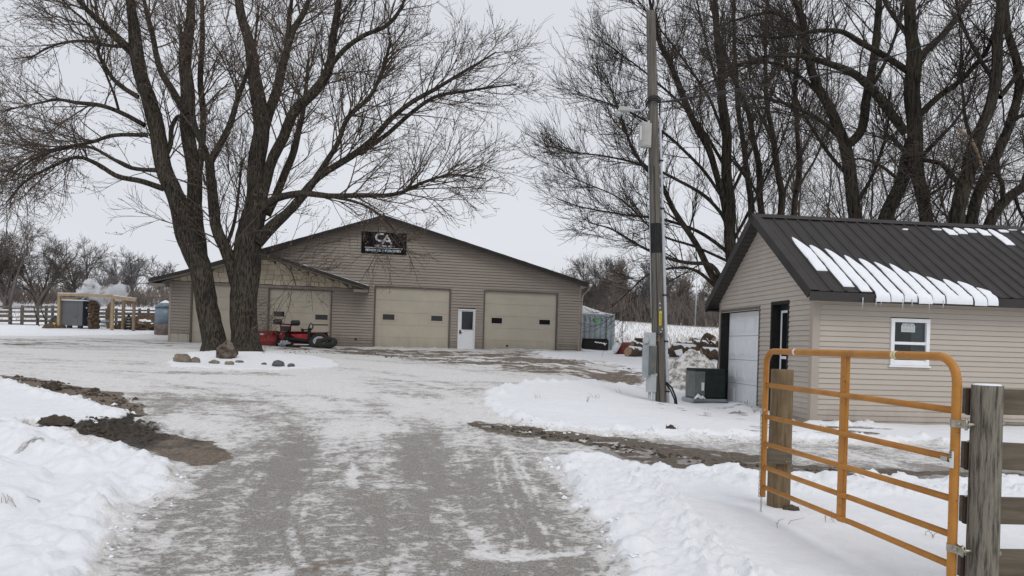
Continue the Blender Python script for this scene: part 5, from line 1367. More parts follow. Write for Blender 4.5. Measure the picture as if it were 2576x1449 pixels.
for (x0, x1, y0, y1) in ((228, 236, 378, 440), (236, 252, 420, 438), (368, 376, 392, 455), (384, 392, 412, 455), (376, 384, 405, 430), (518, 526, 398, 452), (526, 538, 410, 440)):
    b.box(lx(x0), lx(x1), -.052, -.047, lz(y1), lz(y0))
b.build('stencil_lettering', m_black, ct)['kind'] = 'stuff'
b = MB()
for k in range(13): y0 = 405 + k * 29; b.box(lx(598), lx(598 + 16 + 6 * (k % 2)), -.052, -.047, lz(y0 + 20), lz(y0)) if k != 7 else b.box(lx(600), lx(612), -.052, -.047, lz(y0 + 8), lz(y0))
b.build('vertical_lettering', m_black, ct)['kind'] = 'stuff'
b = MB(); cx_, cz_ = lx(443), lz(428); ra = np.linspace(0, 2 * np.pi, 18, endpoint=False)
b.prism([(cx_ + .10 * (1 + .18 * math.sin(5 * t + 1)) * math.cos(t), -.056, cz_ + .13 * (1 + .15 * math.sin(7 * t)) * math.sin(t)) for t in ra], (0, .005, 0)); b.build('spray_mark', m_green, ct)
V = []; nx, ny = 26, 8; 
for i in range(nx):
    fx = i / (nx - 1); x = -.9 + (W_ + .88) * fx
    hs_ = np.interp(fx, [0, .32, .55, .8, 1], [.50, .62, .38, .17, .03])
    for j in range(ny):
        fy = j / (ny - 1); V.append((x, -.04 + 5.5 * fy, hC + hs_ * min(1, (fy * 7 + .55)) * (1 - .5 * fy)))
    V.append((x, -.045, hC + .002))
k = ny + 1; fs = [(i * k + j, (i + 1) * k + j, (i + 1) * k + j + 1, i * k + j + 1) for i in range(nx - 1) for j in range(ny - 1)] + [(i * k + ny, (i + 1) * k + ny, (i + 1) * k, i * k) for i in range(nx - 1)]
b = MB(); b.add(V, fs, True); b.build('snow_load', m_frost, ct)
bk = P(*c7(410, 1010), 38.7); bg = gz(bk[0], bk[1])
x0 = P(*c7(190, 1000), 38.7)[0]; x1 = P(*c7(635, 1000), 38.7)[0]
bk_ = thing('black_bucket', 'low black loader bucket with snow inside, in front of the shipping container', 'bucket', (x0, bk[1], bg))
b = MB(); Wb = x1 - x0; 
b.prism([(0, 0, 0), (0, -.15, .55), (0, .5, .62), (0, .55, 0)], (.05, 0, 0)); b.build('side_plate', m_blackm, bk_)
b = MB(); b.prism([(Wb - .05, 0, 0), (Wb - .05, -.15, .5), (Wb - .05, .5, .62), (Wb - .05, .55, 0)], (.05, 0, 0))
b.build('side_plate', m_blackm, bk_)
b = MB(); b.box(.051, Wb - .051, -.06, .0, .0, .5); b.box(.051, Wb - .051, .5, .55, 0, .6); b.build('shell', m_blackm, bk_)
b = MB(); nx = 20; V = []
for i in range(nx):
    x = .6 + (Wb - .7) * i / (nx - 1); h_ = .40 + .02 * math.sin(i * 1.4) - .004 * i
    V += [(x, -.075, h_ - .02 - .06 * float(np.clip(perlin(np.array([i * .31]), np.array([.5]))[0] * 2, -.3, 1))), (x, -.068, h_ + .04), (x, .25, .5)]
b.add(V, [(3 * i + j, 3 * i + 3 + j, 3 * i + 4 + j, 3 * i + 1 + j) for i in range(nx - 1) for j in (0, 1)], True); b.build('snow_load', m_frost, bk_)

# ================================================================== SNOW PLOUGH IN FRONT OF THE BARN
c8 = lambda cx_, cy_: ((1000 + cx_ / 5.795) / 1.584, (1200 + cy_ / 5.795) / 1.584)
ZW = 33.4
po = P(*c8(900, 1000), ZW); pg = gz(po[0], po[1])
S = lambda cx_, cy_, dz=0.0: P(*c8(cx_, cy_), ZW + dz)
off = pg - S(900, 985)[2]
def Q_(cx_, cy_, dz=0.0): q = S(cx_, cy_, dz); q[2] += off; return q
plow = thing('snow_plow', 'red truck snow plow with two raised black lamps parked before the barn door', 'snow plow', (po[0], po[1], pg))
def blade(x0, x1, yt, yb, d0, d1, m, nm='blade'):
    V = []; n = 9; A = Q_(x0, yb, d0); Bq = Q_(x1, yb, d1); zt_ = Q_(x0, yt, d0)[2]; H_ = zt_ - A[2]
    dv = (Bq - A); dv[2] = 0; nn = np.array([-dv[1], dv[0], 0]) / np.linalg.norm(dv[:2])
    for (q, xx) in ((A, 0), (Bq, 1)):
        for k in range(n):
            f = k / (n - 1); cur = .22 * (2 * f - 1) ** 2 - .05
            V.append(q + nn * (-cur) + np.array([0, 0, H_ * f]))
    for (q, xx) in ((A, 0), (Bq, 1)):
        for k in range(n):
            f = k / (n - 1); cur = .22 * (2 * f - 1) ** 2 - .05
            V.append(q + nn * (-cur + .02) + np.array([0, 0, H_ * f]))
    fs = []
    for o_ in (0, 2 * n):
        fs += [(o_ + k, o_ + n + k, o_ + n + k + 1, o_ + k + 1) for k in range(n - 1)]
    fs += [(0, n, 3 * n, 2 * n), (n - 1, 2 * n - 1, 4 * n - 1, 3 * n - 1)]
    b = MB(); b.add(V, fs, True); bl = b.build(nm, m, plow, world=True)
    b = MB(); b.tube([A + np.array([0, 0, H_ + .0]) - nn * .17, Bq + np.array([0, 0, H_]) - nn * .17], .035, 6); b.build('top_rib', m_redd, bl, world=True) if False else None
    b.build('blade_rib', m_redd, plow, world=True)
    b = MB(); q0 = A + np.array([0, 0, .02]) - nn * .19; q1 = Bq + np.array([0, 0, .02]) - nn * .19; b.prism([q0 - nn * .02, q1 - nn * .02, q1 - nn * .02 + np.array([0, 0, .16]), q0 - nn * .02 + np.array([0, 0, .16])], nn * .02); b.build('cutting_edge', m_redd, plow, world=True)
    return bl
blade(185, 620, 640, 960, .0, .12, m_red)
blade(600, 1340, 655, 950, .35, .3, m_redd)
blade(1330, 1790, 680, 960, .3, .0, m_red)
b = MB(); A = Q_(215, 685, -.10); B_ = Q_(290, 720, -.10); b.box(A[0], B_[0], A[1] - .03, A[1] - .02, B_[2], A[2]); b.build('decal', m_label, plow, world=True)
# red pump cover
b = MB(); A = Q_(900, 860, -.5); B_ = Q_(1325, 700, -.5)
b.prism([(A[0] + .05, A[1], A[2] + .25), (A[0] + .45, A[1], A[2]), (B_[0] - .1, A[1], A[2]), (B_[0], A[1], A[2] + .1), (B_[0], A[1], B_[2] - .05), (B_[0] - .15, A[1], B_[2]), (A[0], A[1], B_[2] - .03)], (0, .42, 0)); b.build('pump_cover', m_red, plow, world=True, bevel=.05)
b = MB(); c = Q_(725, 735, -.25); b.tube([c + np.array([0, -.05, 0]), c + np.array([0, .1, 0])], .16, 12); b.build('spring_coil', m_redd, plow, world=True)
# headgear and lamps
b = MB(); b.tube([Q_(580, 460, -.3), Q_(1060, 495, -.3)], .035, 6); b.tube([Q_(690, 480, -.3), Q_(690, 640, -.3)], .03, 6); b.tube([Q_(925, 495, -.3), Q_(910, 640, -.3)], .03, 6); b.build('light_bar', m_redd, plow, world=True)
for (x0, x1, yc) in ((520, 715, 415), (930, 1125, 445)):
    A = Q_(x0, yc, -.35); B_ = Q_(x1, yc, -.35); b = MB(); b.tube([A, A + (B_ - A) * .08, A + (B_ - A) * .92, B_], [.085, .125, .125, .09], 10); b.build('headlight', m_black, plow, world=True)
b = MB(); A = Q_(720, 630, -.32); B_ = Q_(910, 520, -.32); b.box(A[0], B_[0], A[1] - .15, A[1] + .15, A[2], B_[2]); b.build('control_box', m_black, plow, world=True, bevel=.03)
# push frame: uprights, arms
b = MB()
for x in (600, 850): b.tube([Q_(x, 980, -.4), Q_(x + 10, 640, -.3)], .055, 6)
b.tube([Q_(570, 900, -.45), Q_(940, 950, -.6)], .06, 6); b.tube([Q_(560, 1000, -.3), Q_(1000, 985, -.7)], .06, 6)
b.tube([Q_(770, 800, -.5), Q_(1380, 880, -.6)], .09, 8); b.tube([Q_(940, 985, -.7), Q_(1560, 985, -.6)], .05, 6)
b.build('push_frame', m_blackm, plow, world=True)
b = MB(); b.tube([Q_(985, 935, -.72), Q_(1400, 948, -.72)], .022, 6); b.build('lift_rod', m_label, plow, world=True)
b = MB(); c = Q_(790, 915, -.62)
for k in range(3): b.tube([c + np.array([-.22 + k * .09, 0, -.1]), c + np.array([-.12 + k * .12, -.05, .12])], .055, 7)
b.tube([c + np.array([-.3, 0, -.05]), c + np.array([.25, 0, .02])], .05, 7); b.build('snowy_linkage', m_galv, plow, world=True)
b = MB(); b.tube([Q_(1350, 960, -.6), Q_(1350, 560, -.55)], .075, 8); b.tube([Q_(1300, 660, -.5), Q_(1400, 700, -.6)], .07, 6); b.build('lift_tower', m_blackm, plow, world=True)
b = MB(); b.tube([Q_(1335, 590, -.55), Q_(1345, 510, -.55), Q_(1385, 450, -.55), Q_(1435, 490, -.55), Q_(1425, 560, -.55), Q_(1385, 610, -.55)], .03, 6); b.build('hydraulic_hose', m_black, plow, world=True)
b = MB(); b.tube([Q_(1440, 487, -.5), Q_(1780, 490, -.45)], .028, 6); b.build('marker_arm', m_black, plow, world=True)
b = MB(); b.tube([Q_(1175, 600, -.4), Q_(1340, 600, -.4)], .025, 6); b.tube([Q_(1175, 640, -.4), Q_(1230, 630, -.4)], .03, 6); b.tube([Q_(1160, 600, -.4), Q_(1215, 600, -.4)], .05, 6); b.build('side_pin', m_black, plow, world=True)
b = MB(); b.tube([Q_(1670, 690, -.2), Q_(1790, 665, -.2)], .035, 6); b.build('corner_guide', m_black, plow, world=True)
def wheel(name, label, c, R_, r_, tilt, yaw, mt, rim_m):
    o = thing(name, label, 'tyre', tuple(c), 0, rot=(tilt, 0, yaw))
    b = MB(); pts = [(R_ * math.cos(t), 0, R_ * math.sin(t)) for t in np.linspace(0, 2 * math.pi, 25)]; b.tube(pts, r_, 8, caps=False); b.build('tread', mt, o)
    if rim_m:
        b = MB(); b.tube([(0, -.05, 0), (0, .05, 0)], R_ - r_ * .7, 18); b.build('rim', rim_m, o)
        b = MB(); b.tube([(0, -.075, 0), (0, -.04, 0)], R_ * .35, 12); b.build('hub', m_black, o)
    return o
c1 = Q_(1575, 870, -.55); wheel('wheel', 'black tyre with pale rim leaning against the right end of the plow', c1, .36, .11, -.75, .1, m_rubber, m_galv)
c2 = Q_(1740, 985, -.8); c2[2] = pg + .20; wheel('loose_tyre', 'worn black tyre lying in the slush beside the barn door', c2, .36, .14, -1.15, -.2, m_rubber, None)
# slush strip debris
# ================================================================== ROCKS UNDER THE MAPLE
c9 = lambda cx_, cy_: (cx_ / 1.811 / 1.584, (800 + cy_ / 1.811) / 1.584)
def rock(name, label, px, py, wpx, hpx, m, seed, cat='rock', group=None, amp=.3, freq=1.6, half=False, rot=0.0, Z=None):
    g_ = ground_hit(px, py) if Z is None else P(px, py, Z); z = gz(g_[0], g_[1]); Zd = g_[1]
    w_ = wpx / F * Zd / 2; h_ = hpx / F * Zd
    o = lumpy(name, m, None, (g_[0], g_[1] + w_ * .6, z + h_ * .24), w_, w_ * .8, h_ * .60, seed, 26, amp, freq, world=False, half=False, rot=rot)
    return tag(o, label, cat, group)
G_ = 'stones set round the maple island'
rock('boulder', 'big rough brown boulder leaning against the maple trunks', 562, 909, 46, 50, m_rock2, 2.3, 'boulder', None, .55, 1.8)
rock('rock', 'largest tan fieldstone at the left end of the island', 452, 917, 42, 24, m_rock, 1.1, 'rock', G_, rot=.5)
rock('rock', 'rounded tan stone next to the largest one', 488, 917, 24, 16, m_rock, 4.2, 'rock', G_)
rock('rock', 'low tan stone directly left below the boulder', 536, 920, 26, 11, m_rock, 6.1, 'rock', G_)
rock('rock', 'low tan stone directly below the boulder', 574, 922, 24, 11, m_rock, 7.7, 'rock', G_)
rock('rock', 'small flat grey-tan stone right of the boulder', 600, 917, 22, 7, m_rock, 8.4, 'rock', G_)
rock('rock', 'pointed dark grey stone at the right of the island', 697, 925, 30, 18, m_rockg, 9.9, 'rock', G_, .5, 1.4, rot=-.4)
rock('rock', 'smaller dark grey stone at the right tip of the island', 731, 928, 18, 11, m_rockg, 12.1, 'rock', G_)
rock('rock', 'tiny grey stone between the boulder and the pointed stone', 663, 921, 14, 6, m_rockg, 13.4, 'rock', G_)

# ================================================================== WOOD BOILER, LEAN-TO, LEFT FENCE
c10 = lambda cx_, cy_: (cx_ / 3.68 / 1.584, (1080 + cy_ / 3.68) / 1.584)
ZB = 42.0
def LB(cx_, cy_, dz=0.0): return P(*c10(cx_, cy_), ZB + dz)
A = LB(875, 820); B_ = LB(1215, 440); bgz = gz(A[0], A[1])
boil = thing('outdoor_wood_boiler', 'dark grey outdoor wood boiler cabinet with steam drifting over it', 'boiler', (A[0], A[1], A[2]))
wB = B_[0] - A[0]; hB = B_[2] - A[2]
b = MB(); b.box(0, wB, 0, 1.6, .1, hB); b.build('front_panel', m_boiler, boil, bevel=.02)
dx = LB(1340, 440, .7)[0] - A[0]
b = MB(); b.prism([(wB + .003, .02, .1), (dx, 1.2, .1), (dx, 1.2, hB), (wB + .003, .02, hB)], (-.02, .3, 0)); b.build('side_panel', m_boiler2, boil)
b = MB(); b.box(-.04, wB + .08, -.05, 1.6, hB + .002, hB + .07); b.build('roof_lid', m_frost, boil, bevel=.02)
for (x, y_) in ((wB * .35, .1), (wB * .83, .1), (wB * 1.12, .7)):
    b = MB(); b.box(x - .1, x + .1, y_, y_ + .2, -.3, .1); b.build('foot', m_boiler2, boil)
b = MB(); b.box(wB * .79 - .006, wB * .79 + .006, -.004, .003, .15, hB - .05); b.build('door_seam', m_boiler2, boil)
b = MB(); b.box(wB * .70, wB * .72, -.02, .003, hB * .38, hB * .43); b.build('handle', m_black, boil)
b = MB(); q = LB(1275, 540, .35) - A; b.box(q[0] - .05, q[0] + .05, q[1] - .06, q[1], q[2] - .04, q[2] + .04); q = LB(1320, 645, .55) - A; b.box(q[0] - .05, q[0] + .05, q[1] - .1, q[1], q[2] - .10, q[2] + .10); b.build('side_latch', m_label, boil)
b = MB(); q = LB(1270, 400, .6); b.tube([q - np.array([0, 0, .3]), q + np.array([0, 0, .35])], .1, 10); b.build('chimney', m_boiler2, boil, world=True)
# lean-to frame
ln_ = thing('lean_to_frame', 'open lean-to of yellow lumber posts and beams around the wood boiler', 'shed frame', tuple(LB(1650, 860)))
def pst(cx_, y0, y1, dz, m, wpx=.06):
    A = LB(cx_, y1, dz); B_ = LB(cx_, y0, dz); g_ = gz(A[0], A[1]); b = MB(); b.box(A[0] - wpx, A[0] + wpx, A[1] - wpx, A[1] + wpx, min(A[2], g_ - .1), B_[2]); b.build('post', m, ln_, world=True)
pst(858, 345, 830, -.1, m_lumber, .07); pst(1425, 500, 850, 1.4, m_lumber2, .07); pst(1588, 385, 850, 1.6, m_lumber2, .07); pst(1642, 350, 860, -.3, m_lumber, .07); pst(1800, 430, 860, .6, m_lumber2, .07); pst(1955, 450, 875, -.3, m_lumber2, .065)
def beam(x0, y0, x1, y1, dz, hpx, m, d=.08):
    A = LB(x0, y0, dz); B_ = LB(x1, y1, dz); h_ = hpx / 3.68 / 1.584 / F * ZB; b = MB(); b.prism([A, B_, B_ - np.array([0, 0, h_]), A - np.array([0, 0, h_])], (0, d, 0)); b.build('beam', m, ln_, world=True)
beam(845, 325, 1140, 328, -.3, 38, m_lumber); beam(1140, 328, 1660, 350, -.3, 38, m_lumber); beam(1650, 358, 1990, 400, -.5, 48, m_lumber); beam(880, 385, 1140, 385, 1.5, 45, m_lumber2); beam(1320, 340, 1420, 345, 1.4, 45, m_lumber); beam(1580, 395, 1980, 410, 1.6, 30, m_lumber2)
b = MB(); A = LB(845, 318, -.3); B_ = LB(1140, 321, -.3); b.prism([A, B_, B_ + np.array([0, 0, -.03]), A + np.array([0, 0, -.03])], (0, 1.8, 0)); b.build('snow_cover', m_frost, ln_, world=True)
b = MB(); A = LB(1660, 352, -.5); B_ = LB(1990, 394, -.5); b.prism([A, B_, B_ + np.array([0, 0, -.03]), A + np.array([0, 0, -.03])], (0, .12, 0)); b.build('snow_cover', m_frost, ln_, world=True)
# firewood stack: every billet its own object
fw = 0; first_fw = None
for iy in range(17):
    for ix in range(3):
        cx_ = 1345 + ix * 30 + (iy % 2) * 10 + random.uniform(-4, 4); cy_ = 838 - iy * 24 + random.uniform(-4, 4)
        if cy_ < 440 + ix * 10: continue
        q = LB(cx_, cy_, .35 + .1 * ix); r_ = random.uniform(.075, .11)
        if first_fw is None:
            b = MB(); k = 7; b.tube([(-.0, -.22, 0), (0, .2, 0)], 1.0, k)
            V = np.vstack(b.v); V[:, 1] *= 1.0; first_fw = MB(); first_fw.tube([(0, -2.2, 0), (0, 2.0, 0)], 1.0, 7, smooth=False); o = first_fw.build('firewood_billet', m_logend2 if False else m_logbark)
            first_fw = o
        else: o = share(first_fw)
        o.location = tuple(q); o.scale = (r_ * random.uniform(.8, 1.3), r_ * 1.2, r_ * random.uniform(.75, 1.0)); o.rotation_euler = (random.uniform(-.1, .1), random.uniform(0, 3), random.uniform(-.25, .25))
        tag(o, 'split brown firewood billet in the tall stack beside the boiler', 'firewood', 'firewood billets stacked beside the boiler'); fw += 1
# things under the lean-to
st = thing('work_stand', 'small dark four-legged stand under the lean-to', 'stand', tuple(LB(1520, 830, .4)))
b = MB(); A = LB(1490, 710, .4); B_ = LB(1550, 745, .4); b.box(A[0], B_[0], A[1], A[1] + .35, B_[2], A[2]); b.build('top', m_greybox, st, world=True)
for (x0, x1) in ((1497, 1485), (1515, 1512), (1530, 1535), (1545, 1555)):
    b = MB(); b.tube([LB(x0, 745, .5), LB(x1, 830, .5)], .025, 5); b.build('leg', m_greybox, st, world=True)
ldr = thing('step_ladder', 'dark folding step ladder standing at the end of the lean-to', 'ladder', tuple(LB(1880, 850)))
for (x0, x1, d_) in ((1885, 1830, 0), (1895, 1935, 0), (1880, 1850, .5), (1893, 1920, .5)):
    b = MB(); b.tube([LB(x0, 640, .2), LB(x1, 860, d_)], .035, 5); b.build('rail', m_blackm, ldr, world=True)
for k in range(4):
    y = 690 + k * 42; b = MB(); b.tube([LB(1885 - (y - 640) * .25, y, .05), LB(1895 + (y - 640) * .18, y, .05)], .025, 5); b.build('step', m_greybox, ldr, world=True)
rp = thing('rubbish_pile', 'snowy heap of black scrap and offcuts between the lean-to and the bin', 'scrap heap', tuple(LB(2130, 860, .6)))
for k in range(34):
    x = 1990 + random.random() * 290; y = 870 - random.random() * (150 * (1 - abs(x - 2120) / 230)); q = LB(x, y, .3 + random.random() * 1.2); d = np.array([random.uniform(-.4, .4), random.uniform(-.3, .3), random.uniform(-.15, .2)])
    b = MB(); b.tube([q - d, q + d], random.uniform(.03, .09), 5); b.build('offcut', random.choice([m_logbark, m_blackm, m_lumber2, m_logbark]), rp, world=True)
for k in range(9):
    q = LB(2000 + k * 32, 780 + 12 * math.sin(k * 2) - 40 * math.sin(k * .4), 1.0); lumpy('snow_patch', m_frost, rp, q, .35, .3, .14, k * 1.3, 12, .3, 2)
lumpy('core', m_logbark, rp, LB(2130, 880, 1.2), 1.7, .7, .95, 3.3, 20, .3, 2)
bp_ = thing('covered_equipment', 'low black and yellow machine under snow beside the boiler', 'machine', tuple(LB(800, 830)))
lumpy('body', m_black, bp_, LB(820, 790, .2), .38, .3, .5, 5.5, 18, .3, 2); lumpy('base_heap', m_logbark, bp_, LB(790, 838, .0), .65, .35, .28, 8.5, 18, .3, 2)
b = MB(); b.tube([LB(775, 760, -.2), LB(800, 770, -.25), LB(818, 765, -.2)], .03, 5); b.tube([LB(800, 770, -.25), LB(795, 790, -.25)], .03, 5); b.build('yellow_handle', m_labely, bp_, world=True)
# round-topped steel bin next to the barn
bn = thing('steel_bin', 'blue-grey round-topped steel bin with rusty foot behind the barn corner', 'bin', tuple(P(*c10(2370, 890), 40.0)))
cb = P(*c10(2420, 890), 40.5); zt_ = P(*c10(2420, 540), 40.5)[2]; zd = P(*c10(2420, 440), 40.5)[2]; Rb = cb[0] - P(*c10(2283, 700), 40.5)[0]
b = MB(); zr_ = cb[2] + (zt_ - cb[2]) * .33
b.tube([(cb[0], cb[1], zr_), (cb[0], cb[1], zt_)], Rb, 26); b.build('shell', m_bin, bn, world=True)
b = MB(); b.tube([(cb[0], cb[1], cb[2] - .25), (cb[0], cb[1], zr_ - .003)], Rb + .003, 26); b.build('rusty_foot', m_rust, bn, world=True)
b = MB(); b.tube([(cb[0], cb[1], zt_), (cb[0], cb[1], zt_ + (zd - zt_) * .6), (cb[0], cb[1], zd)], [Rb * 1.06, Rb * .72, Rb * .1], 26); b.build('domed_roof', m_bin, bn, world=True)
b = MB(); b.tube([(cb[0], cb[1], zt_ + .12), (cb[0], cb[1], zt_ + (zd - zt_) * .6 + .05), (cb[0], cb[1], zd + .04)], [Rb * .7, Rb * .55, Rb * .1], 26); b.build('snow_cover', m_frost, bn, world=True)
# weathered fence across the back
def back_fence(label, x0, x1, posts, rails, Z, prefix):
    A = P(*c10(x0, 830), Z); o = thing('rail_fence', label, 'fence', (A[0], A[1], gz(A[0], A[1])))
    for px in posts:
        q = P(*c10(px, 830), Z); t_ = P(*c10(px, rails[0][0] - 8), Z); b = MB(); b.box(q[0] - .06, q[0] + .06, q[1] - .06, q[1] + .06, gz(q[0], q[1]) - .2, t_[2]); b.build('post', m_fencegrey, o, world=True)
    for (yl, yr, th) in rails:
        A = P(*c10(x0, yl), Z - .12); B_ = P(*c10(x1, yr), Z - .12); h_ = 1.25 * th / 3.68 / 1.584 / F * Z
        n = max(1, len(posts)); b = MB(); b.prism([A, B_, B_ - np.array([0, 0, h_]), A - np.array([0, 0, h_])], (0, .04, 0)); b.build('rail', m_fencegrey, o, world=True)
    return o
back_fence('weathered rail fence at the far left edge of the yard', -700, 160, (-560, -300, -60, 140), ((500, 510, 22), (575, 578, 30), (632, 636, 34), (708, 712, 30), (785, 790, 34)), 46.0, 'l')
back_fence('weathered rail fence between the pipe gate and the boiler', 322, 860, (322, 548, 672, 765), ((512, 518, 20), (575, 578, 30), (642, 650, 34), (712, 716, 28), (782, 786, 32)), 46.0, 'm')
back_fence('weathered rail fence behind the lean-to posts', 1440, 2300, (1560, 1700, 2040, 2170), ((555, 570, 20), (600, 612, 34), (655, 665, 28), (726, 736, 28), (786, 800, 22)), 47.0, 'r')
pgt = thing('pipe_gate', 'narrow thin-barred pipe gate between two fence posts at far left', 'gate', tuple(P(*c10(235, 830), 46.0)))
for x in (168, 305): b = MB(); b.tube([P(*c10(x, 545), 46), P(*c10(x, 825), 46)], .04, 6); b.build('stile', m_fencegrey, pgt, world=True)
for y in (548, 600, 675, 728, 775, 822): b = MB(); b.tube([P(*c10(168, y), 46), P(*c10(305, y), 46)], .035, 6); b.build('bar', m_fencegrey, pgt, world=True)
for (x0, y0, x1, y1) in ((495, 530, 580, 830), (595, 550, 690, 775)):
    b = MB(); b.tube([P(*c10(x0, y0), 44), P(*c10(x1, y1), 44)], .03, 5); tag(b.build('leaning_pole', m_blackm), 'thin dark pole on the rail fence, farther from the boiler' if x0 == 495 else 'thin dark pole on the rail fence, nearer the boiler', 'pole', 'thin poles leaning on the fence')

# steam from the boiler
def steam_mat():
    m = bpy.data.materials.new('steam'); m.use_nodes = True; t = m.node_tree; t.nodes.clear()
    o = t.nodes.new('ShaderNodeOutputMaterial'); v = t.nodes.new('ShaderNodeVolumePrincipled'); v.inputs['Color'].default_value = (.95, .96, .98, 1); v.inputs['Anisotropy'].default_value = .2
    tcn = t.nodes.new('ShaderNodeTexCoord'); n = t.nodes.new('ShaderNodeTexNoise'); n.inputs['Scale'].default_value = 2.3; n.inputs['Detail'].default_value = 5
    t.links.new(tcn.outputs['Object'], n.inputs['Vector'])
    mr = t.nodes.new('ShaderNodeMapRange'); mr.inputs[1].default_value = .44; mr.inputs[2].default_value = .62; mr.inputs[3].default_value = 0; mr.inputs[4].default_value = 5.0
    t.links.new(n.outputs[0], mr.inputs[0]); t.links.new(mr.outputs[0], v.inputs['Density']); t.links.new(v.outputs[0], o.inputs['Volume'])
    return m
m_steam = steam_mat()
pts = [(1230, 400, .28), (1200, 320, .45), (1330, 290, .62), (1450, 330, .60), (1500, 420, .5), (1600, 330, .45), (1740, 290, .55), (1850, 350, .42)]
b = MB(); 
stm = None
V = []; fs = []
n_l, n_k = 10, 14
path = np.array([LB(x, y, .6) for (x, y, r) in pts]); rad_ = np.array([r for (_, _, r) in pts])
tt = np.linspace(0, len(pts) - 1, 30); pp = np.stack([np.interp(tt, range(len(pts)), path[:, i]) for i in range(3)], 1); rr = np.interp(tt, range(len(pts)), rad_) * (1 + .2 * np.sin(tt * 4))
rr[0] *= .5; rr[-1] *= .3
b.tube(pp, rr, 14); o = b.build('steam', m_steam); o['kind'] = 'stuff'

# ================================================================== TREES
trng = np.random.default_rng(77)
def tubes_np(Pts, R, sides):
    """Pts (B,n,3), R (B,n) -> verts, quads"""
    B_, n, _ = Pts.shape
    t = np.gradient(Pts, axis=1); t /= np.linalg.norm(t, axis=2, keepdims=True) + 1e-12
    ref = np.where(np.abs(t[..., 2:3]) < .9, np.array([0, 0, 1.0]), np.array([1.0, 0, 0]))
    ref = np.broadcast_to(ref[:, n // 2:n // 2 + 1], t.shape)
    a = np.cross(t, ref); a /= np.linalg.norm(a, axis=2, keepdims=True) + 1e-12; b_ = np.cross(t, a)
    th = np.linspace(0, 2 * np.pi, sides, endpoint=False)
    V = Pts[:, :, None] + R[:, :, None, None] * (a[:, :, None] * np.cos(th)[None, None, :, None] + b_[:, :, None] * np.sin(th)[None, None, :, None])
    idx = np.arange(B_ * n * sides).reshape(B_, n, sides)
    q = np.stack([idx[:, :-1], np.roll(idx, -1, 2)[:, :-1], np.roll(idx, -1, 2)[:, 1:], idx[:, 1:]], -1).reshape(-1, 4)
    return V.reshape(-1, 3), q
def grow(Pp, Rp, N, L, t0=.2, t1=1.0, ang=(25, 65), up=.0, wob=.12, npts=5, rk=.55, rmin=.004, rtip=.003, rmax=9, grav=0.0, shrink=.5, pw=None, outward=None):
    """N children on the parent polylines; returns (N,npts,3),(N,npts)"""
    seg = np.linalg.norm(np.diff(Pp, axis=1), axis=2).sum(1)
    p = seg / seg.sum() if pw is None else pw * seg / (pw * seg).sum()
    i = trng.choice(len(Pp), N, p=p); t = t0 + (t1 - t0) * trng.random(N) ** .85; n = Pp.shape[1]
    f = t * (n - 1); k = np.minimum(f.astype(int), n - 2); fr_ = (f - k)[:, None]
    o = Pp[i, k] * (1 - fr_) + Pp[i, k + 1] * fr_; T = Pp[i, k + 1] - Pp[i, k]; T /= np.linalg.norm(T, axis=1, keepdims=True) + 1e-9
    rp = Rp[i, k] * (1 - fr_[:, 0]) + Rp[i, k + 1] * fr_[:, 0]
    rnd = trng.normal(size=(N, 3)); perp = rnd - (rnd * T).sum(1, keepdims=True) * T; perp /= np.linalg.norm(perp, axis=1, keepdims=True)
    a = np.radians(trng.uniform(*ang, N))[:, None]
    d = np.cos(a) * T + np.sin(a) * perp; d[:, 2] += up
    if outward is not None: d += outward(o)
    d /= np.linalg.norm(d, axis=1, keepdims=True)
    Ls = L * trng.uniform(.55, 1.25, N) * (1 - shrink * t) ; st = (Ls / (npts - 1))[:, None]
    Pts = np.empty((N, npts, 3)); Pts[:, 0] = o
    for j in range(1, npts):
        d = d + trng.normal(size=(N, 3)) * wob; d[:, 2] += grav * (1 if not callable(grav) else 1)
        d /= np.linalg.norm(d, axis=1, keepdims=True); Pts[:, j] = Pts[:, j - 1] + d * st
    r0 = np.clip(rp * rk, rmin, rmax)
    R = r0[:, None] * (1 - np.linspace(0, 1, npts)[None] ** 1.2) + rtip * np.linspace(0, 1, npts)[None] ** 1.0
    return Pts, R
def smooth_path(pts, n):
    p = np.array(pts, float); m_ = len(p)
    d = np.concatenate([[0], np.cumsum(np.linalg.norm(np.diff(p[:, :3], axis=0), axis=1))]); s = np.linspace(0, d[-1], n)
    out_ = np.empty((n, p.shape[1]))
    tan = np.gradient(p, d, axis=0, edge_order=1)
    k = np.clip(np.searchsorted(d, s, 'right') - 1, 0, m_ - 2); h = d[k + 1] - d[k]; u = ((s - d[k]) / h)[:, None]; h = h[:, None]
    out_ = (2 * u ** 3 - 3 * u ** 2 + 1) * p[k] + (u ** 3 - 2 * u ** 2 + u) * h * tan[k] + (-2 * u ** 3 + 3 * u ** 2) * p[k + 1] + (u ** 3 - u ** 2) * h * tan[k + 1]
    out_[:, 3] = np.maximum(out_[:, 3], 1e-3)
    return out_
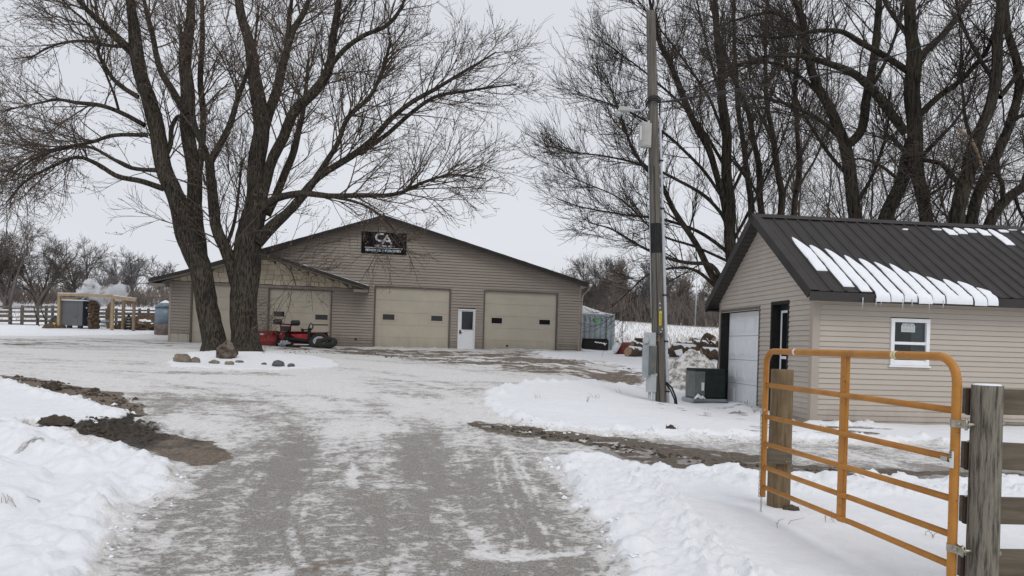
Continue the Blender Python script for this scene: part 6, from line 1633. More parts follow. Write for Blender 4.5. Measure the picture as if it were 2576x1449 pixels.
def limb_mesh(name, m, parent, pts4, sides=12, n=26, rough_=.05, seed=0.0, flare=0.0):
    s = smooth_path(pts4, n); p = s[:, :3].copy(); r = s[:, 3].copy()
    L = np.concatenate([[0], np.cumsum(np.linalg.norm(np.diff(p, axis=0), axis=1))])
    k = np.sin(np.linspace(0, np.pi, n))
    p[:, 0] += k * .25 * r * np.sin(L * 2.1 + seed); p[:, 2] += k * .18 * r * np.sin(L * 2.9 + seed * 2)
    V, q = tubes_np(p[None], r[None], sides)
    c = np.repeat(p, sides, 0); dv = V - c; th = np.tile(np.linspace(0, 2 * np.pi, sides, endpoint=False), n); Lr = np.repeat(L, sides)
    kk = 1 + rough_ * (1.3 * perlin(th * 1.9 + seed, Lr * 1.6) + perlin(th * 3.8 + seed * 2, Lr * 3.1))
    if flare: kk = kk + flare * np.exp(-Lr / .35) * (1 + .35 * np.sin(th * 4 + seed))
    V = c + dv * kk[:, None]
    if parent is not None and INV.get(parent.name) is not None:
        A = INV[parent.name]; V = V @ A[:3, :3].T + A[:3, 3]
    me = mesh_from(name, V, [q], m, True); o = bpy.data.objects.new(name, me); _link(o, parent)
    return o, p, r
def crown_mesh(name, parts, mats, parent):
    Vs, Qs, fm, n = [], [], [], 0
    for (Pts, R, sides, mi) in parts:
        V, q = tubes_np(Pts, R, sides); Vs.append(V); Qs.append(q + n); n += len(V); fm.append(np.full(len(q), mi))
    V = np.vstack(Vs)
    if parent is not None and INV.get(parent.name) is not None:
        A = INV[parent.name]; V = V @ A[:3, :3].T + A[:3, 3]
    me = mesh_from(name, V, [np.vstack(Qs)], mats, True, np.concatenate(fm)); o = bpy.data.objects.new(name, me); return _link(o, parent)
def buds(Pts, k, r):
    """short stubby buds along the outer half of twigs, as tiny tubes"""
    N, n, _ = Pts.shape; i = trng.integers(0, N, k); t = trng.uniform(.3, 1, k); f = t * (n - 1); j = np.minimum(f.astype(int), n - 2); w_ = (f - j)[:, None]
    o = Pts[i, j] * (1 - w_) + Pts[i, j + 1] * w_; d = trng.normal(size=(k, 3)); d[:, 2] = np.abs(d[:, 2]) + .4; d /= np.linalg.norm(d, axis=1, keepdims=True)
    L = trng.uniform(.03, .075, k)[:, None]
    return np.stack([o, o + d * L * .6, o + d * L], 1), np.stack([np.full(k, r * .5), np.full(k, r), np.full(k, r * .3)], 1)

def scaled(pts, Z, dz=0.0, wk=1.0):
    """limb given as picture points + widths -> world points + radii, drifting dz in depth along its length"""
    out_ = []; n = len(pts)
    for i, (x, y, w_) in enumerate(pts):
        z = Z + dz * (i / max(1, n - 1)) ** 1.2; q = P(x, y, z); out_.append((q[0], q[1], q[2], w_ * wk * z / F / 2))
    return out_

def big_tree(name, label, Z, base_px, trunks, limbs, mats, n1, n2, n3, L1, L2, L3, tw=1.0, bud=0, group=None, ang2=(25, 60), grav=0.0, up1=.15, wk=1.0, n1t=.3, twig_r=.0065, wl=.86):
    bp_ = P(*base_px, Z); root = thing(name, label, 'tree', (bp_[0], bp_[1], gz(bp_[0], bp_[1])), 0, group)
    bark, twig, budm = mats
    polyP, polyR, wts = [], [], []
    NS = 26
    for (nm, lst) in (('trunk', trunks), ('limb', limbs)):
        for k, (dz, dz0, pts) in enumerate(lst):
            p4 = scaled(pts, Z + dz0, dz, wk if nm == 'trunk' else wl)
            if nm == 'trunk' and p4[0][2] < gz(p4[0][0], p4[0][1]) + 1.2:
                q = p4[0]; p4 = [(q[0], q[1], gz(q[0], q[1]) - .25, q[3] * 1.05)] + ([(q[0], q[1], q[2], q[3])] if q[2] > gz(q[0], q[1]) + .15 else []) + p4[1:]
            wmax = max(q[3] for q in p4)
            o, p, r = limb_mesh(nm, bark, root, p4, 18 if wmax > .25 else (12 if wmax > .12 else 7), NS * (2 if nm == 'trunk' else 1), .10 if nm == 'trunk' else .07, k * 3.1 + Z, .55 if nm == 'trunk' and pts[0][1] > 860 else 0)
            idx = np.linspace(0, len(p) - 1, NS).astype(int)
            polyP.append(p[idx]); polyR.append(r[idx]); wts.append(n1t if nm == 'trunk' else 1.0)
    PP, RR, WW = np.array(polyP), np.array(polyR), np.array(wts)
    P1, R1 = grow(PP, RR, n1, L1, .22, .97, (28, 60), up1, .10, 8, .36, .012, .006, .030 * tw, grav=.02, pw=WW)
    P1b, R1b = grow(PP, RR, n1 // 4, L1 * .8, .6, 1.0, (8, 35), .1, .09, 8, .6, .011, .006, .030 * tw, grav=.01, pw=WW)
    P1 = np.concatenate([P1, P1b]); R1 = np.concatenate([R1, R1b])
    P2, R2 = grow(P1, R1, n2, L2, .12, 1.0, ang2, .05 + up1 * .3, .11, 6, .6, .0070, .005, .014, grav=grav)
    P2b, R2b = grow(PP, RR, n2 // 14, L2 * 1.1, .35, 1.0, (35, 75), .1, .14, 6, .3, .0070, .005, .014, grav=grav, pw=WW)
    P2 = np.concatenate([P2, P2b]); R2 = np.concatenate([R2, R2b])
    P3, R3 = grow(P2, R2, n3, L3, .08, 1.0, ang2, .10 + up1 * .2, .15, 4, .7, twig_r, twig_r * .75, .008, grav=.07)
    parts = [(P1, R1, 5, 0), (P2, R2, 4, 0), (P3, R3, 3, 0)]
    if bud:
        Pb, Rb = buds(P3, bud, .016); parts.append((Pb, Rb, 3, 1))
    crown_mesh('crown', parts, [twig, budm], root)
    return root

T_ = lambda dz, pts, dz0=0.0: (dz, dz0, pts)
maple_tr = [
 T_(-1.0, [(545,893,70),(541,865,64),(528,800,60),(510,720,60),(492,640,62),(470,580,58),(445,520,52),(425,450,46),(405,380,44),(388,310,44),(372,240,40),(352,170,38),(338,110,36),(335,60,30),(330,0,24),(322,-90,18),(310,-200,10)]),
 T_(1.0, [(512,720,46),(506,680,46),(498,620,44),(493,540,42),(488,460,40),(480,380,38),(472,300,40),(468,200,36),(470,120,34),(478,40,24),(482,-70,18),(490,-190,8)], .3),
 T_(.6, [(617,893,78),(617,865,74),(614,800,72),(612,740,74),(618,680,76),(628,620,74),(636,560,68),(642,500,58),(648,430,50),(655,360,46),(652,300,44),(650,240,40),(640,180,36),(625,110,30),(610,50,26),(600,-20,22),(592,-100,16),(580,-200,8)]),
]
maple_li = [
 T_(-1.8, [(340,140,28),(300,100,30),(262,65,24),(225,30,18),(190,-10,14),(150,-70,8)], -.6),
 T_(2.0, [(472,290,26),(440,240,26),(410,190,22),(395,140,20),(380,80,18),(365,10,14),(350,-80,8)], .6),
 T_(1.5, [(491,480,26),(507,390,24),(510,300,22),(505,180,20),(510,60,16),(505,-70,10)], .6),
 T_(-1.6, [(604,750,44),(588,690,46),(562,620,42),(545,560,38),(535,500,36),(530,450,34),(527,405,32)], .2),
 T_(-1.0, [(527,415,26),(512,370,24),(495,330,22),(480,260,18),(462,160,14),(455,60,8)], -1.2),
 T_(-2.0, [(527,412,26),(550,370,24),(575,320,22),(598,250,18),(620,190,14),(640,110,10),(650,20,6)], -1.2),
 T_(2.2, [(652,420,36),(664,340,38),(680,270,36),(700,210,34),(717,150,28),(735,80,22),(765,30,20),(790,-40,12),(800,-130,6)], .6),
 T_(1.0, [(703,205,22),(722,110,20),(730,40,16),(738,-50,10)], 1.6),
 T_(-1.6, [(650,530,36),(672,450,38),(690,390,38),(708,350,38),(735,290,36),(790,232,36),(822,185,32),(836,110,28),(848,40,24),(858,-50,16),(865,-150,8)], .3),
 T_(-1.0, [(826,174,18),(873,118,18),(913,91,16),(982,57,14),(1008,22,12),(1025,-20,8)], -1.0),
 T_(2.4, [(672,540,30),(708,462,28),(728,410,26),(745,350,24),(760,300,18),(768,240,14),(775,150,8)], .6),
 T_(-1.8, [(652,600,36),(690,560,34),(729,530,30),(775,478,26),(820,410,20),(847,362,18),(873,300,17),(930,244,15),(947,213,13),(973,139,10),(985,100,6)]),
 T_(1.8, [(650,612,36),(690,566,36),(729,532,32),(786,457,26),(873,401,24),(930,357,22),(982,300,18),(1030,262,17),(1104,218,14),(1178,174,10),(1248,131,5)]),
 T_(1.4, [(905,388,18),(986,327,16),(1030,288,15),(1091,246,13),(1200,225,9),(1300,212,4)], 1.2),
 T_(-2.2, [(655,526,30),(686,503,28),(751,488,24),(830,492,20),(917,492,17),(1004,486,14),(1069,457,11),(1135,440,8),(1222,450,4)]),
 T_(-1.4, [(820,492,12),(900,510,10),(960,545,8),(1000,590,5),(1020,630,3)], -1.0),
 T_(-2.6, [(412,475,22),(353,455,20),(294,443,18),(243,412,16),(200,395,13),(130,420,10),(60,460,8),(15,510,4)], -.4),
 T_(1.8, [(402,430,16),(325,421,14),(290,404,13),(235,372,11),(160,370,9),(90,390,7),(20,430,4)], -.4),
 T_(-3.0, [(372,340,16),(282,341,14),(235,357,12),(157,373,10),(78,404,8),(20,451,4)], -.4),
 T_(1.2, [(364,315,18),(302,282,16),(255,267,15),(188,257,13),(149,251,10),(98,259,7),(47,270,5),(0,283,3)], -.4),
 T_(-2.2, [(348,245,18),(294,208,16),(259,157,14),(247,130,13),(250,110,12),(220,59,10),(176,20,7),(150,-10,4)], -.5),
 T_(1.5, [(334,118,14),(270,114,12),(212,104,11),(165,106,9),(118,122,7),(70,150,4)], -.5),
 T_(.5, [(298,275,10),(286,235,9),(271,196,8),(255,157,6)], .4),
 T_(.4, [(412,405,18),(430,360,18),(433,315,16),(450,293,14),(474,300,10)], -.3),
 T_(2.5, [(560,640,16),(590,560,12),(600,480,9),(610,400,6)], .2),
 T_(-1.5, [(640,640,12),(690,650,8),(730,680,5),(745,720,3)], -.3),
]
big_tree('maple_tree', 'large bare twin-trunked maple standing on the snowy island left of the barn sign', 27.0, (585, 893), maple_tr, maple_li,
         (m_bark, m_twig, m_bud), 430, 3000, 17000, 3.7, 1.9, .85, bud=12000, ang2=(18, 52), grav=-.03, twig_r=.0054, wl=.70, wk=.88)

R1_tr = [T_(0, [(1845,790,40),(1842,700,36),(1838,600,34),(1832,480,32),(1828,380,30),(1822,300,28),(1815,200,24),(1805,100,20),(1798,0,16),(1790,-90,10)])]
R1_li = [
 T_(-2, [(1836,610,26),(1812,471,26),(1789,392,26),(1749,314,26),(1710,220,26),(1680,150,22),(1655,95,18),(1640,30,13),(1625,-50,8)]),
 T_(2, [(1836,750,28),(1790,690,28),(1755,620,24),(1718,565,22),(1694,525,20),(1667,471,18),(1632,431,14),(1592,376,12),(1569,314,10),(1549,255,7),(1520,180,4)]),
 T_(-3, [(1828,725,20),(1790,668,18),(1737,662,15),(1675,648,13),(1633,631,11),(1584,603,9),(1535,575,7),(1480,560,4)]),
 T_(2, [(1826,752,18),(1793,714,15),(1748,680,13),(1716,673,11),(1678,676,9),(1633,690,7),(1584,732,5),(1540,772,3)]),
 T_(-2, [(1835,560,16),(1780,500,14),(1700,450,12),(1600,410,9),(1500,390,6),(1420,380,3)]),
 T_(3, [(1838,640,16),(1770,590,14),(1680,555,11),(1570,540,8),(1460,520,5),(1400,500,3)]),
 T_(-3, [(1833,520,14),(1770,430,13),(1690,350,11),(1600,290,8),(1500,250,5),(1440,235,3)]),
 T_(2, [(1829,430,14),(1770,330,12),(1700,250,10),(1620,180,7),(1540,120,5),(1490,80,3)]),
 T_(-2, [(1826,350,12),(1780,240,11),(1720,150,9),(1650,60,6),(1590,-20,4)]),
 T_(3, [(1834,500,14),(1880,400,12),(1920,300,10),(1960,180,7),(1990,60,4)]),
 T_(-3, [(1838,620,14),(1890,520,12),(1940,420,9),(1985,300,6),(2010,180,3)]),
 T_(1, [(1836,660,12),(1760,625,11),(1660,590,9),(1560,500,6),(1450,450,4),(1400,420,3)]),
 T_(3, [(1824,320,12),(1800,200,11),(1770,80,9),(1745,-40,5)]),
]
R2_tr = [T_(0, [(1905,800,22),(1900,640,20),(1890,540,18),(1880,430,16),(1860,300,13),(1850,150,10),(1845,0,7),(1843,-80,4)]),
 T_(1, [(1925,800,24),(1925,640,20),(1915,520,18),(1905,400,16),(1880,280,14),(1840,180,12),(1800,60,8),(1780,-40,4)]),
 T_(-1, [(1955,800,24),(1952,640,20),(1965,500,18),(1950,380,16),(1930,260,12),(1925,120,9),(1930,-40,5)]),
 T_(2, [(1990,800,22),(1985,640,18),(2000,520,16),(2010,400,14),(2000,250,11),(2010,100,8),(2015,-60,4)])]
R2_li = [T_(2, [(1960,520,10),(1990,440,9),(2040,340,7),(2080,240,5)]), T_(-2, [(1912,500,10),(1870,430,8),(1830,380,5)]), T_(2, [(2003,480,10),(2050,400,8),(2090,300,5)]), T_(-1, [(1946,360,9),(1900,260,7),(1880,160,4)]), T_(1, [(1886,460,9),(1840,400,7),(1780,330,4)])]
R3_tr = [T_(0, [(2154,820,46),(2152,640,42),(2150,540,38),(2143,460,36),(2132,400,36),(2125,360,34)]),
 T_(-1.5, [(2130,375,32),(2105,310,30),(2085,270,28),(2060,230,26),(2045,180,24),(2030,120,22),(2020,60,20),(2000,0,16),(1985,-80,10)]),
 T_(1.5, [(2128,370,28),(2165,330,26),(2180,260,26),(2190,180,24),(2205,110,22),(2210,0,18),(2215,-90,10)])]
R3_li = [T_(-2, [(2112,345,16),(2060,300,14),(2000,270,12),(1940,250,9),(1870,240,5)]), T_(2, [(2140,450,14),(2080,380,12),(2030,300,10),(1990,210,7),(1970,120,4)]), T_(1, [(2150,520,14),(2200,430,12),(2230,330,9),(2240,230,6)]),
 T_(-2, [(2060,235,14),(2010,190,12),(1950,160,9),(1880,160,6)]), T_(2, [(2185,230,14),(2230,150,12),(2260,60,9),(2280,-40,5)]), T_(0, [(2025,90,14),(1980,47,12),(1941,31,10),(1894,39,8),(1820,60,5)])]
R4_tr = [T_(0, [(2334,820,44),(2332,640,40),(2326,540,38),(2316,470,36),(2306,400,40),(2297,320,42),(2297,240,44),(2300,160,42),(2290,80,34),(2290,0,30),(2285,-90,20)]),
 T_(.4, [(2205,820,46),(2215,640,42),(2232,545,40),(2262,470,38),(2278,410,34),(2290,350,28)], .3)]
R4_li = [T_(-2, [(2308,295,22),(2364,240,20),(2403,212,18),(2450,169,16),(2482,129,14),(2497,86,9)]),
 T_(2, [(2304,155,24),(2345,114,22),(2392,63,18),(2431,12,14),(2460,-50,8)]),
 T_(-3, [(2278,335,28),(2215,251,28),(2184,212,26),(2144,184,24),(2090,161,20),(2031,145,16),(1992,137,13),(1894,150,9),(1800,200,6),(1700,240,3)]),
 T_(-2, [(2294,185,22),(2200,125,20),(2149,98,18),(2122,82,16),(2071,76,14),(2024,82,12),(1953,94,9),(1894,92,5)]),
 T_(1, [(2288,395,16),(2247,353,14),(2228,337,9)]),
 T_(-1.5, [(2312,400,14),(2365,412,14),(2396,443,16),(2416,467,16)]),
 T_(2, [(2300,420,12),(2350,360,11),(2400,310,9),(2440,240,6),(2460,170,4)]), T_(-2, [(2270,460,12),(2220,420,10),(2170,400,7),(2110,410,4)]),
 T_(2, [(2293,100,16),(2240,30,12),(2210,-40,8)]), T_(1, [(2320,500,9),(2370,470,8),(2410,400,5)])]
R6_tr = [T_(0, [(2402,820,44),(2405,640,40),(2410,540,40),(2425,460,42),(2440,400,40),(2465,340,34),(2485,290,30),(2495,240,30),(2506,180,30),(2510,120,28),(2515,50,26),(2520,-60,16)]),
 T_(1, [(2434,820,38),(2438,640,34),(2445,540,32),(2475,460,30),(2510,380,28),(2545,300,26),(2565,220,24),(2555,150,22),(2535,80,20),(2530,0,16),(2525,-80,10)], .4)]
R6_li = [T_(-1, [(2500,200,14),(2460,140,12),(2420,60,9),(2400,-20,6)]), T_(1, [(2515,245,16),(2550,200,14),(2600,150,12),(2660,100,8)]), T_(-1, [(2560,240,16),(2600,180,14),(2660,120,10)]),
 T_(2, [(2450,385,12),(2430,300,10),(2420,220,7),(2400,150,4)]), T_(-2, [(2545,300,14),(2600,280,12),(2670,230,8)]), T_(-1.5, [(2475,320,9),(2450,330,9),(2440,370,7),(2452,420,4)])]
R7_tr = [T_(0, [(2470,820,38),(2480,640,34),(2500,540,30),(2540,490,28),(2590,465,26),(2650,440,22),(2700,400,14)]) ]
R7_li = [T_(-1, [(2525,505,14),(2520,460,12),(2500,430,9)]), T_(1, [(2570,470,14),(2590,400,12),(2600,320,9),(2620,220,5)]), T_(0, [(2550,485,10),(2570,540,8),(2590,570,4)])]
mm_ = (m_bark2, m_twig2, m_twig2); grp = None
big_tree('silver_maple', 'bare tree with a fan of branches sweeping left behind the power pole', 30.0, (1845, 790), R1_tr, R1_li, mm_, 240, 2000, 8500, 3.2, 1.8, .9, grav=.03, up1=.25, twig_r=.0062, wl=.62, wk=.82, ang2=(15, 45))
big_tree('slender_tree', 'clump of slender dark stems rising behind the left end of the garage roof', 34.0, (1945, 800), R2_tr, R2_li, mm_, 90, 500, 2000, 4.2, 2.2, 1.0, grav=.04, up1=.5, twig_r=.006, n1t=.9, wl=.7, wk=.9, ang2=(15, 40))
big_tree('forked_tree', 'dark tree forking low above the middle of the garage roof', 26.0, (2154, 820), R3_tr, R3_li, mm_, 110, 720, 2800, 4.2, 2.0, .9, up1=.35, twig_r=.005, wl=.75, wk=.85, ang2=(15, 45))
big_tree('leaning_tree', 'thick dark tree of two joined trunks leaning together behind the garage roof', 25.0, (2300, 820), R4_tr, R4_li, mm_, 130, 850, 3200, 4.0, 1.9, .9, up1=.3, twig_r=.005, wl=.78, wk=.85, ang2=(15, 45))
big_tree('twin_tree', 'dark tree with two curving stems near the right edge of the picture', 23.0, (2410, 820), R6_tr, R6_li, mm_, 90, 520, 2000, 3.6, 1.8, .85, up1=.35, twig_r=.0048, wl=.8, wk=.85, ang2=(15, 45))
big_tree('bent_tree', 'low dark tree bent sharply to the right over the snowy roof end', 24.0, (2475, 820), R7_tr, R7_li, mm_, 40, 250, 1000, 3.0, 1.5, .8, up1=.3, twig_r=.0048, wk=.85)

hb = thing('broken_limb', 'pale stripped broken limb hanging in the tree at right', 'branch', tuple(P(2440, 345, 22.6)))
for nm, pts in (('stem', [(2408, 322, 5), (2424, 335, 8), (2442, 350, 9), (2455, 375, 8), (2466, 405, 6), (2475, 440, 3)]), ('splinter', [(2420, 332, 4), (2410, 345, 3), (2402, 350, 2)])):
    s4 = scaled(pts, 22.6); b = MB(); b.tube([q[:3] for q in s4], [q[3] for q in s4], 6); b.build(nm, m_lumber2, hb, world=True)
# ---- free-standing trees grown from a recipe (local coordinates, base at the origin)
def wild_tree(name, label, loc, H, spread, stems, n1, n2, n3, bark, twig, group=None, seed=0, lean=.12, r0=.14, tw=.02, fan=0.0, cat='tree', upb=.25):
    global trng
    keep = trng; trng = np.random.default_rng(seed)
    root = thing(name, label, cat, loc, trng.uniform(0, 6.28), group)
    PPs, RRs = [], []
    for s in range(stems):
        a = trng.uniform(0, 6.28); k = lean * trng.uniform(.5, 1.5) + fan; hh = H * trng.uniform(.75, 1.0)
        n = 12; t = np.linspace(0, 1, n); bx = trng.normal(0, .12) if stems > 1 else 0; by = trng.normal(0, .12) if stems > 1 else 0
        p = np.stack([bx + np.cos(a) * k * H * t ** 1.3 + .03 * H * np.sin(t * 5 + s), by + np.sin(a) * k * H * t ** 1.3 + .03 * H * np.cos(t * 4 + s * 2), -.2 + hh * t], 1)
        r = r0 * (1 - t) ** .9 * (1 if s == 0 else .75) + tw
        V, q = tubes_np(p[None], r[None], 7); me = mesh_from('trunk', V, [q], bark, True); o = bpy.data.objects.new('trunk', me); COL.objects.link(o); o.parent = root
        PPs.append(p); RRs.append(r)
    PP, RR = np.array(PPs), np.array(RRs)
    P1, R1 = grow(PP, RR, n1, spread, .15, .98, (25, 60), upb, .12, 7, .5, tw * 1.6, tw, .08, grav=.02)
    P2, R2 = grow(P1, R1, n2, spread * .45, .2, 1.0, (25, 60), .15, .15, 5, .6, tw * 1.1, tw * .8, .05)
    P3, R3 = grow(P2, R2, n3, spread * .22, .15, 1.0, (25, 60), .15, .18, 3, .7, tw * .8, tw * .6, .03)
    crown_mesh_local = [(P1, R1, 4, 0), (P2, R2, 3, 0), (P3, R3, 3, 0)]
    Vs, Qs, n = [], [], 0
    for (Pt, R_, sd_, _) in crown_mesh_local:
        V, q = tubes_np(Pt, R_, sd_); Vs.append(V); Qs.append(q + n); n += len(V)
    me = mesh_from('crown', np.vstack(Vs), [np.vstack(Qs)], twig, True); o = bpy.data.objects.new('crown', me); COL.objects.link(o); o.parent = root
    trng = keep
    return root
def copy_tree(root, loc, rz, s, label, group=None):
    c = root.copy(); COL.objects.link(c); c.location = loc; c.rotation_euler = (0, 0, rz); c.scale = (s, s, s * random.uniform(.92, 1.1)); c['label'] = label
    if group: c['group'] = group
    for ch in root.children:
        d = ch.copy(); COL.objects.link(d); d.parent = c
    return c
def at(px, Z):
    """ground point at depth Z under picture column px"""
    q = P(px, 820, Z); return (q[0], q[1], gz(q[0], q[1]))
# fill behind the garage: fine fanning trees
gb = 'bare trees crowding behind the garage'
bt1 = wild_tree('background_tree', 'pale-twigged tree seen in the gap between the forked and the leaning tree', at(2270, 40), 17, 6.0, 5, 60, 420, 1700, m_twig, m_twig, gb, 5, .10, .11, .008, .10, upb=.6)
bt2 = wild_tree('background_tree', 'pale-twigged tree seen between the slender clump and the forked tree', at(2030, 42), 17, 6.0, 4, 50, 380, 1500, m_twig, m_twig, gb, 8, .10, .10, .008, .08, upb=.7)
for (px, Z, k, s, rz, lb) in ((2460, 38, bt1, 1.0, 1.0, 'thin-stemmed tree seen between the twin tree and the bent tree'), (2140, 46, bt1, .95, 2.2, 'farther pale tree directly behind the low forked trunk'), (2580, 44, bt2, 1.05, .5, 'pale tree behind the snowy right end of the garage roof'), (1880, 46, bt2, .9, 4.0, 'pale tree behind the garage roof peak, left of the slender clump')):
    copy_tree(k, at(px, Z), rz, s, lb, gb)
# left hedgerow beyond the rail fence
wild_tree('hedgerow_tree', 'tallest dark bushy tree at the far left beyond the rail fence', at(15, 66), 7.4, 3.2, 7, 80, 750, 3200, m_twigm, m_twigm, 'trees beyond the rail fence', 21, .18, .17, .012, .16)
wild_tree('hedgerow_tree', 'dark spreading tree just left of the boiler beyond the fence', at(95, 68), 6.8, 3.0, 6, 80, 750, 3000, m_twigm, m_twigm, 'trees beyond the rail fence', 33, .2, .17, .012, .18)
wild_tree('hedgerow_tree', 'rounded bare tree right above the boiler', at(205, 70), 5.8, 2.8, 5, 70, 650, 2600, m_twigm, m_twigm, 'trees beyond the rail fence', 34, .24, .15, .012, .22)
wild_tree('hedgerow_tree', 'pale haze-toned low tree behind the steam', at(335, 84), 5.0, 2.8, 6, 70, 600, 2400, m_twigf, m_twigf, 'trees beyond the rail fence', 35, .3, .14, .018, .28)
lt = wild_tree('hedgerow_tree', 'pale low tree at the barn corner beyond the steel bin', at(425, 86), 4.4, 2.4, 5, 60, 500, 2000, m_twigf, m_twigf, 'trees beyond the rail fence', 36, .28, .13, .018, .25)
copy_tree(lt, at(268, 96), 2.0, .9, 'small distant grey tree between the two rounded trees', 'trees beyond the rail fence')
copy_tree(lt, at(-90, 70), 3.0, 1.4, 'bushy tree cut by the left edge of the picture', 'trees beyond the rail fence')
# right: round tree behind the container and the wood edge
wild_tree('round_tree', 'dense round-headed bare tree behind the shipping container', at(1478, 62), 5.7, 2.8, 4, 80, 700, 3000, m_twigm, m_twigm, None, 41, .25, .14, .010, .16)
gw = 'trees along the far edge of the field'
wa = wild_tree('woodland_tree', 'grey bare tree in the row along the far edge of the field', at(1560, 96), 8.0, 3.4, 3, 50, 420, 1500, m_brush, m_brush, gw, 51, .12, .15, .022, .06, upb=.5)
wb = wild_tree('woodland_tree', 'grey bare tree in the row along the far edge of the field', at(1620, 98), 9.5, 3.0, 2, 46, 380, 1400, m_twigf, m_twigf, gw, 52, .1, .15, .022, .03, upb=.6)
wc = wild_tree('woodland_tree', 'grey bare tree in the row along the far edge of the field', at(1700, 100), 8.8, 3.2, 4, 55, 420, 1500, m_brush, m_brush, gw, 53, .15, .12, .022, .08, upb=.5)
random.seed(31)
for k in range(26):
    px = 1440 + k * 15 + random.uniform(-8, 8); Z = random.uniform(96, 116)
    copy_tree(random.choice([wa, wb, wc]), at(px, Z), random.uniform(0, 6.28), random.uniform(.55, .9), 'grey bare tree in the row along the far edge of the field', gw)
q = at(1748, 94); b = MB(); b.tube([(q[0], q[1], q[2] - .2), (q[0] + .05, q[1], q[2] + 3), (q[0] + .1, q[1], q[2] + 6.5)], [.12, .09, .04], 6); tag(b.build('birch_trunk', m_labelg), 'single pale slim trunk standing out in the far wood', 'tree trunk')
# underbrush along both field edges: one mass each
def brush(name, x0, x1, Z0, Z1, n, h, m, seed, slope=0.0):
    global trng
    keep = trng; trng = np.random.default_rng(seed)
    px = trng.uniform(x0, x1, n); Z_ = trng.uniform(Z0, Z1, n)
    base = np.array([at(a_, b_) for a_, b_ in zip(px[:n], Z_[:n])])
    d = trng.normal(size=(n, 3)) * .35; d[:, 2] = 1; hh = h * trng.uniform(.4, 1.1, n)[:, None]
    mid = base + d * hh * .5 + trng.normal(size=(n, 3)) * .15; tip = base + d * hh + trng.normal(size=(n, 3)) * .3
    Pts = np.stack([base, mid, tip], 1); R_ = np.stack([np.full(n, .035), np.full(n, .028), np.full(n, .012)], 1)
    P2, R2 = grow(Pts, R_, n * 4, h * .55, .1, 1.0, (20, 60), .1, .2, 3, .7, .018, .012, .03)
    V1, q1 = tubes_np(Pts, R_, 3); V2, q2 = tubes_np(P2, R2, 3)
    me = mesh_from(name, np.vstack([V1, V2]), [np.vstack([q1, q2 + len(V1)])], m, True); o = bpy.data.objects.new(name, me); COL.objects.link(o); o['kind'] = 'stuff'
    trng = keep
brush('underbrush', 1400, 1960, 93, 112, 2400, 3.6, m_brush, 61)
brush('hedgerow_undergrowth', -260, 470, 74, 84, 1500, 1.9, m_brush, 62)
# dry corn stubble standing in the snowy field
def stubble(name, xr, Zr, n, h, seed):
    g = np.random.default_rng(seed); px = g.uniform(*xr, n); Z_ = Zr[0] + (Zr[1] - Zr[0]) * g.random(n) ** 1.6
    base = np.array([at(a_, b_) for a_, b_ in zip(px, Z_)]); d = g.normal(size=(n, 3)) * .3; d[:, 2] = 1
    hh = h * g.uniform(.4, 1.2, n)[:, None]; Pts = np.stack([base - np.array([0, 0, .03]), base + d * hh], 1); R_ = np.stack([np.full(n, .016), np.full(n, .008)], 1)
    V, q = tubes_np(Pts, R_, 3); me = mesh_from(name, V, [q], m_straw, True); o = bpy.data.objects.new(name, me); COL.objects.link(o); o['kind'] = 'stuff'
stubble('field_stubble', (1530, 1880), (44, 92), 2200, .26, 71)
stubble('field_stubble', (-150, 470), (50, 78), 1600, .22, 72)

# ================================================================== SMALL SURFACE DETAIL
def weeds(name, spots, seed):
    g = np.random.default_rng(seed); Ps = []
    for (px, py, n, h0) in spots:
        c = ground_hit(px, py)
        for _ in range(n):
            x, y_ = c[0] + g.normal(0, .05), c[1] + g.normal(0, .05); z = gz(x, y_); h = h0 * .6; d = np.array([g.normal(0, .5), g.normal(0, .3), 1.0])
            Ps.append(np.stack([(x, y_, z - .02), np.array([x, y_, z]) + d * h * .5, np.array([x, y_, z]) + d * h * g.uniform(.7, 1.1) + np.array([g.normal(0, .03), 0, 0])]))
    Pt = np.array(Ps); R_ = np.tile(np.array([.0022, .002, .001]), (len(Pt), 1)) * (1 + Pt[:, :1, 1] / 14)
    V, q = tubes_np(Pt, R_, 3); me = mesh_from(name, V, [q], m_straw, True); o = bpy.data.objects.new(name, me); COL.objects.link(o); o['kind'] = 'stuff'
weeds('dry_grass', [(30, 2030 / 1.584, 5, .12), (2760, 1560 / 1.584, 0, .1), (1505, 1010, 4, .2), (1475, 1020, 4, .22), (1560, 995, 3, .2), (1350, 1010, 3, .15), (2080, 1330, 5, .12), (2330, 1360, 4, .1), (1990, 1345, 3, .1), (1870, 1035, 8, .15), (1900, 1050, 8, .14), (1780, 1050, 6, .12), (2070, 1085, 8, .12), (2000, 1075, 8, .12), (1690, 1092, 4, .14), (1010, 905, 3, .2), (660, 905, 4, .25), (455, 955, 3, .12), (100, 1290, 3, .1)], 5)
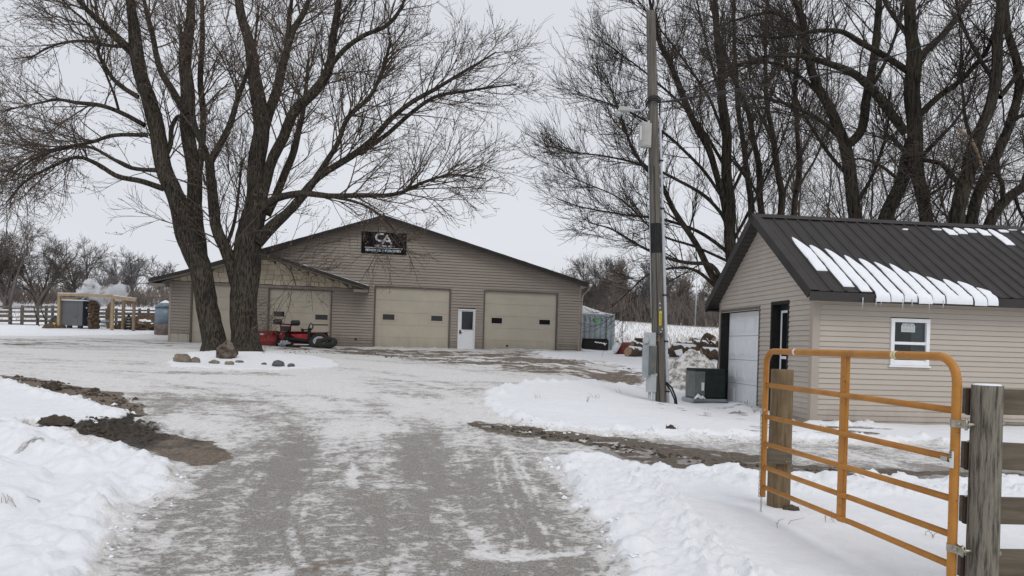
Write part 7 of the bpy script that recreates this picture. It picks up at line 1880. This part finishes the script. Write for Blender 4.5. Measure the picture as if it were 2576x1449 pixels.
# snow clods thrown up along the cleared edges, and earth crumbs on the mud
def clods(name, m, pts_fn, n, r, seed):
    g = np.random.default_rng(seed); V = []; Fq = []; k = 0
    ico = np.array([(1, 0, 0), (-1, 0, 0), (0, 1, 0), (0, -1, 0), (0, 0, 1), (0, 0, -1), (.6, .6, .5), (-.6, .6, .5), (.6, -.6, .5), (-.6, -.6, .5)])
    tri = [(0, 6, 4), (6, 2, 4), (2, 7, 4), (7, 1, 4), (1, 9, 4), (9, 3, 4), (3, 8, 4), (8, 0, 4), (0, 2, 6), (2, 1, 7), (1, 3, 9), (3, 0, 8)]
    for _ in range(n):
        x, y_ = pts_fn(g); z = gz(x, y_); s = r * g.uniform(.4, 1.3) * (1 + (g.random() < .08) * 1.0)
        a = g.uniform(0, 6.28); Rm = np.array([[math.cos(a), -math.sin(a), 0], [math.sin(a), math.cos(a), 0], [0, 0, 1]])
        v = (ico * g.uniform(.7, 1.3, (10, 1)) * np.array([1, g.uniform(.7, 1.1), g.uniform(.5, .8)])) @ Rm.T * s + np.array([x, y_, z - s * .05])
        V.append(v); Fq += [(a_ + k, b_ + k, c_ + k) for a_, b_, c_ in tri]; k += 10
    me = mesh_from(name, np.vstack(V), [np.array(Fq)], m, True); o = bpy.data.objects.new(name, me); COL.objects.link(o); o['kind'] = 'stuff'
def along(poly_px, w):
    q = gpoly(poly_px); d = np.concatenate([[0], np.cumsum(np.linalg.norm(np.diff(q, axis=0), axis=1))])
    def f(g):
        s = g.uniform(0, d[-1]); x = np.interp(s, d, q[:, 0]); y_ = np.interp(s, d, q[:, 1]); return x + g.normal(0, w), y_ + g.normal(0, w)
    return f
clods('snow_clods', m_frost, along([(1390, 1165), (1440, 1230), (1510, 1330), (1560, 1400), (1600, 1449)], .10), 90, .018, 1)
clods('snow_clods', m_frost, along([(1395, 1162), (1500, 1168), (1700, 1188), (1900, 1199), (2100, 1212), (2400, 1216)], .14), 130, .024, 2)
clods('snow_clods', m_frost, along([(460, 1182), (440, 1215), (395, 1250), (340, 1300), (290, 1350), (260, 1400)], .09), 60, .015, 3)
clods('snow_clods', m_frost, along([(0, 955), (100, 988), (200, 1008), (285, 1030), (318, 1048), (300, 1058), (210, 1080)], .12), 100, .026, 4)
clods('snow_clods', m_frost, along([(1240, 1052), (1350, 1080), (1500, 1094), (1700, 1104), (1900, 1110)], .16), 110, .026, 6)
clods('snow_clods', m_frost, along([(1195, 1020), (1230, 990), (1310, 968)], .15), 20, .03, 7)
m_soil = mat('w_soil_clod', (.030, .022, .016), .95, (.085, .065, .048), 9)
def box_px(x0, x1, y0, y1):
    def f(g): q = ground_hit(g.uniform(x0, x1), g.uniform(y0, y1)); return q[0], q[1]
    return f
clods('earth_clods', m_soil, box_px(215, 390, 1062, 1115), 200, .032, 8)
clods('earth_clods', m_soil, along([(0, 948), (130, 965), (220, 985), (300, 1012), (345, 1035)], .12), 200, .035, 9)
clods('earth_clods', m_soil, along([(1215, 1075), (1400, 1098), (1560, 1125), (1700, 1150), (1900, 1175), (2100, 1190)], .14), 260, .024, 10)
clods('earth_clods', m_soil, along([(700, 885), (900, 890), (1150, 905), (1350, 910), (1560, 935)], .6), 120, .03, 12)

q = P(1990, 1303, 6.5); tag(lumpy('dirt_clod', m_soil, None, (q[0], q[1], gz(q[0], q[1])), .075, .06, .035, 3.7, 16, .4, 2.2, world=False), 'small brown clod lying at the foot of the latch post', 'clod')
q = ground_hit(1688, 1091); tag(lumpy('dirt_clod', m_soil, None, (q[0], q[1], gz(q[0], q[1])), .08, .07, .06, 5.7, 16, .5, 2.2, world=False), 'dark clod sitting on the snow between the pole and the mud strip', 'clod')
q = ground_hit(140, 1081); tag(lumpy('dirt_clod', m_soil, None, (q[0], q[1], gz(q[0], q[1])), .24, .16, .10, 7.1, 20, .4, 2.2, world=False), 'long dark lump of soil left of the mud patch', 'clod')
q = ground_hit(130, 982); tag(lumpy('dirt_clod', m_soil, None, (q[0], q[1], gz(q[0], q[1])), .18, .15, .14, 9.3, 20, .5, 2.2, world=False), 'dark lump of soil on the snow edge at far left', 'clod')
